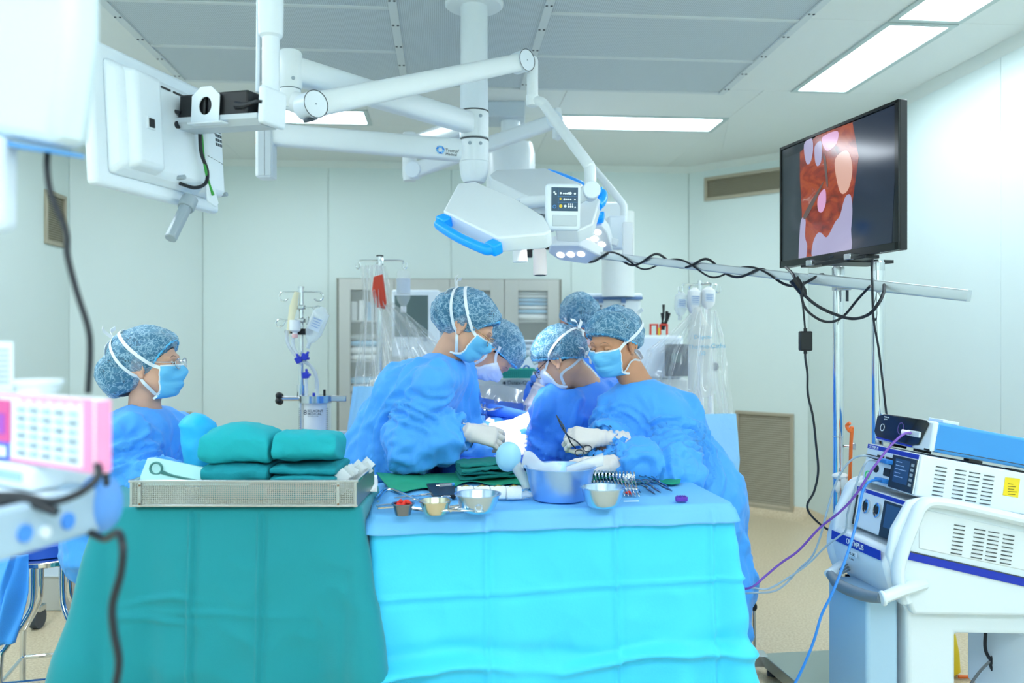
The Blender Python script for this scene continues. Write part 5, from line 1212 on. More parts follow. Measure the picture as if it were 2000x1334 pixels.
pc_ = thing('needle_counter', t_(1331, 980), 'purple plastic clip lying alone near the right table edge', 'clip'); PUR = mat('purple_plastic', '#5b2fb0', .4)
q = t_(1331, 979); MB().prism([q+V(-.02,-.012,0), q+V(.014,-.012,0), q+V(.021,0,0), q+V(.018,.012,0), q+V(-.018,.012,0)], (0,0,.014)).build('body', PUR, pc_, bevel=.003)
for k in range(5): MB().box(q+V(-.012+k*.006, .002, .0155), (.003, .016, .004)).build('tooth', PUR, pc_)
o = MB().cyl(t_(1218, 981)+V(0,0,.003), t_(1248, 980.5)+V(0,0,.003), .0016, n=8).build('white_stick', WHITE2); tag(o, 'thin white stick lying right of the rounded bowl', 'stick')
# long bent retractors at the left end
for i, (pts, lab) in enumerate(((((733, 975), (760, 958), (820, 982)), 'long bent steel retractor, rearmost at the left table end'), (((738, 985), (762, 962), (826, 988)), 'long bent steel retractor, second at the left table end'),
        (((735, 992), (770, 990), (824, 999)), 'straight long steel instrument behind the red cup'), (((738, 999), (775, 997), (826, 1004)), 'straight long steel instrument beside the red cup'))):
    o = MB().tube([t_(x, y)+V(0,0,.006+.003*(i % 2)) for x, y in pts], .0035, n=8, sm=6).build('retractor_rod', CHROME); tag(o, lab, 'instrument', 'long instruments at the left table end')
for i, (x, y, a) in enumerate(((812, 972, .3), (826, 978, -.2), (885, 996, .5), (893, 1000, .2), (884, 1003, -.3))):
    lab = ['steel ring handled forceps behind the gold bowl, rear one', 'steel ring handled forceps behind the gold bowl, front one', 'steel forceps between the two left bowls, rear', 'steel forceps between the two left bowls, middle', 'steel forceps between the two left bowls, front'][i]
    o = dup(h0, V(0,0,0), None, lab); o['group'] = 'forceps around the left bowls'; q = t_(x, y)+V(0,0,.004+.002*i); place(o, q+V(-.07*math.cos(a), -.03, 0), q+V(.07*math.cos(a), .07*math.sin(a), .004), 0)
# ------------------------------------------------------------------ perforated steel tray and what is in it
m = bpy.data.materials.new('perforated_steel'); m.use_nodes = True; nt = m.node_tree; b_ = nt.nodes['Principled BSDF']
b_.inputs['Base Color'].default_value = lin('#b9bcbb'); b_.inputs['Metallic'].default_value = .8; b_.inputs['Roughness'].default_value = .35
tc = nt.nodes.new('ShaderNodeTexCoord'); mp = nt.nodes.new('ShaderNodeMapping'); mp.inputs['Scale'].default_value = (190, 0, 190); vo = nt.nodes.new('ShaderNodeTexVoronoi'); vo.inputs['Scale'].default_value = 1; vo.inputs['Randomness'].default_value = 0
rp = nt.nodes.new('ShaderNodeMath'); rp.operation = 'GREATER_THAN'; rp.inputs[1].default_value = .34
nt.links.new(tc.outputs['Object'], mp.inputs[0]); nt.links.new(mp.outputs[0], vo.inputs['Vector']); nt.links.new(vo.outputs['Distance'], rp.inputs[0]); nt.links.new(rp.outputs[0], b_.inputs['Alpha'])
PSTEEL = m
TLc, TRc = on_z(254, 990, GT_), on_z(697, 990, GT_); tw = (TRc-TLc).length; tX = (TRc-TLc).normalized(); tY = V(-tX.y, tX.x, 0); TH = .072; TDp = .3
tr_ = thing('instrument_tray', (TLc+TRc)/2+tY*(TDp/2), 'long perforated stainless steel tray on the green drape, packed with cloth', 'tray')
def tp(x, y, z): return TLc+tX*x+tY*y+V(0,0,z)
TAX = (tX, tY, UP)
for y in (.001, TDp-.001): MB().box(tp(tw/2, y, TH/2), (tw, .0015, TH), TAX).build('perforated_side', PSTEEL, tr_)
for x in (.001, tw-.001): MB().box(tp(x, TDp/2, TH/2), (.0015, TDp, TH), TAX).build('end_side', SATIN, tr_)
MB().box(tp(tw/2, TDp/2, .001), (tw, TDp, .0015), TAX).build('bottom', SATIN, tr_)
f = MB()
for y in (0, TDp): f.box(tp(tw/2, y, TH), (tw+.008, .007, .007), TAX).box(tp(tw/2, y, .003), (tw+.004, .005, .006), TAX)
for x in (0, tw): f.box(tp(x, TDp/2, TH), (.007, TDp, .007), TAX)
f.build('rim', STEEL, tr_, bevel=.001)
for x in (.028, tw-.052, .004, tw-.004):
    for y in (-.002, TDp+.002): MB().box(tp(x, y, TH/2), (.007, .002, TH), TAX).build('corner_strip', STEEL, tr_)
rv = MB()
for x in (.028, tw-.052):
    for z in (.008, TH-.012): rv.cyl(tp(x, -.005, z), tp(x, -.003, z), .003, n=8)
rv.build('rivets', mat('rivet_copper', '#8f6f58', .4, .8), tr_)['kind'] = 'stuff'
MB().tube([tp(0, .1, TH), tp(.0, .1, TH+.02), tp(.01, .1, TH+.036), tp(.04, .1, TH+.04)], .003, n=8, sm=4).build('handle', CHROME, tr_)
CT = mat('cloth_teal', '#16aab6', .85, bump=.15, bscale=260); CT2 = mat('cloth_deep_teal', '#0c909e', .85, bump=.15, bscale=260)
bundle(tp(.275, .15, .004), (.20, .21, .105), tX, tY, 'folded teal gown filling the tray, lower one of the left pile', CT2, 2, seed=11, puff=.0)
bundle(tp(.27, .15, .112), (.195, .20, .088), tX, tY, 'puffy teal folded gown on top of the left pile in the tray', CT, 1, seed=21, puff=1.2)
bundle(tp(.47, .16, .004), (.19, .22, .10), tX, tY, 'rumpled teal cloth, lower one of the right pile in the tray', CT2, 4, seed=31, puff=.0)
bundle(tp(.47, .16, .107), (.18, .20, .085), tX, (tY+V(0,0,-.15)).normalized(), 'teal folded gown on top of the right pile in the tray', CT, 1, seed=41, puff=.6)
# blue wrapped roll standing in the tray
rl = thing('wrapped_roll', tp(.13, .2, .02), 'bright blue wrapped roll standing up in the tray beside the seated nurse', 'roll')
rings = []; a, b_ = tp(.135, .2, .03), P(382, 806, 2.36); x, y, z = basis(b_-a, V(0,1,0))
for i in range(26):
    s = i/25; e = min(1, ((1-s)/.16)**.5) if s > .84 else 1; c = a.lerp(b_, s)+x*0
    rg = ring(c, V(1,0,0), V(0,1,0), (.044+.012*s)*max(e, .05), .05*max(e, .05), n=36, p=2.4)
    rings.append([p+V(nz3(p, 22, 3)*.008, nz3(p, 30, 9)*.006, nz3(p, 14, 4)*.004) for p in rg])
MB().loft(rings).build('wrap', mat('wrap_cyan', '#1fb6f5', .55, bump=.1, bscale=90), rl, smooth=180)
# pale pouch with scissors printed through
pp_ = thing('sterile_pouch', tp(.12, .06, .03), 'pale mint paper pouch with forceps showing through, leaning at the tray front', 'pouch')
PA = mat('pouch_paper', '#aee0e0', .6, bump=.1, bscale=60)
c0, c1, c2, c3 = P(270, 938, 2.2), P(287, 895, 2.24), P(420, 918, 2.24), P(500, 941, 2.2)
MB().prism([c0, c1, P(300, 894, 2.24), c2, c3, P(480, 950, 2.2), P(280, 950, 2.2)], (0,.012,0)).build('paper', PA, pp_, bevel=.003)
OL = mat('dull_green_steel', '#4f8a88', .5, .3)
mb = MB(); cc = P(305, 915, 2.215); mb.tube([cc+V(.017*math.cos(a), 0, .017*math.sin(a)) for a in np.linspace(0, 2*math.pi, 21)[:-1]], .0035, n=6, closed=True)
mb.tube([P(316, 922, 2.215), P(340, 930, 2.21), P(400, 942, 2.2)], [.006, .004, .003], n=6, sm=3); mb.build('forceps_shape', OL, pp_)
rs = random.Random(9); SUT = mat('suture_white', '#e8edf2', .4, bump=.1)
for i in range(9):
    q = tp(tw-.075+.006*i, .08+.018*i, .055+.006*(i % 3)); a = rs.uniform(.5, 1.1)
    o = MB().box(q, (.085, .003, .035), (V(math.cos(a), .15, math.sin(a)).normalized(), V(-.2, 1, 0).normalized(), V(-math.sin(a), 0, math.cos(a)))).build('suture_packet', [SUT, PLAS, SUT][i % 3]); tag(o, 'thin white suture packet in the tray end, %s from the green cloth' % ['first', 'second', 'third', 'fourth', 'fifth', 'sixth', 'seventh', 'eighth', 'ninth'][i], 'packet', 'suture packets in the tray')
rows = []
for j in range(17):
    rows.append([])
    for i in range(17):
        p = on_z(692+i*2.8, 962-j*2.0, GT_); h = .002+.035*max(0, 1-((i-7)/9)**2-((j-8)/9)**2)+.008*nz3(p, 25, 3); p.z = GT_+max(.002, h); rows[-1].append(p)
o = MB().grid(rows).build('white_cloth', GZ_, None, smooth=180, solid=.003, off=1); tag(o, 'crumpled white cloth at the right end of the tray', 'cloth')
# ================================================================== people
def fsample(F, p):
    q = (np.asarray(p)-F.lo)/F.h; i = np.floor(q).astype(int); ok = ((i >= 0) & (i < F.n-1)).all(-1); i = np.clip(i, 0, F.n-2); w_ = np.clip(q-i, 0, 1); out = 0
    for a in (0, 1):
        for b in (0, 1):
            for c in (0, 1):
                out = out+F.f[i[..., 0]+a, i[..., 1]+b, i[..., 2]+c]*np.where(a, w_[..., 0], 1-w_[..., 0])*np.where(b, w_[..., 1], 1-w_[..., 1])*np.where(c, w_[..., 2], 1-w_[..., 2])
    return np.where(ok, out, 1.0)
def cast(Fs, o, dirs, off=0, tmax=.24):   # outermost skin along dirs from o
    o = np.asarray(o, float); d = np.asarray(dirs, float); d = d/np.linalg.norm(d, axis=-1, keepdims=True)
    ts = np.arange(tmax, .02, -.0015); hit = np.full(d.shape[:-1], .05); done = np.zeros(d.shape[:-1], bool)
    for t in ts:
        p = o+d*t; f = np.minimum.reduce([fsample(F, p) for F in Fs]); h = (f < 0) & ~done; hit[h] = t; done |= h
    return o+d*(hit+off)[..., None]
def netmat(name, base, line, dens):
    m = bpy.data.materials.new(name); m.use_nodes = True; nt = m.node_tree; b = nt.nodes['Principled BSDF']; I = b.inputs; L = nt.links.new
    tc = nt.nodes.new('ShaderNodeTexCoord'); mp = nt.nodes.new('ShaderNodeMapping'); mp.inputs['Scale'].default_value = (85, 30, 85)
    nz = nt.nodes.new('ShaderNodeTexNoise'); nz.inputs['Scale'].default_value = 14
    vo = nt.nodes.new('ShaderNodeTexVoronoi'); vo.feature = 'DISTANCE_TO_EDGE'; vo.inputs['Scale'].default_value = 1
    L(tc.outputs['Object'], mp.inputs[0]); L(tc.outputs['Object'], nz.inputs['Vector']); L(mp.outputs[0], vo.inputs['Vector'])
    acc = None
    for sc_n, rt, th in (((34, 13, 30), (.3, .2, .5), .026), ((52, 18, 46), (-.6, .4, -.3), .034), ((20, 60, 24), (.5, 0, .9), .022)):
        mq = nt.nodes.new('ShaderNodeMapping'); mq.inputs['Scale'].default_value = sc_n; mq.inputs['Rotation'].default_value = rt; L(tc.outputs['Object'], mq.inputs[0])
        nq = nt.nodes.new('ShaderNodeTexNoise'); nq.inputs['Scale'].default_value = 1; nq.inputs['Detail'].default_value = 2; L(mq.outputs[0], nq.inputs['Vector'])
        s1 = nt.nodes.new('ShaderNodeMath'); s1.operation = 'SUBTRACT'; s1.inputs[1].default_value = .5; L(nq.outputs['Fac'], s1.inputs[0])
        s2 = nt.nodes.new('ShaderNodeMath'); s2.operation = 'ABSOLUTE'; L(s1.outputs[0], s2.inputs[0])
        r0 = nt.nodes.new('ShaderNodeMapRange'); r0.inputs['From Min'].default_value = 0; r0.inputs['From Max'].default_value = th; r0.inputs['To Min'].default_value = .8; r0.inputs['To Max'].default_value = 0; L(s2.outputs[0], r0.inputs['Value'])
        if acc is None: acc = r0
        else:
            mq2 = nt.nodes.new('ShaderNodeMath'); mq2.operation = 'MAXIMUM'; L(acc.outputs[0], mq2.inputs[0]); L(r0.outputs[0], mq2.inputs[1]); acc = mq2
    r = acc
    mx = nt.nodes.new('ShaderNodeMix'); mx.data_type = 'RGBA'; mx.inputs[6].default_value = lin(base); mx.inputs[7].default_value = lin(line); L(r.outputs[0], mx.inputs[0]); L(mx.outputs[2], I['Base Color'])
    a = nt.nodes.new('ShaderNodeMapRange'); a.inputs['To Min'].default_value = dens; a.inputs['To Max'].default_value = .85; L(r.outputs[0], a.inputs['Value'])
    ad = nt.nodes.new('ShaderNodeMath'); ad.operation = 'MULTIPLY_ADD'; ad.inputs[1].default_value = .3; L(nz.outputs['Fac'], ad.inputs[0]); L(a.outputs[0], ad.inputs[2])
    sb = nt.nodes.new('ShaderNodeMath'); sb.operation = 'SUBTRACT'; sb.inputs[1].default_value = .15; sb.use_clamp = True; L(ad.outputs[0], sb.inputs[0]); L(sb.outputs[0], I['Alpha'])
    I['Roughness'].default_value = .6; return m
CAPM = netmat('cap_net', '#5a9ec6', '#b4d8ec', .52)
CAPB = mat('cap_band', '#5cc0ee', .6)
def skin(n, c): return mat(n, c, .48, sss=.12, bump=.02, bscale=120, var=.06, vscale=30)
HAIR = mat('dark_hair', '#2a282c', .5, bump=.3, bscale=220)
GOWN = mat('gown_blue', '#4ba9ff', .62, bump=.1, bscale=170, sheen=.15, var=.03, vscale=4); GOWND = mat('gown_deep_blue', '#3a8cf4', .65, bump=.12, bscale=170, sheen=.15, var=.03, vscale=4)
GOWNT = mat('gown_teal', '#1c8f93', .7, bump=.12, bscale=170)
MASKB = mat('mask_blue', '#6cc3f2', .6, bump=.05, bscale=200); MASKW = mat('mask_white', '#e9eff3', .6); GLOVE = mat('latex_glove', '#e4ddd8', .45, bump=.06, bscale=70); CUFF = mat('glove_cuff', '#cfdde6', .6, bump=.2, bscale=60)
LENSG = mat('spectacle_lens', '#eef4f6', .05, alpha=.18, spec=.7); SHOE = mat('clog_white', '#d8dde0', .4)
SCRUB = mat('scrub_blue', '#2f62c4', .7)
HD = {}
def head_fields(nb, fem):
    lo = np.minimum([-.105, -.13, -.15], np.array(nb)-.075); hi = np.maximum([.105, .145, .15], np.array(nb)+.06)
    H = Field(lo, hi, .0029)
    H.ell((0, -.014, .034), (.074, .094, .086), .02); H.ell((0, .03, -.028), (.061, .06, .082), .03)
    H.cone((0, .05, -.085), (0, .062, -.088), .024, .02, .03)
    for s in (-1, 1):
        H.cone((s*.054, .0, -.05), (s*.02, .055, -.088), .02, .018, .025)
        H.ell((s*.04, .062, -.022), (.022, .02, .02), .02)
        H.cone((s*.012, .083, .024), (s*.04, .072, .022), .010, .010, .014)
        H.ell((s*.032, .096, .004), (.017, .014, .0115), .012, cut=True)
        H.ell((s*.0315, .0755, .003), (.014, .0125, .0115), .003)
    H.cone((0, .083, .008), (0, .103, -.026), .008, .012, .012); H.ell((0, .096, -.031), (.0165, .011, .008), .008)
    for s in (-1, 1): H.cone((s*.006, .085, -.063), (s*.018, .079, -.063), .008, .005, .006)
    H.ell((0, .086, -.058), (.018, .008, .006), .006)
    n = np.array(nb); H.cone((0, -.028, -.045), n*.6+np.array((0, -.028, -.045))*.4, .052 if not fem else .046, .05 if not fem else .045, .03); H.cone(n*.6+np.array((0, -.028, -.045))*.4, n, .05 if not fem else .045, .06, .03)
    for s in (-1, 1):
        ax = (Vector((1, 0, 0)), Vector((0, .96, .2)), Vector((0, -.2, .96)))
        H.ell((s*.078, -.016, -.006), (.008, .019, .031), .006, ax)
        pts = [(s*.084, -.016+.0185*math.cos(a)-.004, -.004+.0295*math.sin(a)) for a in np.linspace(-.6, 4.0, 12)]
        for i in range(11): H.cone(pts[i], pts[i+1], .0042, .0042, .003)
        H.ell((s*.087, -.012, -.008), (.007, .009, .014), .004, cut=True); H.ell((s*.08, -.008, -.036), (.006, .008, .009), .005)
    return H
def person(name_label, hc, F, upref, N_, C_, Pv, arms, gown=GOWN, skincol='#d8a588', fem=False, mask=MASKB, cap=True, glasses=None, seated=None, tie='knot', bun=None, eyes='open', hs=1.0, seed=0, low=False, mask_on=True, knee=None, torso_w=1.0):
    Pz = V(Pv.x, Pv.y, 0); t = thing('person', Pz, name_label, 'person')
    F = Vector(F).normalized(); U = Vector(upref); U = (U-F*U.dot(F)).normalized(); X = F.cross(U)
    B = np.array([list(X), list(F), list(U)])
    W = lambda p: np.asarray(p)@B*hs+np.array(hc)
    WV = lambda p: Vector(W(np.array(p, float)))
    toL = lambda p: (np.array(p)-np.array(hc))@B.T/hs
    nb = toL(N_); H = head_fields(nb, fem); hv, hq = H.mesh(); hv = relax(hv, hq, 1, .35)
    SK = skin('skin_'+skincol[1:], skincol)
    # body under the clothes, joined to the head in one mesh
    bf_ = Vector((Pv.x, Pv.y, 0))
    fwd = Vector((F.x, F.y, 0)).normalized() if (F.x or F.y) else V(1, 0, 0)
    shL, shR = arms[0][0], arms[1][0]; lat = (shR-shL); lat.normalize(); latp = V(lat.x, lat.y, 0).normalized()
    pts = [N_, C_, Pv, shL, shR]+[p for a in arms for p in a]
    lo = np.min([list(p) for p in pts], 0)-.36; hi = np.max([list(p) for p in pts], 0)+.34; lo[2] = .0; lo[:2] -= .05
    if seated: 
        k_ = [list(p) for p in seated]; lo = np.minimum(lo, np.min(k_, 0)-.3); hi = np.maximum(hi, np.max(k_, 0)+.3); lo[2] = 0
    Bd = Field(lo, hi, .013); Gw = Field(lo, hi, .009 if not low else .015)
    for G, e, kk in ((Bd, 0, .04), (Gw, .035, .05)):
        mid = (C_+N_)/2
        for s, sh in ((-1, shL), (1, shR)):
            w_ = torso_w
            G.chain([mid+(sh-mid)*.45, C_+latp*s*.075*w_, (C_+Pv)/2+latp*s*.07*w_, Pv+latp*s*.08*w_], [.062+e*1.1, .095+e*1.2, .10+e*1.3, .115+e*1.2], kk)
            G.cone(N_+V(0, 0, -.045-(.012 if G is Bd else 0)), sh, .040+e*.6, .045+e*.9, kk)
        G.cone(N_+V(0, 0, -.045), C_, .05+e*.7, .092+e*1.2, kk)
        for ai, a in enumerate(arms):
            r = [.05, .044, .038, .028] if G is Bd else [.085, .092, .088, .056]
            e1 = a[1]; w1 = a[2]; m1 = (e1+w1)/2
            G.chain([a[0], e1, m1.lerp(w1, .2), w1], r, .03 if G is Bd else .045)
        if seated:
            for s, (kn, an) in zip((-1, 1), (seated[0:2], seated[2:4])):
                G.chain([Pv+latp*s*.09, kn, an], [.09+e, .075+e*1.1, .05+e*1.6], kk)
        else:
            for s in (-1, 1):
                ft = Pz+latp*s*.10
                if G is Bd: G.chain([Pv+latp*s*.09, (Pv+ft)/2+V(0, 0, .03), ft+V(0, 0, .08)], [.095, .062, .042], kk)
                else: G.chain([Pv+latp*s*.09, Pz+latp*s*.12+V(0, 0, Pv.z*.55), Pz+latp*s*.13+V(0, 0, .30)], [.16, .165, .17], .08)
    Gw.cutplane((0, 0, .28 if not seated else .2), (0, 0, -1), .01)
    bv, bq = Bd.mesh()
    v = np.concatenate([W(hv), bv]); q = np.concatenate([hq, bq+len(hv)])
    mesh_obj('body', v, q, SK, t)
    # gown : open the neck, then wrinkle
    Gw.cone(N_+(WV((0, 0, 0))-N_)*.02+V(0, 0, .03), N_+(WV((0, 0, -.05))-N_)*.9, .055, .075, .012, cut=True)
    for a in arms: Gw.cone(a[2]+(a[2]-a[1]).normalized()*.02, a[2]+(a[2]-a[1]).normalized()*.12, .06, .08, .004, cut=True)
    gv, gq = Gw.mesh(); gv = relax(gv, gq, 2, .5); gn = normals_of(gv, gq)
    cen = np.array([np.interp(gv[:, 2], [0, Pv.z, N_.z], [Pz.x, Pv.x, N_.x]), np.interp(gv[:, 2], [0, Pv.z, N_.z], [Pz.y, Pv.y, N_.y])]).T
    ang = np.arctan2(gv[:, 1]-cen[:, 1], gv[:, 0]-cen[:, 0]); dsp = np.zeros(len(gv)); nn = noise.noise
    wr = [np.array(a[2]) for a in arms]; el = [np.array(a[1]) for a in arms]
    dE = np.min([np.linalg.norm(gv-x, axis=1) for x in el], 0); dW = np.min([np.linalg.norm(gv-x, axis=1) for x in wr], 0)
    segs = [(N_, C_), (C_, Pv)]+[(a_[0], a_[1]) for a_ in arms]+[(a_[1], a_[2]) for a_ in arms]
    segs += [(Pv, Pz)] if not seated else [(Pv, seated[0]), (Pv, seated[2])]
    D = []; AX = []
    for p_, q_ in segs:
        p_ = np.array(p_); q_ = np.array(q_); ab = q_-p_; t_1 = np.clip(((gv-p_)@ab)/(ab@ab), 0, 1); D.append(np.linalg.norm(gv-p_-t_1[:, None]*ab, axis=1)); AX.append(ab/np.linalg.norm(ab))
    D = np.array(D); Wt = np.exp(-(D-D.min(0))/.035); Wt /= Wt.sum(0)
    for i in range(len(gv)):
        x, y, z = gv[i]; o = seed*3.1; d = 0; wx = nn((x*3.2+o, y*3.2, z*3.2))
        g = math.exp(-(dE[i]/.13)**2); h_ = math.exp(-(dW[i]/.10)**2)
        for s in range(len(segs)):
            wt = Wt[s, i]
            if wt < .08: continue
            a_ = AX[s]; k_ = float(gv[i]@a_); r_ = .62-.85*g-.5*h_; q_ = gv[i]-a_*(k_*r_); o2 = o+s*1.7
            n1 = nn((q_[0]*8+o2+wx*.8, q_[1]*8+wx*.6, q_[2]*8)); n2 = nn((q_[0]*17+o2, q_[1]*17+n1*.9, q_[2]*17+wx))
            d += wt*(.040*(.22-abs(n1))*2+(.014+.018*g+.010*h_)*(.2-abs(n2))*2)
        d += .003*(.2-abs(nn((x*34, y*34+o, z*26))))*2
        if z < Pv.z-.05: d += .012*math.sin(ang[i]*8+4*wx)*min(1, (Pv.z-.05-z)*3)
        dn = np.linalg.norm(gv[i]-np.array(N_)); dsp[i] = max(d, -.017)*min(1, max(.12, (dn-.06)*9))
    gv2 = gv+gn*dsp[:, None]; go = mesh_obj('gown', gv2, gq, gown, t)
    # neckline binding
    nd = (WV((0, -.02, -.05))-N_).normalized(); ax_n = basis(nd, V(0, 1, 0)); rim = []
    for a in np.linspace(0, 2*math.pi, 41)[:-1]:
        best = None; dr = ax_n[0]*math.cos(a)+ax_n[1]*math.sin(a)
        for r in np.arange(.045, .13, .004):
            for s in (.06, .045, .03, .015, 0, -.015, -.03):
                p = N_+nd*s+dr*r
                if fsample(Gw, np.array([list(p)]))[0] < 0: best = p; break
            if best: break
        rim.append(best if best else N_+dr*.08)
    rm = [(rim[i-1]+rim[i]*2+rim[(i+1) % 40])/4 for i in range(40)]; rm = [(rm[i-2]+rm[i-1]+rm[i]*2+rm[(i+1) % 40]+rm[(i+2) % 40])/6 for i in range(40)]
    MB().tube(rm, .0055, n=8, closed=True).build('collar_binding', MATS['collar'] if 'collar' in MATS else mat('collar', '#b9d6ee', .6), t)
    # gloves and feet are added by the caller; hair, cap
    hl = np.array([0, .58, -.82]) if not fem else np.array([0, .62, -.78])
    Hr = Field((-.13, -.2, -.14), (.13, .13, .17), .004)
    Hr.ell((0, -.0165, .033), (.0785, .0985, .0905), .01)
    if bun: Hr.ell(bun[0], tuple(x*.86 for x in bun[1]), .02); Hr.cone((0, -.08, .0), (0, -.085, -.03), .03, .02, .02)
    Hr.cutplane((0, .079, .054), (0, .6, -.8) if not bun else (0, .78, -.62), .006)
    v_, q_ = Hr.mesh(); v_ = relax(v_, q_, 1, .4)
    mesh_obj('hair', W(v_), q_, HAIR, t)
    Fs = [H]
    if cap:
        Cp = Field((-.15, -.24, -.15), (.15, .15, .19), .0042)
        Cp.ell((0, -.024, .046), (.0925, .112, .098), .02); Cp.ell((0, .035, .06), (.074, .056, .058), .04)
        if bun: Cp.ell(bun[0], bun[1], .03)
        Cp.ell((0, -.06, .02), (.09, .075, .085), .04)
        Cp.cutplane((0, .078, .055) if not fem else (0, .074, .058), (0, .52, -.85) if not bun else (0, .80, -.60), .012)
        if bun: Cp.cutplane((0, -.06, -.085), (0, .3, -1), .012)
        cv, cq = Cp.mesh(); cv = relax(cv, cq, 2, .5); cn = normals_of(cv, cq); dd_ = np.zeros(len(cv))
        for i in range(len(cv)):
            x, y, z = cv[i]; a = math.atan2(x, z+.02); n1 = nn((x*16+seed, y*7, z*16)); n2 = nn((x*38, y*16+seed, z*38))
            dd_[i] = .0075*(.5-2*abs(n1))+.0035*(.5-2*abs(n2))
        Fs.append(Cp)
        cpo = mesh_obj('surgical_cap', W(cv+cn*dd_[:, None]), cq, CAPM, t)
        # gathered elastic edge
        pn_ = np.array((0, .52, -.85) if not bun else (0, .80, -.60)); pn_ = pn_/np.linalg.norm(pn_); pp0 = np.array((0, .078, .055) if not fem else (0, .074, .058))
        ctr_ = np.array((0, -.03, .04)); ctr_ = ctr_-pn_*((ctr_-pp0)@pn_)-pn_*.004; e1 = np.array((1., 0, 0)); e2 = np.cross(pn_, e1)
        dirs = np.array([e1*math.cos(a)+e2*math.sin(a) for a in np.linspace(0, 2*math.pi, 65)[:-1]])
        ed = cast([Cp], ctr_, dirs, -.001); ed = ed+np.array([[0, 0, .0015*(-1)**k] for k in range(64)])
        if bun: ed = ed[[k for k in range(64) if True]]
        MB().tube([Vector(p) for p in W(ed)], .0036, n=7, closed=True).build('elastic_edge', CAPB, cpo)
    # mask
    if mask_on:
        na, nz_ = 29, 27; rows = []
        for j in range(nz_):
            z = -.004-(.112*j/(nz_-1)); row = []
            am = 1.12-.18*abs(j/(nz_-1)-.45)
            for i in range(na):
                a = (i/(na-1)*2-1)*am; row.append((math.sin(a), math.cos(a), 0))
            rows.append((z, row))
        Mp = []
        for j, (z, row) in enumerate(rows):
            o_ = np.array((0, .012, z)); p = cast([H], o_, np.array(row), .004, .13)
            if z < -.095: p[:, 1] -= (-.095-z)*1.1
            Mp.append(p)
        Mp = np.array(Mp)
        for _ in range(14):
            S_ = Mp.copy(); S_[1:-1] += (Mp[:-2]+Mp[2:]-2*Mp[1:-1])*.25; S_[:, 1:-1] += (Mp[:, :-2]+Mp[:, 2:]-2*Mp[:, 1:-1])*.25; S_[0, :] = Mp[0, :]
            d_o = S_-np.array((0, .012, 0)); keep = (S_[..., 1] < Mp[..., 1]); S_[..., 1] = np.where(keep & (np.abs(S_[..., 0]) < .05), Mp[..., 1]*.6+S_[..., 1]*.4, S_[..., 1]); Mp = S_
        for j in range(nz_):
            f = j/(nz_-1); k = math.sin(math.pi*min(1, max(0, f)))**.6; Mp[j, :, 1] += (.011*k+.0022*math.copysign(1, math.sin(f*22)))*np.sin(np.linspace(.35, math.pi-.35, na))
        for _ in range(3):
            rd = Mp-np.array((0, .012, 0)); rd[..., 2] = 0; rd /= np.maximum(np.linalg.norm(rd, axis=-1, keepdims=True), 1e-6); Mp = Mp+rd*np.clip(.0045-fsample(H, Mp), 0, .012)[..., None]
        Mp[..., 1] += .006*np.exp(-(Mp[..., 0]/.026)**2)*np.exp(-((Mp[..., 2]+.034)/.03)**2)
        mk = MB().grid([[Vector(p) for p in W(r)] for r in Mp]).build('face_mask', mask, t, smooth=60, solid=.0015, off=1)
        brd = [Mp[0, i]+np.array((0, .001, .001)) for i in range(na)]
        MB().tube([Vector(p) for p in W(np.array(brd))], .0045, n=6, flat=.35, nrm=[Vector(np.array(p-np.array((0, .0, p[2])))@B) for p in brd]).build('mask_top_band', MASKW, mk)
        sd_ = []
        for c in (0, -1):
            MB().tube([Vector(p) for p in W(Mp[:, c])], .0045, n=6, flat=.35, nrm=Vector(np.array((Mp[10, c][0], .02, 0))@B)).build('mask_side_band', MASKW, mk)
        # ties
        def ribbon(wp, w_=.0068, nm='mask_strap', o_=(0, -.015, .0)):
            sp = spline([Vector(p) for p in wp], 10); o_ = np.array(o_); pr = cast(Fs, o_, np.array([list(p-Vector(o_)) for p in sp]), .0055)
            for _ in range(3): pr[1:-1] = pr[1:-1]*.5+(pr[:-2]+pr[2:])*.25
            nr = [Vector((p-o_)@B) for p in pr]; MB().tube([Vector(p) for p in W(pr)], w_, n=6, flat=.16, nrm=nr).build(nm, MASKW, mk)
            return pr[-1]
        for s, c in ((-1, 0), (1, -1)):
            kn = [(s*.004, -.125, .055), (s*.004, -.105, -.06)]
            if tie == 'knot':
                ribbon([Mp[1, c], (s*.082, .02, .012), (s*.088, -.03, .03), (s*.06, -.10, .05), kn[0]]); ribbon([Mp[-3, c], (s*.075, .0, -.068), (s*.06, -.05, -.07), (s*.03, -.09, -.062), kn[1]])
            elif tie == 'high':
                ribbon([Mp[1, c], (s*.083, .015, .012), (s*.085, -.04, .06), (s*.05, -.09, .12), (s*.004, -.10, .14)]); ribbon([Mp[-3, c], (s*.076, .0, -.06), (s*.088, -.04, -.02), (s*.07, -.1, .06), (s*.004, -.125, .11)])
            else:
                ribbon([Mp[1, c], (s*.085, .03, .005), (s*.088, -.005, .032)]); ribbon([Mp[-3, c], (s*.08, .015, -.045), (s*.086, -.02, -.03)])
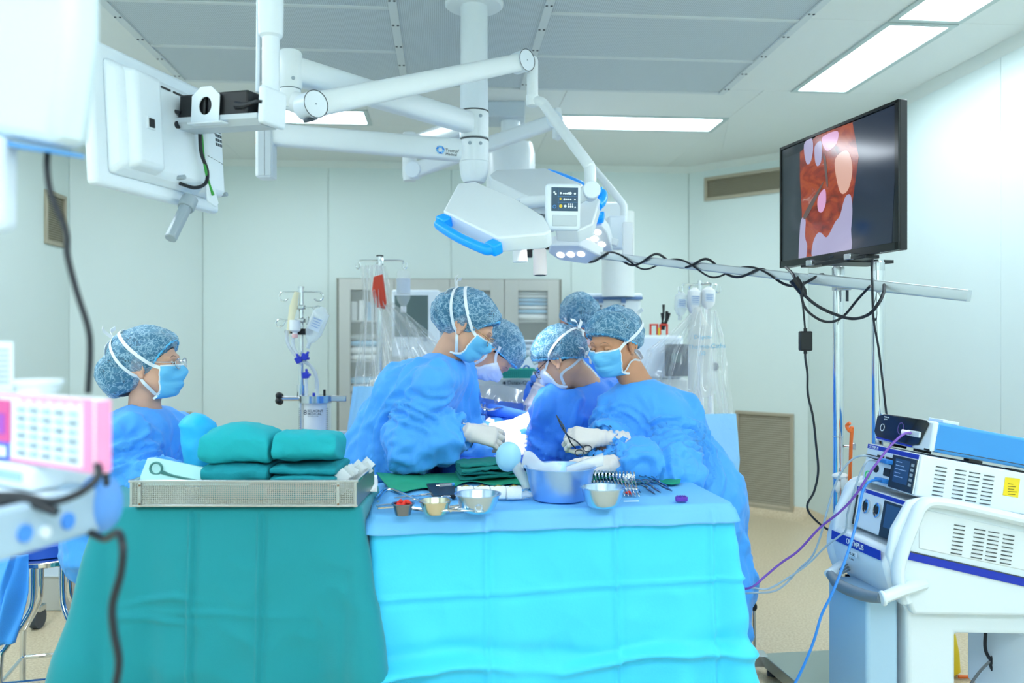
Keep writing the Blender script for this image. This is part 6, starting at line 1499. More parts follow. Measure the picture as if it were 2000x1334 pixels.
        if tie != 'ear':
            for (ky, kz) in (((-.13, .057), (-.11, -.062)) if tie == 'knot' else ((-.13, .12),)):
                kp = cast(Fs, (0, -.015, 0), [(0, ky, kz)], .004)[0]; k_ = MB()
                k_.sphere(WV(kp), .009, 10, 8)
                for a, L in ((.6, .07), (2.5, .065), (4.0, .06), (5.3, .085)):
                    e_ = kp+np.array((math.cos(a)*L, -.014, math.sin(a)*L)); mdl = kp+np.array((math.cos(a)*L*.5, -.02, math.sin(a)*L*.5+.006))
                    k_.tube(spline([WV(kp), WV(mdl), WV(e_)], 5), .0085, n=6, flat=.16, nrm=-F)
                k_.build('strap_bow', MASKW, mk)
    # eyes and brows
    for s in (-1, 1):
        br = cast([H], (0, 0, .02), [(s*x, .09, z-.02) for x, z in ((.014, .027), (.026, .031), (.038, .030), (.048, .024))], .0005)
        MB().tube([Vector(p) for p in W(br)], [.0012, .0022, .002, .0008], n=6, sm=3, flat=.5).build('eyebrow', HAIR, t)
        ec = np.array((s*.0315, .0865, .003))
        if eyes == 'open':
            ey = MB().sphere(WV((s*.0315, .0775, .003)), .0118*hs, 14, 10, (X, F, U)).build('eye', mat('eye_white', '#ece8e4', .2), t)
            MB().cyl(WV((s*.0315, .0885, .003)), WV((s*.0315, .0897, .003)), .0052, n=12).build('iris', mat('iris_brown', '#2a1a12', .2), ey)
        l = cast([H], (s*.0315, .05, .003), [(s*x-s*.0315, .04, z) for x, z in ((.02, .0), (.027, -.003 if eyes != 'open' else .006), (.036, -.003 if eyes != 'open' else .006), (.044, .0))], .0008)
        MB().tube([Vector(p) for p in W(l)], .0013, n=5, sm=3).build('eyelash', HAIR, t)
    if glasses:
        gm = mat(*glasses); g = MB()
        for s in (-1, 1):
            pts = [WV((s*(.034+.024*math.copysign(abs(math.cos(a))**.7, math.cos(a))), .108-.006*abs(math.cos(a)), .002+.017*math.copysign(abs(math.sin(a))**.7, math.sin(a)))) for a in np.linspace(0, 2*math.pi, 25)[:-1]]
            g.tube(pts, .0016, n=6, closed=True); g.tube([WV((s*.058, .102, .008)), WV((s*.074, .07, .01)), WV((s*.083, .0, .014)), WV((s*.083, -.02, .004))], .0016, n=6, sm=4)
        g.tube([WV((-.011, .108, .006)), WV((0, .111, .009)), WV((.011, .108, .006))], .0016, n=6, sm=3)
        go_ = g.build('glasses', gm, t)
        for s in (-1, 1): MB().lathe([(0, 0), (.0215, 0), (.0215, .001), (0, .001)], WV((s*.034, .1055, .002)), 20, (X, U, F)).build('lens', LENSG, go_)
    for s in (-1, 1):
        if seated: a = (seated[1], seated[3])[(s+1)//2]; ft = V(a.x, a.y, 0)
        else: ft = Pz+latp*s*.10
        fd_ = fwd if not seated else V(seated[1].x-Pv.x, seated[1].y-Pv.y, 0).normalized()
        sx = V(fd_.y, -fd_.x, 0)
        MB().loft([ring(ft+fd_*y+V(0, 0, h_), sx, UP, w_, h_, n=16, p=2.6) for y, w_, h_ in ((-.075, .02, .025), (-.065, .032, .036), (-.02, .04, .045), (.06, .046, .036), (.13, .045, .026), (.17, .03, .018), (.18, .01, .008))]).build('shoe', SHOE, t, smooth=60)
    HD[t.name] = (W, WV, H); return t
def glove(par, wrist, ydir, zdir, side, curls, spread=.12, cuff=.10, m=GLOVE, hs=1.0, thumb=.6, cuffm=None):
    Y = Vector(ydir).normalized(); Z = Vector(zdir); Z = (Z-Y*Z.dot(Y)).normalized(); X = Y.cross(Z)*side
    F = Field((-.085, -.02-cuff, -.11), (.085, .22, .07), .0031)
    F.cone((0, -cuff, 0), (0, -.01, 0), .036, .029, .012); F.ell((0, .0, 0), (.03, .03, .022), .02)
    for i, x in enumerate((.028, .010, -.010, -.027)):
        F.cone((x*.55, .01, 0), (x, .088-.004*abs(i-1), 0), .017, .0135, .014)
    for i, (x, L) in enumerate(((.030, .072), (.010, .08), (-.011, .074), (-.030, .058))):
        a = 0; c = curls[i]; p = np.array((x, .088-.004*abs(i-1), 0.)); sx = (x/.03)*spread; r = [.0108, .0098, .009, .0078]
        if i == 3: r = [k*.88 for k in r]
        for k, l in enumerate((.46, .31, .23)):
            a += c*(.8, 1.1, .8)[k]; d = np.array((sx*math.cos(a), math.cos(a), -math.sin(a))); q = p+d/np.linalg.norm(d)*L*l; F.cone(p, q, r[k], r[k+1], .004); p = q
    b = np.array((.022, .022, -.006)); t1 = b+np.array((.026, .03, -.018)); t2 = t1+np.array((.014-.018*thumb, .026, -.016*thumb)); t3 = t2+np.array((.006-.02*thumb, .022, -.012*thumb))
    F.cone(b, t1, .0165, .0125, .012); F.cone(t1, t2, .012, .0105, .004); F.cone(t2, t3, .0105, .0085, .004)
    v, q = F.mesh(); n = normals_of(v, q)
    d = np.array([.0022*max(0, min(1, (.02-p[1])/.05))*math.sin(p[1]*260+4*noise.noise((p[0]*30, p[1]*30, p[2]*30))) for p in v]); v = v+n*d[:, None]
    Bm = np.array([list(X), list(Y), list(Z)]); w_ = v@Bm*hs+np.array(wrist)
    o = mesh_obj('glove', w_, q, m, par)
    return lambda p: Vector(np.array(p)@Bm*hs+np.array(wrist))
# ---- the seated nurse at the left
d = 2.72
n1 = person('seated nurse with big blue hair net, glasses and blue mask, left of the tray', P(296, 714, d), (.985, .06, .05), UP, P(283, 806, d+.02), P(262, 880, d+.04), P(232, 1050, d+.06),
    ((P(338, 858, d+.2), P(400, 940, d+.16), P(440, 950, d-.02)), (P(238, 864, d-.12), P(265, 955, d-.13), P(345, 955, d-.2)))[::1], GOWN, '#dcab92', True, MASKB, glasses=('glasses_silver', '#c9ccd2', .2, .9),
    seated=(P(345, 1060, d+.17), P(345, 1330, d+.17), P(330, 1065, d-.04), P(325, 1345, d-.04)), tie='high', bun=((0, -.105, -.028), (.082, .085, .09)), seed=1)
glove(n1, P(440, 950, d-.02), (.9, -.2, -.1), UP, 1, (.5, .5, .5, .5)); glove(n1, P(345, 955, d-.2), (.9, .3, -.1), UP, -1, (.5, .5, .5, .5))
# ---- woman leaning over the field, profile
d = 2.98
n2 = person('woman in blue gown leaning forward in profile, white gloves reaching to the wound', P(915, 640, d), (.82, -.1, -.56), (.56, 0, .82), P(868, 704, d+.03), P(820, 775, d+.05), P(742, 915, d+.10),
    ((P(888, 742, d+.20), P(905, 905, d+.2), P(985, 905, d+.22)), (P(836, 752, d-.13), P(800, 872, d-.16), P(912, 846, d-.13))), GOWN, '#d9a78c', True, MASKB, glasses=('glasses_gold', '#b98f62', .25, .8),
    tie='high', bun=((0, -.10, .01), (.075, .07, .075)), seed=2, eyes='down')
glove(n2, P(918, 845, d-.13), (.93, .15, -.18), (.1, -.85, .6), -1, (.55, .65, .7, .75), hs=1.05, thumb=1.0); glove(n2, P(985, 905, d+.22), (.4, .1, .75), (-.5, -.7, .4), 1, (.5, .6, .6, .6))
# ---- surgeon behind her
d = 3.42
n3 = person('surgeon bending deeply in white mask, brightly lit face beyond the leaning woman', P(966, 690, d), (.33, -.16, -.93), (.93, 0, .35), P(892, 722, d+.05), P(840, 790, d+.08), P(800, 930, d+.15),
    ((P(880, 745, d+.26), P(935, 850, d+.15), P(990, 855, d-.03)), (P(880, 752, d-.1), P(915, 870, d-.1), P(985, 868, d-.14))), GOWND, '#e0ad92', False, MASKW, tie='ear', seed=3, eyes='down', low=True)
glove(n3, P(990, 855, d-.03), (.8, -.1, -.5), (.3, -.5, .8), 1, (.5, .6, .6, .6)); glove(n3, P(985, 868, d-.14), (.85, .0, -.4), (.2, -.6, .8), -1, (.4, .5, .5, .5))
# ---- surgeon with his back turned
d = 3.22
n4 = person('surgeon seen from behind with tied white mask straps, bowed over the patient', P(1093, 705, d), (-.72, .36, -.58), UP, P(1146, 752, d+.06), P(1135, 815, d+.08), P(1180, 955, d+.14),
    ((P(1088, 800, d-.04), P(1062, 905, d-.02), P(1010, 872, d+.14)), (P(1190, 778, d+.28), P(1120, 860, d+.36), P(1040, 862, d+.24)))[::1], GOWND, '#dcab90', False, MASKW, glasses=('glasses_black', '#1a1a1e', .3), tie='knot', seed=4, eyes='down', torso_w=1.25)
glove(n4, P(1010, 872, d+.14), (-.8, .3, -.2), UP, -1, (.5, .5, .5, .5)); glove(n4, P(1040, 862, d+.24), (-.9, .0, -.2), UP, 1, (.5, .5, .5, .5))
# ---- surgeon at the far side
d = 3.85
n5 = person('surgeon at the back with head bowed, rosy masked face half hidden between two caps', P(1133, 632, d), (.28, -.62, -.73), UP, P(1136, 690, d+.16), P(1130, 760, d+.2), P(1135, 900, d+.28),
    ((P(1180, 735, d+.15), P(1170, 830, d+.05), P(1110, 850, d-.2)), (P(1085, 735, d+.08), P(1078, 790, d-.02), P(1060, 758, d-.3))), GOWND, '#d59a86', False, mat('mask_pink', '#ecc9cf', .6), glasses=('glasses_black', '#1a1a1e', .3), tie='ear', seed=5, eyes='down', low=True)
W5 = glove(n5, P(1050, 762, d-.32), (-.52, -.3, -.78), (-.75, -.3, .5), -1, (.55, .65, .7, .75), hs=1.0); glove(n5, P(1110, 850, d-.2), (-.8, -.4, -.3), UP, 1, (.5, .5, .5, .5))
ins = MB().tube([P(1026, 792, d-.36), P(1024, 830, d-.42), P(1018, 862, d-.47)], .004, n=8).build('surgical_needle_holder', CHROME); tag(ins, 'steel needle holder in the brightly lit raised hand above the wound', 'instrument')
# ---- scrub assistant at the right
d = 2.98
n6 = person('scrub assistant with blue mask at the right, sorting clamps and holding forceps', P(1197, 672, d), (-.66, -.68, -.28), UP, P(1246, 752, d+.02), P(1268, 830, d+.03), P(1325, 965, d+.06),
    ((P(1304, 812, d-.04), P(1322, 925, d-.2), P(1196, 905, d-.26)), (P(1208, 812, d+.06), P(1212, 900, d-.02), P(1172, 858, d-.14)))[::1], GOWN, '#c9916f', False, MASKB, tie='knot', seed=6, eyes='down')
W6 = glove(n6, P(1168, 855, d-.15), (-.93, -.25, .12), (-.1, -.75, .65), -1, (.75, .8, .85, .9), hs=1.0, thumb=.9); glove(n6, P(1192, 906, d-.27), (-.95, -.1, -.05), (-.05, -.55, .85), 1, (.25, .3, .35, .4), hs=1.0)
fc = thing('forceps', P(1112, 850, d-.2), 'dark ring handled forceps held in the right assistant hand', 'forceps')
SCM2 = mat('forceps_steel', '#5a5f68', .25, 1)
for s in (-1, 1):
    mb = MB(); a = P(1086, 810, d-.21); b_ = P(1108, 850, d-.215); e_ = P(1132+s*8, 876, d-.19); o_ = V(.003*s, 0, .002*s)
    mb.tube([a, a.lerp(b_, .6)+o_, b_, b_.lerp(e_, .5)+o_, e_], [.0014, .003, .003, .0026, .0024], n=6, sm=3)
    cc = e_+V(.014, 0, -.008+.008*s); mb.tube([cc+V(.015*math.cos(t0), .004*math.sin(t0), .011*math.sin(t0)) for t0 in np.linspace(0, 2*math.pi, 19)[:-1]], .0019, n=6, closed=True); mb.build('half', SCM2, fc)
# ---- someone bending low behind the trolley at the far left
d = 4.6
n7 = person('person crouching low beyond the trolley, only part of the masked face showing', P(166, 915, d), (.35, -.5, -.79), (.8, 0, .6), P(128, 930, d+.1), P(112, 965, d+.14), P(95, 1030, d+.2),
    ((P(130, 950, d+.25), P(160, 1010, d+.2), P(190, 1020, d+.1)), (P(112, 955, d-.08), P(140, 1015, d-.12), P(185, 1025, d-.1))), GOWNT, '#d9a78c', True, MASKW, tie='ear', seed=7, eyes='down', low=True,
    seated=(P(140, 1030, d+.3), P(140, 1090, d+.3), P(140, 1035, d), P(140, 1095, d)))
glove(n7, P(190, 1020, d+.1), (.9, 0, -.2), UP, 1, (.5, .5, .5, .5)); glove(n7, P(185, 1025, d-.1), (.9, .1, -.2), UP, -1, (.5, .5, .5, .5))
# ================================================================== wall television on a two-pole stand
tv = thing('television', P(1640, 360, 2.95), 'black flat television showing a surgery close-up, on two chrome poles', 'television')
TL2, TR2, BR2, BL2 = P(1524.5, 288, 3.3), P(1756, 194.5, 2.63), P(1760, 490, 2.63), P(1526, 522, 3.3)
tX2 = ((TR2+BR2)/2-(TL2+BL2)/2); TW = tX2.length; tX2.normalize(); tX2 = V(tX2.x, tX2.y, 0).normalized()
tN = V(tX2.y, -tX2.x, 0); tN = tN if tN.x < 0 else -tN
tz1 = (TL2.z+TR2.z)/2; tz0 = (BR2.z+BL2.z)/2; tc_ = V((TL2.x+TR2.x)/2, (TL2.y+TR2.y)/2, (tz0+tz1)/2); TVH = tz1-tz0
def TP(u, v, o=0.0): return tc_+tX2*((u-.5)*TW)+V(0, 0, (.5-v)*TVH)+tN*o      # u,v from the top left corner
TA = (tX2, tN, UP)
MB().box(TP(.5, .5, -.018), (TW, .03, TVH), TA).build('housing', BLACK, tv, bevel=.003)
f = MB(); k = .012
f.box(TP(.5, k/2/TVH, 0), (TW, .008, k), TA).box(TP(.5, 1-.014/TVH, 0), (TW, .008, .028), TA).box(TP(k/2/TW, .5, 0), (k, .008, TVH), TA).box(TP(1-.010/TW, .5, 0), (.02, .008, TVH), TA)
f.build('bezel', mat('bezel_black', '#0d0f13', .15, spec=.6), tv, bevel=.001)
m = bpy.data.materials.new('surgery_picture'); m.use_nodes = True; nt = m.node_tree; b_ = nt.nodes['Principled BSDF']; L = nt.links.new
tc = nt.nodes.new('ShaderNodeTexCoord'); uvm = nt.nodes.new('ShaderNodeUVMap')
n1_ = nt.nodes.new('ShaderNodeTexNoise'); n1_.inputs['Scale'].default_value = 6; n1_.inputs['Detail'].default_value = 8; n1_.inputs['Distortion'].default_value = 1.6
r1_ = nt.nodes.new('ShaderNodeValToRGB'); el = r1_.color_ramp.elements; el[0].position = .3; el[0].color = lin('#5a1408'); el[1].position = .72; el[1].color = lin('#d9b8b0')
e_ = el.new(.45); e_.color = lin('#a83412'); e_ = el.new(.55); e_.color = lin('#c2561f'); e_ = el.new(.62); e_.color = lin('#b5452a')
L(uvm.outputs[0], n1_.inputs['Vector']); L(n1_.outputs['Fac'], r1_.inputs[0])
b_.inputs['Base Color'].default_value = (.004, .005, .007, 1); b_.inputs['Roughness'].default_value = .12; b_.inputs['Specular IOR Level'].default_value = .6
L(r1_.outputs[0], b_.inputs['Emission Color']); b_.inputs['Emission Strength'].default_value = .42; PICT = m
def em(name, col, s=.55):
    q = mat(name, col, .12, emit=s, spec=.6); q.node_tree.nodes['Principled BSDF'].inputs['Base Color'].default_value = (.004, .005, .007, 1); return q
def tvpoly(pts, m, nm, o=.0005):
    if o > .0009: pts = [(min(.975, max(.025, p.x)), min(.972, max(.025, p.y))) for p in spline([V(a, b, 0) for a, b in pts], 4, True)]
    me_ = MB(); me_.add([TP(u, v, o) for u, v in pts], [tuple(range(len(pts)))]); ob = me_.build(nm, m, scr, smooth=0)
    uv = ob.data.uv_layers.new(name='UVMap')
    for lp in ob.data.loops: uv.data[lp.index].uv = pts[lp.vertex_index]
    return ob
scr = MB().box(TP(.5, .5, -.0015), (TW-.03, .003, TVH-.03), TA).build('screen', em('screen_dark', '#1c2730', .35), tv)
tvpoly([(.2, .1), (.36, .02), (.70, .03), (.72, .2), (.68, .5), (.66, .7), (.62, .96), (.2, .96), (.22, .7), (.21, .45), (.19, .25)], PICT, 'picture')
tvpoly([(.66, .03), (.97, .03), (.97, .5), (.95, .95), (.62, .95), (.66, .6), (.71, .3)], em('screen_navy', '#27324c', .4), 'picture_edge', .0008)
tvpoly([(.04, .1), (.2, .1), (.2, .3), (.22, .6), (.20, .95), (.04, .95)], em('screen_slate', '#33404a', .4), 'picture_edge', .0008)
GL_ = em('screen_glove', '#b9b6dc', .5)
tvpoly([(.34, .97), (.32, .86), (.36, .78), (.40, .78), (.45, .82), (.52, .72), (.56, .68), (.6, .56), (.645, .55), (.66, .66), (.65, .8), (.63, .97)], GL_, 'glove_in_picture', .0012)
tvpoly([(.19, .98), (.2, .72), (.22, .63), (.255, .65), (.25, .78), (.27, .86), (.25, .98)], GL_, 'glove_in_picture', .0012)
tvpoly([(.24, .05), (.31, .02), (.325, .12), (.30, .21), (.26, .2)], GL_, 'glove_in_picture', .0012); tvpoly([(.34, .1), (.40, .08), (.40, .22), (.37, .26), (.345, .22)], GL_, 'glove_in_picture', .0012)
TIS = em('screen_tissue', '#dcae9e', .6); TIP = em('screen_pink', '#d9a3cf', .6)
tvpoly([(.52, .25), (.62, .22), (.66, .36), (.63, .5), (.57, .52), (.53, .4)], TIS, 'tissue_in_picture', .001); tvpoly([(.37, .50), (.43, .45), (.44, .55), (.41, .62), (.37, .6)], TIP, 'tissue_in_picture', .001)
tvpoly([(.41, .05), (.54, .05), (.53, .14), (.46, .17), (.42, .13)], TIP, 'tissue_in_picture', .001)
tvpoly([(.24, .60), (.40, .41), (.41, .42), (.27, .63)], em('screen_steel', '#6a5a58', .5), 'instrument_in_picture', .0014); tvpoly([(.42, .22), (.44, .22), (.46, .42), (.445, .42)], em('screen_steel', '#6a5a58', .5), 'instrument_in_picture', .0014)
for u in (.33, .66):
    MB().box(TP(u, 1.0, .0), (.04, .05, .022), TA).build('mount_clip', STEEL, tv, bevel=.002)
MB().box(TP(.5, 1.012, -.02), (TW*.55, .06, .012), TA).build('mount_rail', BLACK, tv, bevel=.002)
text('SONY', .012, TP(.47, .985, .0048), tX2, UP, TXT, tv)
# stand
st = thing('television_stand', V(P(1637, 1300, 3.05).x, P(1637, 1300, 3.05).y, 0), 'tall two-pole chrome stand with a steel base plate, carrying the television', 'stand')
pA, pB = P(1637, 700, 3.05), P(1714, 700, 2.87)
for p, r in ((pA, .0205), (pB, .021)):
    MB().cyl((p.x, p.y, .10), (p.x, p.y, tz0-.01), r, n=28).build('pole', CHROME, st)
    for z in (.14, 1.02 if p is pA else .98): MB().lathe([(r, 0), (r+.002, .001), (r+.002, .004), (r, .005)], (p.x, p.y, z), 24).build('pole_ring', CHROME, st)
    MB().lathe([(0, 0), (r+.004, 0), (r+.004, .03), (r, .035), (0, .035)], (p.x, p.y, tz0-.05), 20).build('pole_cap', STEEL, st)
MB().box(((pA.x+pB.x)/2, (pA.y+pB.y)/2, tz0-.012), (.16, .2, .012), TA).build('head_plate', BLACK, st)
for p, zq in ((pA, .985), (pB, .945)):
    MB().tube([(p.x+.02, p.y-.01, zq), (p.x+.05, p.y-.015, zq)], .006, n=8).build('wing_bolt', STEEL, st); MB().box((p.x+.055, p.y-.015, zq), (.018, .004, .026)).build('wing_nut', STEEL, st, bevel=.002)
# base plate and rails
zb1 = .085
bb = [onp(1487, 1276, V(0,0,zb1), UP), onp(1760, 1262, V(0,0,zb1), UP), onp(1830, 1345, V(0,0,zb1), UP), onp(1578, 1352, V(0,0,zb1), UP)]
PLT = mat('base_plate_steel', '#a9b4ae', .28, .75)
MB().prism([p-V(0,0,.05) for p in bb], (0, 0, .05)).build('base_plate', PLT, st, bevel=.003)
e0 = bb[0]; MB().box(e0+V(-.06, .0, -.022), (.16, .07, .045)).build('side_rail', STEEL, st, bevel=.002)
for p in bb: MB().cyl(p+(sum(bb, V(0,0,0))/4-p)*.12+V(0,0,-zb1+.001), p+(sum(bb, V(0,0,0))/4-p)*.12+V(0,0,-.045), .02, n=14).build('foot', DGREY, st)
MB().tube([P(1472, 1150, 3.1), P(1473, 1200, 3.1), P(1474, 1270, 3.12)], .006, n=8).build('thin_post', STEEL, st); MB().sphere(P(1473, 1185, 3.09), (.012, .012, .018)).build('rubber_knob', BLACK, st)
# jib boom with the small camera
jb = thing('camera_jib', P(1600, 545, 2.95), 'long tilted square metal boom clamped to the stand, carrying a small camera above the lamp', 'boom')
ja, jm, je = P(1090, 490, 3.72), P(1608, 547, 2.97), P(1893, 578, 2.62)
ALS = mat('galvanised_steel', '#c3ccd0', .35, .6, var=.08, vscale=12)
mb = MB(); arm(mb, ja, jm, .032, .034, p=8); mb.build('boom_tube', ALS, jb); mb = MB(); arm(mb, jm+(ja-jm).normalized()*.05, je, .042, .044, .04, .04, p=8); mb.build('outer_tube', ALS, jb)
jm_ = MB().box(V(pA.x, pA.y-.035, jm.z-.012), (.06, .05, .05)); jm_.build('clamp_block', STEEL, jb, bevel=.003); MB().cyl(V(pA.x+.02, pA.y-.04, jm.z-.08), V(pA.x+.02, pA.y-.04, jm.z-.02), .006, n=8).build('clamp_bolt', DGREY, jb)
MB().box(ja+V(-.1, .0, .012), (.2, .03, .012)).build('camera_arm', BLACK, jb); MB().box(ja+V(-.16, -.01, -.01), (.07, .05, .045)).build('camera', BLACK, jb, bevel=.004)
MB().cyl(ja+V(-.16, -.01, -.05), ja+V(-.16, -.01, -.03), .015, n=14).build('camera_lens', BLACK, jb)
def along(t, off): p = ja.lerp(jm, t); return p+off
wv = []
for i in range(90):
    t = i/89; a = t*33; wv.append(along(t*1.0, V(0, -.030*math.cos(a)-.004, .026*math.sin(a)-.012*math.sin(t*9))))
o = MB().tube(wv, .0055, n=8).build('signal_cable', RUBBER); tag(o, 'black cable spiralling along the tilted camera boom', 'cable')
wv = []
for i in range(90):
    t = .12+i/89*.72; a = -t*24+1; wv.append(along(t, V(0, -.033*math.cos(a)-.004, .03*math.sin(a)-.01)))
o = MB().tube([P(1089, 462, 3.7), P(1092, 478, 3.68)]+wv, .004, n=8).build('signal_cable', RUBBER); tag(o, 'thinner black cable wound around the camera boom', 'cable')
# cable bundle and hanging adapter
cb2 = lambda pts, r, lab, nm='power_cable', m=RUBBER, sm=8: tag(MB().tube([P(*p) for p in pts], r, n=8, sm=sm).build(nm, m), lab, 'cable')
cb2([(1535, 522, 3.2), (1548, 535, 3.0), (1556, 552, 2.93), (1575, 580, 2.9), (1610, 605, 2.88), (1660, 622, 2.84), (1695, 615, 2.76), (1716, 592, 2.72), (1726, 570, 2.74), (1727, 555, 2.8)], .006, 'black cable looping from the boom plug under the television to the right pole')
cb2([(1562, 560, 2.93), (1572, 600, 2.9), (1600, 624, 2.9), (1627, 628, 2.9), (1650, 615, 2.92), (1675, 585, 2.84), (1700, 558, 2.76)], .005, 'second black cable looping below the boom between the poles')
o = MB().tube([P(1550, 545, 2.93), P(1568, 570, 2.92), P(1573, 578, 2.92)], [.02, .016, .008], n=10).build('cable_plug', BLACK); tag(o, 'thick black plug hanging from the boom beside the left pole', 'plug')
ad_ = thing('power_adapter', P(1573, 665, 2.9), 'black power adapter block hanging on its lead in front of the right wall', 'adapter')
MB().box(P(1573, 666, 2.9), (.046, .03, .074)).build('block', BLACK, ad_, bevel=.005)
MB().tube([P(1570, 550, 2.9), P(1567, 580, 2.9), P(1570, 615, 2.9), P(1573, 648, 2.9)], .0035, n=8, sm=6).build('upper_lead', RUBBER, ad_)
MB().tube([P(1573, 684, 2.9), P(1573, 700, 2.9), P(1577, 730, 2.9), P(1578, 770, 2.9), P(1588, 815, 2.9), P(1594, 870, 2.9), P(1598, 920, 2.9), P(1590, 960, 2.9), P(1577, 985, 2.88), P(1583, 1005, 2.88), P(1610, 1030, 2.88), P(1640, 1045, 2.9)], .0042, n=8, sm=7).build('lower_lead', RUBBER, ad_)
for z in (646, 686): MB().cyl(P(1573, z-5, 2.9), P(1573, z+5, 2.9), .007, n=10).build('strain_relief', BLACK, ad_)
cb2([(1705, 500, 2.85), (1703, 540, 2.82), (1706, 620, 2.82), (1716, 680, 2.82), (1722, 730, 2.82), (1728, 780, 2.82), (1733, 830, 2.84), (1730, 850, 2.85)], .004, 'thin black cable running down beside the right pole')
cb2([(1660, 826, 2.97), (1654, 832, 2.98), (1660, 842, 2.97), (1664, 836, 2.97), (1662, 870, 2.98), (1660, 930, 3.0), (1655, 1000, 3.0)], .007, 'orange cable hanging in a loop from the left pole', 'orange_cable', mat('cable_orange', '#f2722a', .4))
o = MB().sphere(P(1641, 930, 3.02), (.032, .03, .014), 14, 8).sphere(P(1648, 945, 3.0), (.014, .01, .03), 10, 8).sphere(P(1636, 950, 3.0), (.012, .01, .026), 10, 8).build('cloth_tie', mat('white_tie', '#e6e8e6', .8)); tag(o, 'white cloth tie knotted around the left pole', 'tie')
# ================================================================== endoscopy cart
CW = .32
b0 = P(1801, 888, 2.54); Ll = V(-.127, .992, 0).normalized(); Rh = V(.992, .127, 0).normalized()
TAU = math.radians(10.5); Rr = Rh*math.cos(TAU)-UP*math.sin(TAU); Uu = UP*math.cos(TAU)+Rh*math.sin(TAU); SN = -Ll
def SP(px, py, o=0.0): return onp(px, py, b0, SN)+SN*o              # on the near side plane of the cart
def FPx(px, py, o=0.0): return onp(px, py, b0, -Rr)-Rr*o              # on the device front plane
cart = thing('endoscopy_cart', V(b0.x+.3, b0.y+.16, 0), 'tall white medical cart with grey front handle, stacked with electrosurgery units', 'cart')
CWH = mat('cart_white', '#dbe8f2', .35); CBL = mat('cart_pale_blue', '#a9cbe6', .4); CSH = mat('unit_white', '#dfe9f1', .4)
def side_prism(pxs, name, m, par, o0=0.0, wdt=CW, bevel=.006, seg=2):
    return MB().prism([SP(x, y, o0) for x, y in pxs], Ll*wdt).build(name, m, par, bevel=bevel, seg=seg)
# cart shell : side silhouette swept across its width
ck = [(1766, 975), (1800, 968), (2010, 1012), (2150, 1040), (2150, 1200), (1772, 1195), (1755, 1150), (1735, 1120), (1725, 1080), (1735, 1030)]
side_prism(ck, 'cheek', CWH, cart, .035, .034, .012, 3); side_prism(ck, 'cheek', CWH, cart, -CW-.001, .034, .012, 3)
side_prism([(1800, 1072), (2150, 1152), (2150, 1400), (2010, 1400), (2010, 1240), (1867, 1238), (1867, 1500), (1775, 1500), (1772, 1195), (1755, 1150), (1735, 1100), (1745, 1076)], 'cart_shell', CWH, cart, .0, CW, .014, 3)
MB().prism([SP(1762, 1170, -.02), SP(1700, 1170, -.02), SP(1700, 1500, -.02), SP(1762, 1500, -.02)], Ll*(CW-.06)).build('column', CBL, cart, bevel=.012)
fl2 = [SP(1731, 1068, .02), SP(1722, 1100, .02), SP(1735, 1150, .02), SP(1765, 1185, .02), SP(1800, 1185, .02), SP(1800, 1078, .02)]
MB().prism(fl2, Ll*(CW+.04)).build('front_apron', CWH, cart, bevel=.02, seg=3)
# raised rail that runs up the front and along the side
sr = [SP(1750, 1165, .05), SP(1738, 1130, .05), SP(1738, 1095, .05), SP(1752, 1050, .05), SP(1770, 1005, .05), SP(1780, 985, .05), SP(1800, 975, .05), SP(1850, 982, .05), SP(1930, 1000, .05), SP(2050, 1027, .05)]
MB().tube(sr, .027, n=12, sm=5, flat=.7).build('side_rail', CWH, cart)
sr2 = [p+Ll*(CW+.1) for p in sr]; MB().tube(sr2, .027, n=12, sm=5, flat=.7).build('side_rail', CWH, cart)
BLS = mat('stripe_blue', '#1532b4', .4)
MB().prism([SP(1756, 1086, .038), SP(2040, 1152, .038), SP(2040, 1136, .038), SP(1758, 1072, .038)], SN*.002).build('side_stripe', BLS, cart, bevel=0)
FAp = fl2[0]
def AP(px, py, o=0.0): return onp(px, py, SP(1727, 1060, .02), -Rh)-Rh*o
MB().prism([AP(1632, 1035, .012), AP(1727, 1076, .012), AP(1727, 1094, .012), AP(1631, 1052, .012)], -Rh*.003).build('front_stripe', BLS, cart)
frt = (AP(1727, 1076)-AP(1632, 1035)); frt = V(frt.x, frt.y, 0).normalized()
text('OLYMPUS', .026, AP(1661, 1060, .0165), -Ll, UP, WTXT, cart, bold=.0004)
MB().prism([AP(1664, 1073, .012), AP(1680, 1080, .012), AP(1680, 1090, .012), AP(1664, 1083, .012)], -Rh*.001).build('label_plate', WHITE2, cart); text('PK-LIC', .014, AP(1665, 1081.5, .0145), -Ll, UP, TXT, cart)
text('TC-E300', .008, AP(1666, 1091, .0145), -Ll, UP, TXT, cart)
# handle in front
HG = mat('handle_grey', '#6f7e8c', .45)
hA, hB = P(1622, 1122, 2.72), P(1722, 1168, 2.44)
hm1, hm2 = P(1640, 1143, 2.64), P(1685, 1162, 2.52)
MB().tube([hA, hm1, hm2, hB], [.016, .02, .02, .017], n=14, sm=8).build('handle_grip', HG, cart)
MB().tube([P(1725, 1168, 2.44), P(1755, 1155, 2.45), P(1800, 1140, 2.52)], [.022, .024, .026], n=12, flat=.8).build('handle_arm', CWH, cart)
MB().cyl(P(1721, 1169, 2.43), P(1728, 1168, 2.43), .024, n=18).build('handle_end', CWH, cart, bevel=.004)
MB().tube([hA+V(-.005, 0, 0), P(1640, 1108, 2.76), P(1660, 1096, 2.82)], [.02, .022, .024], n=12, flat=.8).build('handle_arm', CWH, cart)
for k in range(3): MB().tube([P(1640+k*3, 1112+4*k, 2.7), P(1658+k*3, 1100+5*k, 2.76)], .003, n=6).build('handle_rib', HG, cart)
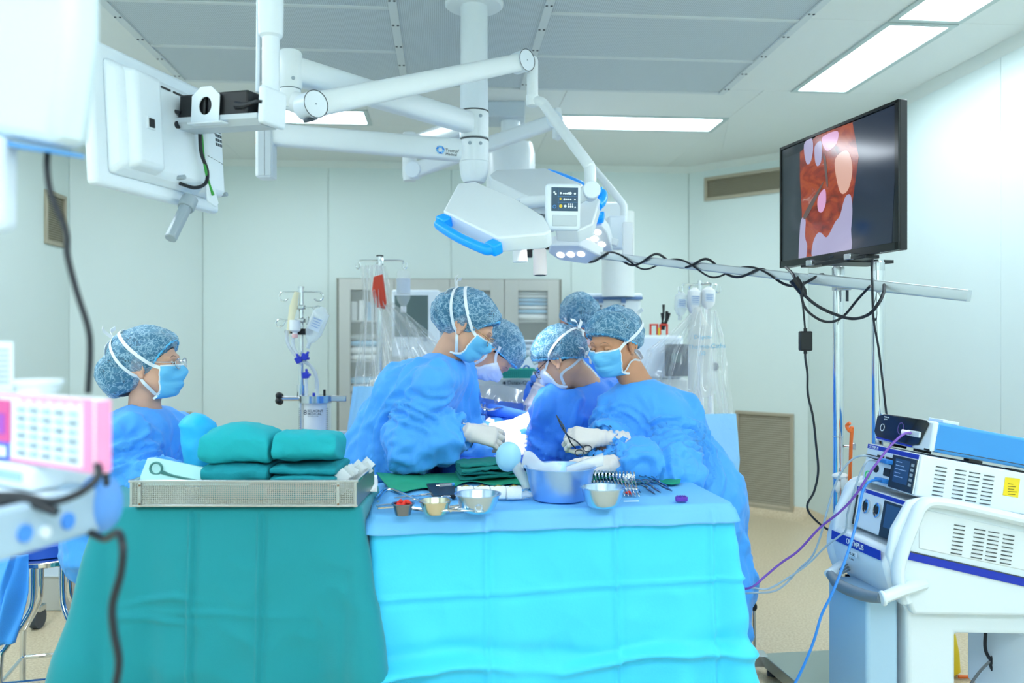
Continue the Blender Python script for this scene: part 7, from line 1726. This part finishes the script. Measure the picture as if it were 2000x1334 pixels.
MB().box(P(1656, 1135, 2.82), (.02, .01, .05)).build('lock_plate', BLACK, cart, bevel=.002); MB().cyl(P(1656, 1136, 2.81), P(1656, 1136, 2.81)+V(0,-.008,0), .006, n=10).build('keyhole', STEEL, cart)
# base
bs = V(b0.x+.33, b0.y+.15, .07); MB().box(bs, (.78, .46, .06), (Rh, -Ll, UP)).build('base', CWH, cart, bevel=.02)
for sx in (-.33, .33):
    for sy in (-.19, .19):
        q = bs+Rh*sx-Ll*sy+V(0,0,-.03); MB().cyl(q-Ll*.015, q+Ll*.015, .04, n=16).build('caster', DGREY, cart)
# ---- units
def unit(name, label, cornT, cornB, o, dep, stripe, title):
    """a white unit: near vertical front edge from cornT to cornB, front plane and side plane follow the tilt"""
    T0, B0 = SP(*cornT, o), SP(*cornB, o); h = (T0-B0).dot(Uu); u = thing(name, (T0+B0)/2, label, 'device'); W_ = CW
    C0 = T0-Uu*h
    MB().prism([C0, T0, T0+Rr*dep, C0+Rr*dep], Ll*W_).build('case', CSH, u, bevel=.006)
    fp = lambda a, b, k=0.0: T0+Ll*(W_*(1-a))-Uu*(h*b)-Rr*k        # a: 0 far edge (seen left) .. 1 near edge, b: 0 top .. 1 bottom
    MB().prism([fp(.02, .03, .001), fp(.98, .03, .001), fp(.98, .97, .001), fp(.02, .97, .001)], -Rr*.006).build('front_panel', CWH, u, bevel=.002)
    MB().prism([fp(.02, .02, .007), fp(.99, .02, .007), fp(.99, stripe, .007), fp(.02, stripe, .007)], -Rr*.001).build('blue_band', BLS, u)
    text(title, h*stripe*.8, fp(.05, stripe*.88, .009), -Ll, Uu, WTXT, u); return u, fp, T0, h
def rect(mb, fp, a0, a1, b0_, b1, k, th): mb.prism([fp(a0, b0_, k), fp(a1, b0_, k), fp(a1, b1, k), fp(a0, b1, k)], -Rr*th); return mb
SCRN = mat('unit_screen', '#2e4a6e', .15, emit=.12); SCB = mat('screen_bezel', '#2b3540', .25)
u1_, fp1, T1, h1 = unit('electrosurgical_unit', 'upper white electrosurgical unit with small screen and blue plugs, under the blue unit', (1801, 888), (1780, 968), .0, .62, .13, 'OLYMPUS')
rect(MB(), fp1, .55, .98, .15, .96, .007, .004).build('screen_bezel', SCB, u1_, bevel=.001); rect(MB(), fp1, .62, .88, .22, .80, .011, .001).build('screen', SCRN, u1_)
for k in range(5): rect(MB(), fp1, .905, .955, .26+.12*k, .33+.12*k, .011, .001).build('soft_button', GREY, u1_)
for k in range(5): rect(MB(), fp1, .64, .64+.1+.1*((k*7) % 3)/2, .28+.09*k, .30+.09*k, .012, .0004).build('screen_text', mat('screen_text', '#8fb0d8', .4), u1_)
for a0, a1, b0_, b1 in ((.25, .38, .24, .42), (.42, .56, .24, .42), (.42, .54, .52, .72)): rect(MB(), fp1, a0, a1, b0_, b1, .007, .003).build('socket', BLACK, u1_, bevel=.001)
MB().cyl(fp1(.27, .6, .007), fp1(.27, .6, .011), .014, n=16).build('round_socket', BLACK, u1_)
MB().lathe([(.012, 0), (.016, 0), (.016, .002), (.012, .002)], fp1(.12, .82, .008), 18, (-Ll, Uu, -Rr), closed=True).build('power_ring', mat('green_ring', '#3ab86a', .4, emit=.2), u1_)
MB().tube([fp1(.08, .3, .012), fp1(.08, .32, .012)], .004, n=6).build('indicator', GREY, u1_)
u2_, fp2, T2, h2 = unit('endoscope_unit', 'lower white unit with two round sockets and a dark screen, framed by the cart', (1778, 980), (1748, 1064), .0, .6, .11, 'OES PRO')
rect(MB(), fp2, .60, .995, .14, .98, .007, .004).build('screen_bezel', SCB, u2_, bevel=.001); rect(MB(), fp2, .66, .99, .20, .74, .011, .001).build('screen', SCRN, u2_)
for a in (.28, .50):
    MB().lathe([(0, 0), (.021, 0), (.021, .008), (.017, .009), (.016, .004), (0, .004)], fp2(a, .42, .007), 22, (-Ll, Uu*1.25, -Rr)).build('round_socket', CHROME, u2_)
    MB().cyl(fp2(a, .42, .011), fp2(a, .42, .0135), .014, n=18).build('socket_core', BLACK, u2_)
rect(MB(), fp2, .04, .07, .22, .95, .007, .002).build('slot', BLACK, u2_)
MB().lathe([(.010, 0), (.013, 0), (.013, .002), (.010, .002)], fp2(.12, .8, .008), 18, (-Ll, Uu, -Rr), closed=True).build('power_ring', LGREY, u2_)
# louvres on the sides
def louvres(par, cols, y0, rows_, dx, dy, sx, sy, o):
    mb = MB()
    for (cx_, cy_) in cols:
        for r in range(rows_):
            x, y = cx_+r*dx, cy_+r*dy; a, b_ = SP(x, y, o), SP(x+sx, y+sy, o); mb.prism([a, b_, b_-Uu*.0035, a-Uu*.0035], SN*.0012)
    q = mb.build('louvre_slots', SEAM, par); q['kind'] = 'stuff'
louvres(u1_, [(1828, 910), (1866, 916), (1893, 921), (1921, 927)], 0, 8, -1.2, 7.8, 21, 3.4, .001)
pn_ = MB().prism([SP(1782, 1066, .02), SP(1782, 1000, .02), SP(1790, 990, .02), SP(2040, 1046, .02), SP(2040, 1120, .02)], SN*.018).build('side_panel', CSH, cart, bevel=.003)
louvres(cart, [(1849, 1019), (1888, 1027), (1915, 1032), (1944, 1038)], 0, 8, -1.0, 7.7, 21, 3.6, .039)
MB().tube([SP(1761, 1071, .039), SP(2040, 1135, .039)], .0022, n=6).build('seam_line', SEAM, cart)
YST = mat('yellow_sticker', '#f0d42a', .5); sk = MB().prism([SP(1963, 932, .001), SP(1992, 935, .001), SP(1988, 972, .001), SP(1958, 967, .001)], SN*.0006).build('yellow_sticker', YST, u1_)
mb = MB()
for k in range(5): mb.prism([SP(1968, 944+k*5, .0018), SP(1978+(k*5) % 8, 945+k*5, .0018), SP(1978+(k*5) % 8, 946.5+k*5, .0018), SP(1968, 945.5+k*5, .0018)], SN*.0003)
mb.build('sticker_print', mat('sticker_print', '#7a6a1c', .6), u1_)['kind'] = 'stuff'
# top unit with black glossy face and blue case
tu_ = thing('blue_generator', SP(1850, 850, 0), 'blue cased generator with glossy black front, on top of the white units', 'device')
T3 = SP(1826, 823, .0); B3 = SP(1806, 880, .0); h3_ = (T3-B3).dot(Uu); C3 = T3-Uu*h3_
MB().prism([C3+Rr*.01, T3+Rr*.01, T3+Rr*.6, C3+Rr*.6], Ll*(CW*1.0)).build('case', mat('case_blue', '#3f93dc', .4), tu_, bevel=.01)
MB().tube([C3+Rr*.02+Uu*.012+SN*.001, C3+Rr*.6+Uu*.012+SN*.001], .0012, n=6).build('case_seam', SEAM, tu_)
fp3 = lambda a, b, k=0.0: T3+Ll*(CW*(1-a))-Uu*(h3_*b)-Rr*k
MB().prism([C3, T3, T3+Rr*.02, C3+Rr*.02], Ll*CW).build('front_frame', CWH, tu_, bevel=.008)
MB().prism([fp3(-.03, .12, .001), fp3(.1, .0, .001), fp3(.88, .0, .001), fp3(.93, .1, .001), fp3(.82, .86, .001), fp3(.7, .93, .001), fp3(.02, .86, .001), fp3(-.04, .7, .001)], -Rr*.006).build('black_face', mat('gloss_black', '#20262b', .08, spec=.6), tu_, bevel=.003)
MB().lathe([(.011, 0), (.0135, 0), (.0135, .001), (.011, .001)], fp3(.12, .5, .0075), 20, (-Ll, Uu, -Rr), closed=True).build('white_ring', WTXT, tu_)
MB().lathe([(.015, 0), (.018, 0), (.018, .001), (.015, .001)], fp3(.47, .42, .0075), 20, (-Ll, Uu*1.2, -Rr), closed=True).build('violet_ring', mat('violet_ring', '#5a4a9a', .4), tu_)
text('Medtronic', .0075, fp3(.12, .13, .0075), -Ll, Uu, WTXT, tu_); text('LigaSure', .006, fp3(.12, .2, .0075), -Ll, Uu, WTXT, tu_)
MB().prism([fp3(.02, .86, .002), fp3(.7, .93, .002), fp3(.7, .99, .002), fp3(.02, .93, .002)], -Rr*.004).build('blue_lip', BLS, tu_)
rect(MB(), fp3, .62, .85, .42, .62, .007, .008).build('socket_plate', CWH, tu_, bevel=.003)
for a in (.05, .55): MB().box(fp3(a*.9+.1, 1.03, -.06), (.05, .03, .014), (Rr, Ll, Uu)).build('foot', BLACK, tu_, bevel=.002)
for x, y in ((1830, 881), (1908, 902), (1990, 921)): MB().box(SP(x, y, -.02), (.05, .03, .01), (Rr, Ll, Uu)).build('foot', BLACK, tu_, bevel=.002)
o = MB().box(T3+Rr*.1+Ll*.1+Uu*.007, (.06, .08, .012), (Rr, Ll, Uu)).build('paper_slip', WHITE2, None, bevel=.002); tag(o, 'white slip lying on top of the blue generator', 'paper')
# cables of the cart
q0 = P(1780, 846, 2.6)
def cb3(pts, r, lab, m, nm='lead'): return tag(MB().tube(pts, r, n=8, sm=8).build(nm, m), lab, 'cable')
PURC = mat('cable_violet', '#7a4fb4', .4); GRC = mat('cable_grey', '#9db2c4', .4); BLC = mat('cable_blue', '#2f84dc', .4)
pl0 = fp3(.70, .52, .016)
cb3([pl0, P(1765, 848, 2.56), P(1740, 870, 2.55), P(1705, 915, 2.55), P(1670, 968, 2.58), P(1640, 1000, 2.62), P(1600, 1032, 2.68), P(1560, 1075, 2.72), P(1525, 1100, 2.74), P(1495, 1125, 2.74), P(1468, 1147, 2.72), P(1440, 1150, 2.75)], .0042, 'violet lead running from the black generator face to the cyan table', PURC)
o = MB().tube([pl0-Rr*.002, pl0-Rr*.02+Ll*.02], .008, n=10).build('violet_plug', mat('plug_white', '#e6def0', .4)); tag(o, 'white plug of the violet lead in the black generator face', 'plug')
s1_ = fp1(.3, .33, .01)
cb3([s1_, P(1690, 890, 2.62), P(1668, 895, 2.64), P(1648, 915, 2.66), P(1630, 950, 2.68), P(1615, 1000, 2.7), P(1600, 1055, 2.72), P(1585, 1088, 2.73), P(1560, 1112, 2.74), P(1535, 1140, 2.74), P(1510, 1155, 2.74), P(1470, 1158, 2.72), P(1440, 1160, 2.76)], .0036, 'grey lead with a black plug, running from the upper unit to the table', GRC)
o = MB().tube([s1_-Rr*.004, s1_-Rr*.05+Uu*.004], [.008, .005], n=10).build('black_plug', BLACK); tag(o, 'black plug of the grey lead in the upper white unit', 'plug')
cb3([fp1(.36, .4, .012), P(1695, 900, 2.6), P(1680, 925, 2.6), P(1668, 960, 2.6), P(1655, 1005, 2.62), P(1652, 1035, 2.64), P(1638, 1048, 2.66), P(1610, 1070, 2.7), P(1580, 1100, 2.72), P(1545, 1125, 2.73), P(1500, 1150, 2.73), P(1468, 1148, 2.72), P(1440, 1155, 2.77)], .0034, 'second pale grey lead crossing the cart front towards the table', GRC)
cb3([fp1(.47, .84, .012), P(1700, 940, 2.58), P(1685, 960, 2.56), P(1675, 1010, 2.52), P(1662, 1060, 2.46), P(1645, 1110, 2.42), P(1625, 1160, 2.4), P(1605, 1200, 2.4), P(1590, 1250, 2.4), P(1570, 1300, 2.4), P(1545, 1350, 2.4)], .0044, 'bright blue lead hanging from the upper unit across the cart handle', BLC)
for a, b_ in ((.47, .84), (.50, .35)):
    q = fp1(a, b_, .02); o = MB().box(q, (.03, .05, .016), (Rr, Ll, Uu)).build('blue_plug', BLC, bevel=.004); tag(o, ['lower', 'upper'][b_ < .5]+' bright blue plug in the upper white unit front', 'plug')
for i, (pts, m, r) in enumerate((([(1925, 1230), (1925, 1270), (1940, 1300), (1950, 1345)], RUBBER, .006), ([(1960, 1228), (1940, 1280), (1935, 1300), (1955, 1330), (1985, 1350)], RUBBER, .006), ([(1978, 1232), (1950, 1275), (1915, 1310), (1890, 1345)], mat('cable_dark_grey', '#6c7074', .5), .005), ([(2000, 1230), (1998, 1290), (2004, 1350)], RUBBER, .006))):
    o = MB().tube([P(x, y, 2.75) for x, y in pts], r, n=8, sm=8).build('power_cable', m); tag(o, ['black cable hanging straight down in the cart opening', 'black cable crossing others in the cart opening', 'grey cable slanting down left in the cart opening', 'black cable at the frame edge in the cart opening'][i], 'cable', 'cables under the cart')
o = MB().tube([on_z(1872, 1322, .012), on_z(1900, 1323, .012), on_z(1940, 1330, .012), on_z(1990, 1345, .012)], .007, n=8, sm=6).build('orange_cable', MATS['cable_orange']); tag(o, 'orange cable lying on the floor under the cart', 'cable')
bag_ = thing('waste_bag', on_z(1860, 1330, .0), 'yellow waste bag standing behind the right cart column', 'bag')
q = on_z(1858, 1335, 0.0); MB().loft([ring(q+V(0, .1, z), V(1,0,0), V(0,1,0), w_, w_*.8, n=18) for z, w_ in ((0, .06), (.02, .085), (.1, .08), (.2, .06), (.24, .03))]).build('bag', mat('bag_yellow', '#f2d21c', .5), bag_)
# ================================================================== near left: hanging monitor, trolley and boxes (out of focus)
nm_ = thing('near_monitor', P(90, 150, 1.15), 'large out-of-focus white monitor at the top left edge, blue strip below', 'monitor')
nd_ = 1.15
A0, A1, A2, A3 = P(-160, -120, 1.25), P(196, -120, 1.0), P(158, 300, 1.05), P(-160, 232, 1.27)
nX = V(A1.x-A0.x, A1.y-A0.y, 0).normalized(); nY = V(-nX.y, nX.x, 0)
MB().prism([A0, P(130, -120, 1.04), P(131, 60, 1.04), P(108, 262, 1.05), P(92, 284, 1.055), P(-160, 236, 1.26)], nY*.055).build('housing', mat('near_monitor_white', '#d3e4ee', .4), nm_, bevel=.018, seg=4)
MB().prism([P(-160, 246, 1.262), P(92, 288, 1.057), P(92, 296, 1.057), P(-160, 262, 1.262)], nY*.053).build('blue_strip', mat('strip_blue', '#4f94d4', .4), nm_)
MB().box(P(-8, 360, 1.12), (.045, .05, .14)).build('handle_block', WHITE2, nm_, bevel=.015, seg=3)
MB().cyl(P(60, -400, 1.14)+nY*.03, P(60, -118, 1.14)+nY*.03, .03, n=16).build('drop_pole', WHITE2, nm_)
o = MB().tube([P(93, 292, 1.1), P(92, 330, 1.1), P(100, 380, 1.1), P(128, 450, 1.1), P(132, 500, 1.1), P(150, 570, 1.1), P(172, 640, 1.1), P(176, 690, 1.1), P(172, 768, 1.1)], .0045, n=10, sm=8).build('hanging_cable', RUBBER); tag(o, 'blurred black cable hanging from the near monitor to the pink box', 'cable')
# pink and white box
NMW = mat('near_white', '#cfe2ee', .4)
pbx = thing('labelled_box', P(110, 830, 1.1), 'blurred pink and white box with a grid of printed labels, on the near trolley', 'box')
PNK = mat('box_pink', '#f79ac8', .5); PWH = mat('box_white', '#f0f6fa', .5); PMG = mat('box_magenta', '#e0569a', .5)
q0, q1, q2, q3 = P(-70, 782, 1.16), P(184, 757, .98), P(184, 884, .98), P(-70, 925, 1.16)
bX = V(q1.x-q0.x, q1.y-q0.y, 0).normalized(); bN = V(bX.y, -bX.x, 0); Lb = (V(q1.x-q0.x, q1.y-q0.y, 0)).length
zt, zbm = (q0.z+q1.z)/2, (q2.z+q3.z)/2
def BP(u, v, o=0.0): return V(q0.x, q0.y, 0)+bX*(Lb*u)+V(0, 0, zt+(zbm-zt)*v)+bN*o
BA = (bX, -bN, UP); hb2 = zt-zbm
MB().box(BP(.5, .5, -.0115), (Lb, .022, hb2), BA).build('carton', PWH, pbx, bevel=.003); MB().box(BP(1.0, .5, -.0115)+bX*.001, (.002, .02, hb2*.96), BA).build('pink_end', PNK, pbx)
def pl(u0, u1, v0, v1, m, nm, o=.0005): return MB().prism([BP(u0, v0, o), BP(u1, v0, o), BP(u1, v1, o), BP(u0, v1, o)], bN*.001).build(nm, m, pbx)
pl(0, .40, .1, .72, PMG, 'magenta_panel'); pl(0, .39, .72, .98, mat('box_blue', '#3f6ae0', .5), 'blue_panel'); pl(.05, .37, .78, .93, PWH, 'blue_panel_label', .0016); pl(.93, .995, .02, .98, PNK, 'pink_edge'); pl(.40, .93, .93, .98, PNK, 'pink_line'); pl(.0, .995, .0, .035, PNK, 'pink_line', .0006)
for k in range(6): pl(.48+.075*k, .53+.075*k, .07, .10, PNK, 'pink_print')
pl(.22, .36, .3, .6, mat('box_violet', '#b04fc0', .5), 'violet_print', .0016)
gp = MB(); LBM = mat('label_blue', '#9fc4dc', .5); LBD = mat('label_slate', '#7f98a8', .5); gp2 = MB()
for r in range(6):
    for c in range(5):
        u0 = .455+.094*c; v0 = .19+.125*r; g_ = gp2 if (r*3+c) % 2 else gp
        g_.prism([BP(u0, v0, .001), BP(u0+.06, v0, .001), BP(u0+.06, v0+.05, .001), BP(u0, v0+.05, .001)], bN*.001)
gp.build('label_grid', LBM, pbx)['kind'] = 'stuff'; gp2.build('label_grid', LBD, pbx)['kind'] = 'stuff'
# things on and under the box
cupt = thing('white_cup', BP(.33, 0, -.05), 'blurred white lid pot standing on the pink box', 'pot')
c = BP(.42, 0, -.035); MB().lathe([(0, .0), (.026, 0), (.03, .012), (.033, .013), (.033, .019), (0, .02)], c, 24).build('pot', WHITE2, cupt)
nt_ = thing('paper_note', BP(.3, 0, -.08), 'blurred white printed paper note standing behind the pot', 'paper')
c = P(-6, 715, 1.17); MB().box(c, (.05, .002, .075)).build('sheet', WHITE2, nt_); mb = MB()
for k in range(7): mb.box(c+V(.004, -.002, .024-.008*k), (.03, .001, .003))
mb.build('printed_lines', GREY, nt_)['kind'] = 'stuff'
MB()
# trolley
trl = thing('trolley', V(P(60, 1000, 1.1).x, P(60, 1000, 1.1).y, 0), 'blurred grey equipment trolley with blue corner bumper at the left edge', 'trolley')
TGR = mat('trolley_grey', '#a9c3d8', .4); TBL = mat('bumper_blue', '#5f9be8', .45); DOTB = mat('dot_blue', '#4a92f0', .4)
r0, r1 = P(-90, 1085, 1.02), P(205, 985, .98)
d1, d2_ = P(-90, 1085, .88), P(205, 985, 1.06)
zt2 = .845+.0
ra = V(P(-120, 1, .8).x, P(-120, 1, .8).y, 0); rb = V(P(196, 1, 1.08).x, P(196, 1, 1.08).y, 0)
zR = CAMH+(667-978)*1.08/1500
ra = V(P(-120, 1, .85).x, P(-120, 1, .85).y, 0)
rX = (rb-ra).normalized(); rN = V(rX.y, -rX.x, 0); RL = (rb-ra).length; rA = (rX, -rN, UP)
TDP = .34
mid = (ra+rb)/2
MB().box(mid-rN*(TDP/2)+V(0,0,zR+.005), (RL, TDP, .02), rA).build('shelf', WHITE2, trl, bevel=.004)
MB().box(mid+V(0,0,zR-.008), (RL, .022, .062), rA).build('front_rail', TGR, trl, bevel=.006)
MB().box(mid-rN*TDP+V(0,0,zR-.008), (RL, .022, .062), rA).build('back_rail', TGR, trl, bevel=.006)
MB().box(rb-rN*(TDP/2)+V(0,0,zR-.008), (.022, TDP, .062), rA).build('end_rail', TGR, trl, bevel=.006)
for y in (0.0, TDP): MB().sphere(rb-rN*y+V(0,0,zR-.003), (.03, .03, .042), 20, 14).build('corner_bumper', TBL, trl, smooth=180)
for k, px in ((.70, 0), (.42, 0), (.55, 1)):
    q = ra+rX*(RL*k)+rN*.011+V(0,0,zR-.012-.006*px); MB().cyl(q, q+rN*.004, .011 if not px else .008, n=16).build('dot', DOTB if not px else WHITE2, trl)
for u in (.0, RL-.03):
    for y in (.02, TDP-.02):
        q = ra+rX*(u if u else -.25)-rN*y; MB().cyl(q+V(0,0,.07), q+V(0,0,zR-.03), .014, n=12).build('post', WHITE2, trl) if u == 0 else MB().cyl(q*1-rX*.7+V(0,0,.07), q-rX*.7+V(0,0,zR-.03), .014, n=12).build('post', WHITE2, trl)
MB().box(mid-rX*.42-rN*(TDP/2)+V(0,0,.1), (.5, TDP, .04), rA).build('lower_shelf', WHITE2, trl, bevel=.004)
for s in (-.2, .2):
    for y in (.03, TDP-.03): q = mid-rX*(.42+s)-rN*y; MB().cyl(q+V(-.012,0,.04), q+V(.012,0,.04), .038, n=14).build('caster', DGREY, trl)
dv = thing('small_monitor', P(30, 920, 1.12), 'blurred pale device under the pink box on the trolley shelf', 'device')
q = BP(.42, 1.0, -.07); MB().box(V(q.x-.05, q.y, (zR+.016+zbm)/2), (.20, .1, abs(zbm-zR-.018)), BA).build('case', mat('device_pale', '#dfe9ee', .5), dv, bevel=.008)
MB().box(V(q.x-.06, q.y-.053, (zR+zbm)/2+.01), (.12, .004, .012), BA).build('front_strip', LBM, dv)
for i, (pts, r, lab) in enumerate((([(-20, 968, .98), (40, 968, .97), (100, 980, .96), (150, 965, .96), (185, 940, .97), (193, 915, .98), (178, 890, 1.0)], .005, 'blurred black cable lying across the trolley below the pink box'), ([(-20, 990, .97), (30, 975, .97), (70, 985, .96), (112, 1000, .96)], .006, 'second blurred black cable on the trolley'),
        ([(208, 885, 1.0), (207, 920, 1.0), (208, 945, 1.02)], .0042, 'short black lead between the pink box and the blue bumper'), ([(175, 1040, 1.05), (205, 1052, 1.04), (230, 1040, 1.0), (240, 1070, .98), (236, 1120, .98), (220, 1180, .98), (222, 1230, .98), (232, 1290, .98), (225, 1345, .98)], .0052, 'thick blurred black cable hanging from the trolley in front of the green drape'))):
    o = MB().tube([P(*p) for p in pts], r, n=10, sm=8).build('black_cable', RUBBER); tag(o, lab, 'cable')
# ------------------------------------------------------------------ stool under the nurse, and what is behind it
sd0 = 2.95; sc0 = P(100, 1085, sd0); stl = thing('stool', V(sc0.x, sc0.y, 0), 'round stainless steel stool with curved tube legs, beside the green drape', 'stool')
MB().lathe([(0, sc0.z-.012), (.15, sc0.z-.012), (.165, sc0.z-.006), (.165, sc0.z+.008), (.155, sc0.z+.014), (0, sc0.z+.014)], V(sc0.x, sc0.y, 0), 40).build('seat', CHROME, stl)
for k in range(4):
    a = math.pi/4+k*math.pi/2+.25; c_, s_ = math.cos(a), math.sin(a); f_ = lambda r, z: V(sc0.x+r*c_, sc0.y+r*s_, z)
    MB().tube([f_(.07, sc0.z-.012), f_(.072, sc0.z-.14), f_(.09, sc0.z-.20), f_(.17, sc0.z-.30), f_(.19, sc0.z-.34), f_(.195, .012)], .0115, n=12, sm=6).build('leg', CHROME, stl)
    MB().cyl(f_(.195, 0), f_(.195, .02), .014, n=10).build('rubber_foot', DGREY, stl)
    b2 = a+math.pi/2; g_ = V(sc0.x+.193*math.cos(b2), sc0.y+.193*math.sin(b2), .15); MB().tube([f_(.193, .15), g_], .008, n=8).build('stretcher', CHROME, stl)
o = MB().loft([ring(V(sc0.x-.02, sc0.y, sc0.z+.015+z), V(1,0,0), V(0,1,0), w_, w_, n=28) for z, w_ in ((0, .12), (.004, .14), (.045, .14), (.055, .12))]).build('stool_cushion', mat('cushion_blue', '#2f62c8', .6), bevel=0); tag(o, 'round blue cushion on the steel stool', 'cushion')
o = sheet([[P(-80, 1085, 2.75), P(20, 1082, 2.72), P(48, 1085, 2.75)], [P(-90, 1150, 2.72), P(0, 1150, 2.68), P(46, 1160, 2.72)], [P(-90, 1262, 2.7), P(-10, 1262, 2.66), P(30, 1252, 2.7)]], 40, 30, folds(1.5, .03, .8, .4, 1)).build('hanging_gown', GOWN, None, smooth=180, solid=.003); tag(o, 'blue gown skirt hanging down left of the stool', 'gown')
wb = thing('white_crate', P(90, 1205, 4.0), 'pale box on the floor far behind the stool', 'box'); q = P(88, 1170, 4.1); q.z = .09
MB().box(q, (.36, .25, .18)).build('carton', mat('crate_pale', '#c4c6c0', .6), wb, bevel=.006); MB().box(q+V(0,-.003,.092), (.37, .26, .01)).build('lid', LGREY, wb, bevel=.004)
cst = thing('equipment_castor', P(72, 1220, 3.7), 'large swivel castor of a pale stand behind the stool', 'castor'); q = P(73, 1210, 3.75); q.z = .05
MB().cyl(q+V(-.018,0,0), q+V(.018,0,0), .05, n=20).build('wheel', DGREY, cst); MB().box(q+V(0,.0,.05), (.06, .06, .03)).build('fork', STEEL, cst, bevel=.004)
MB().cyl(q+V(0,0,.06), q+V(0,0,.55), .02, n=12).build('post', mat('post_grey', '#9a9c98', .5), cst)
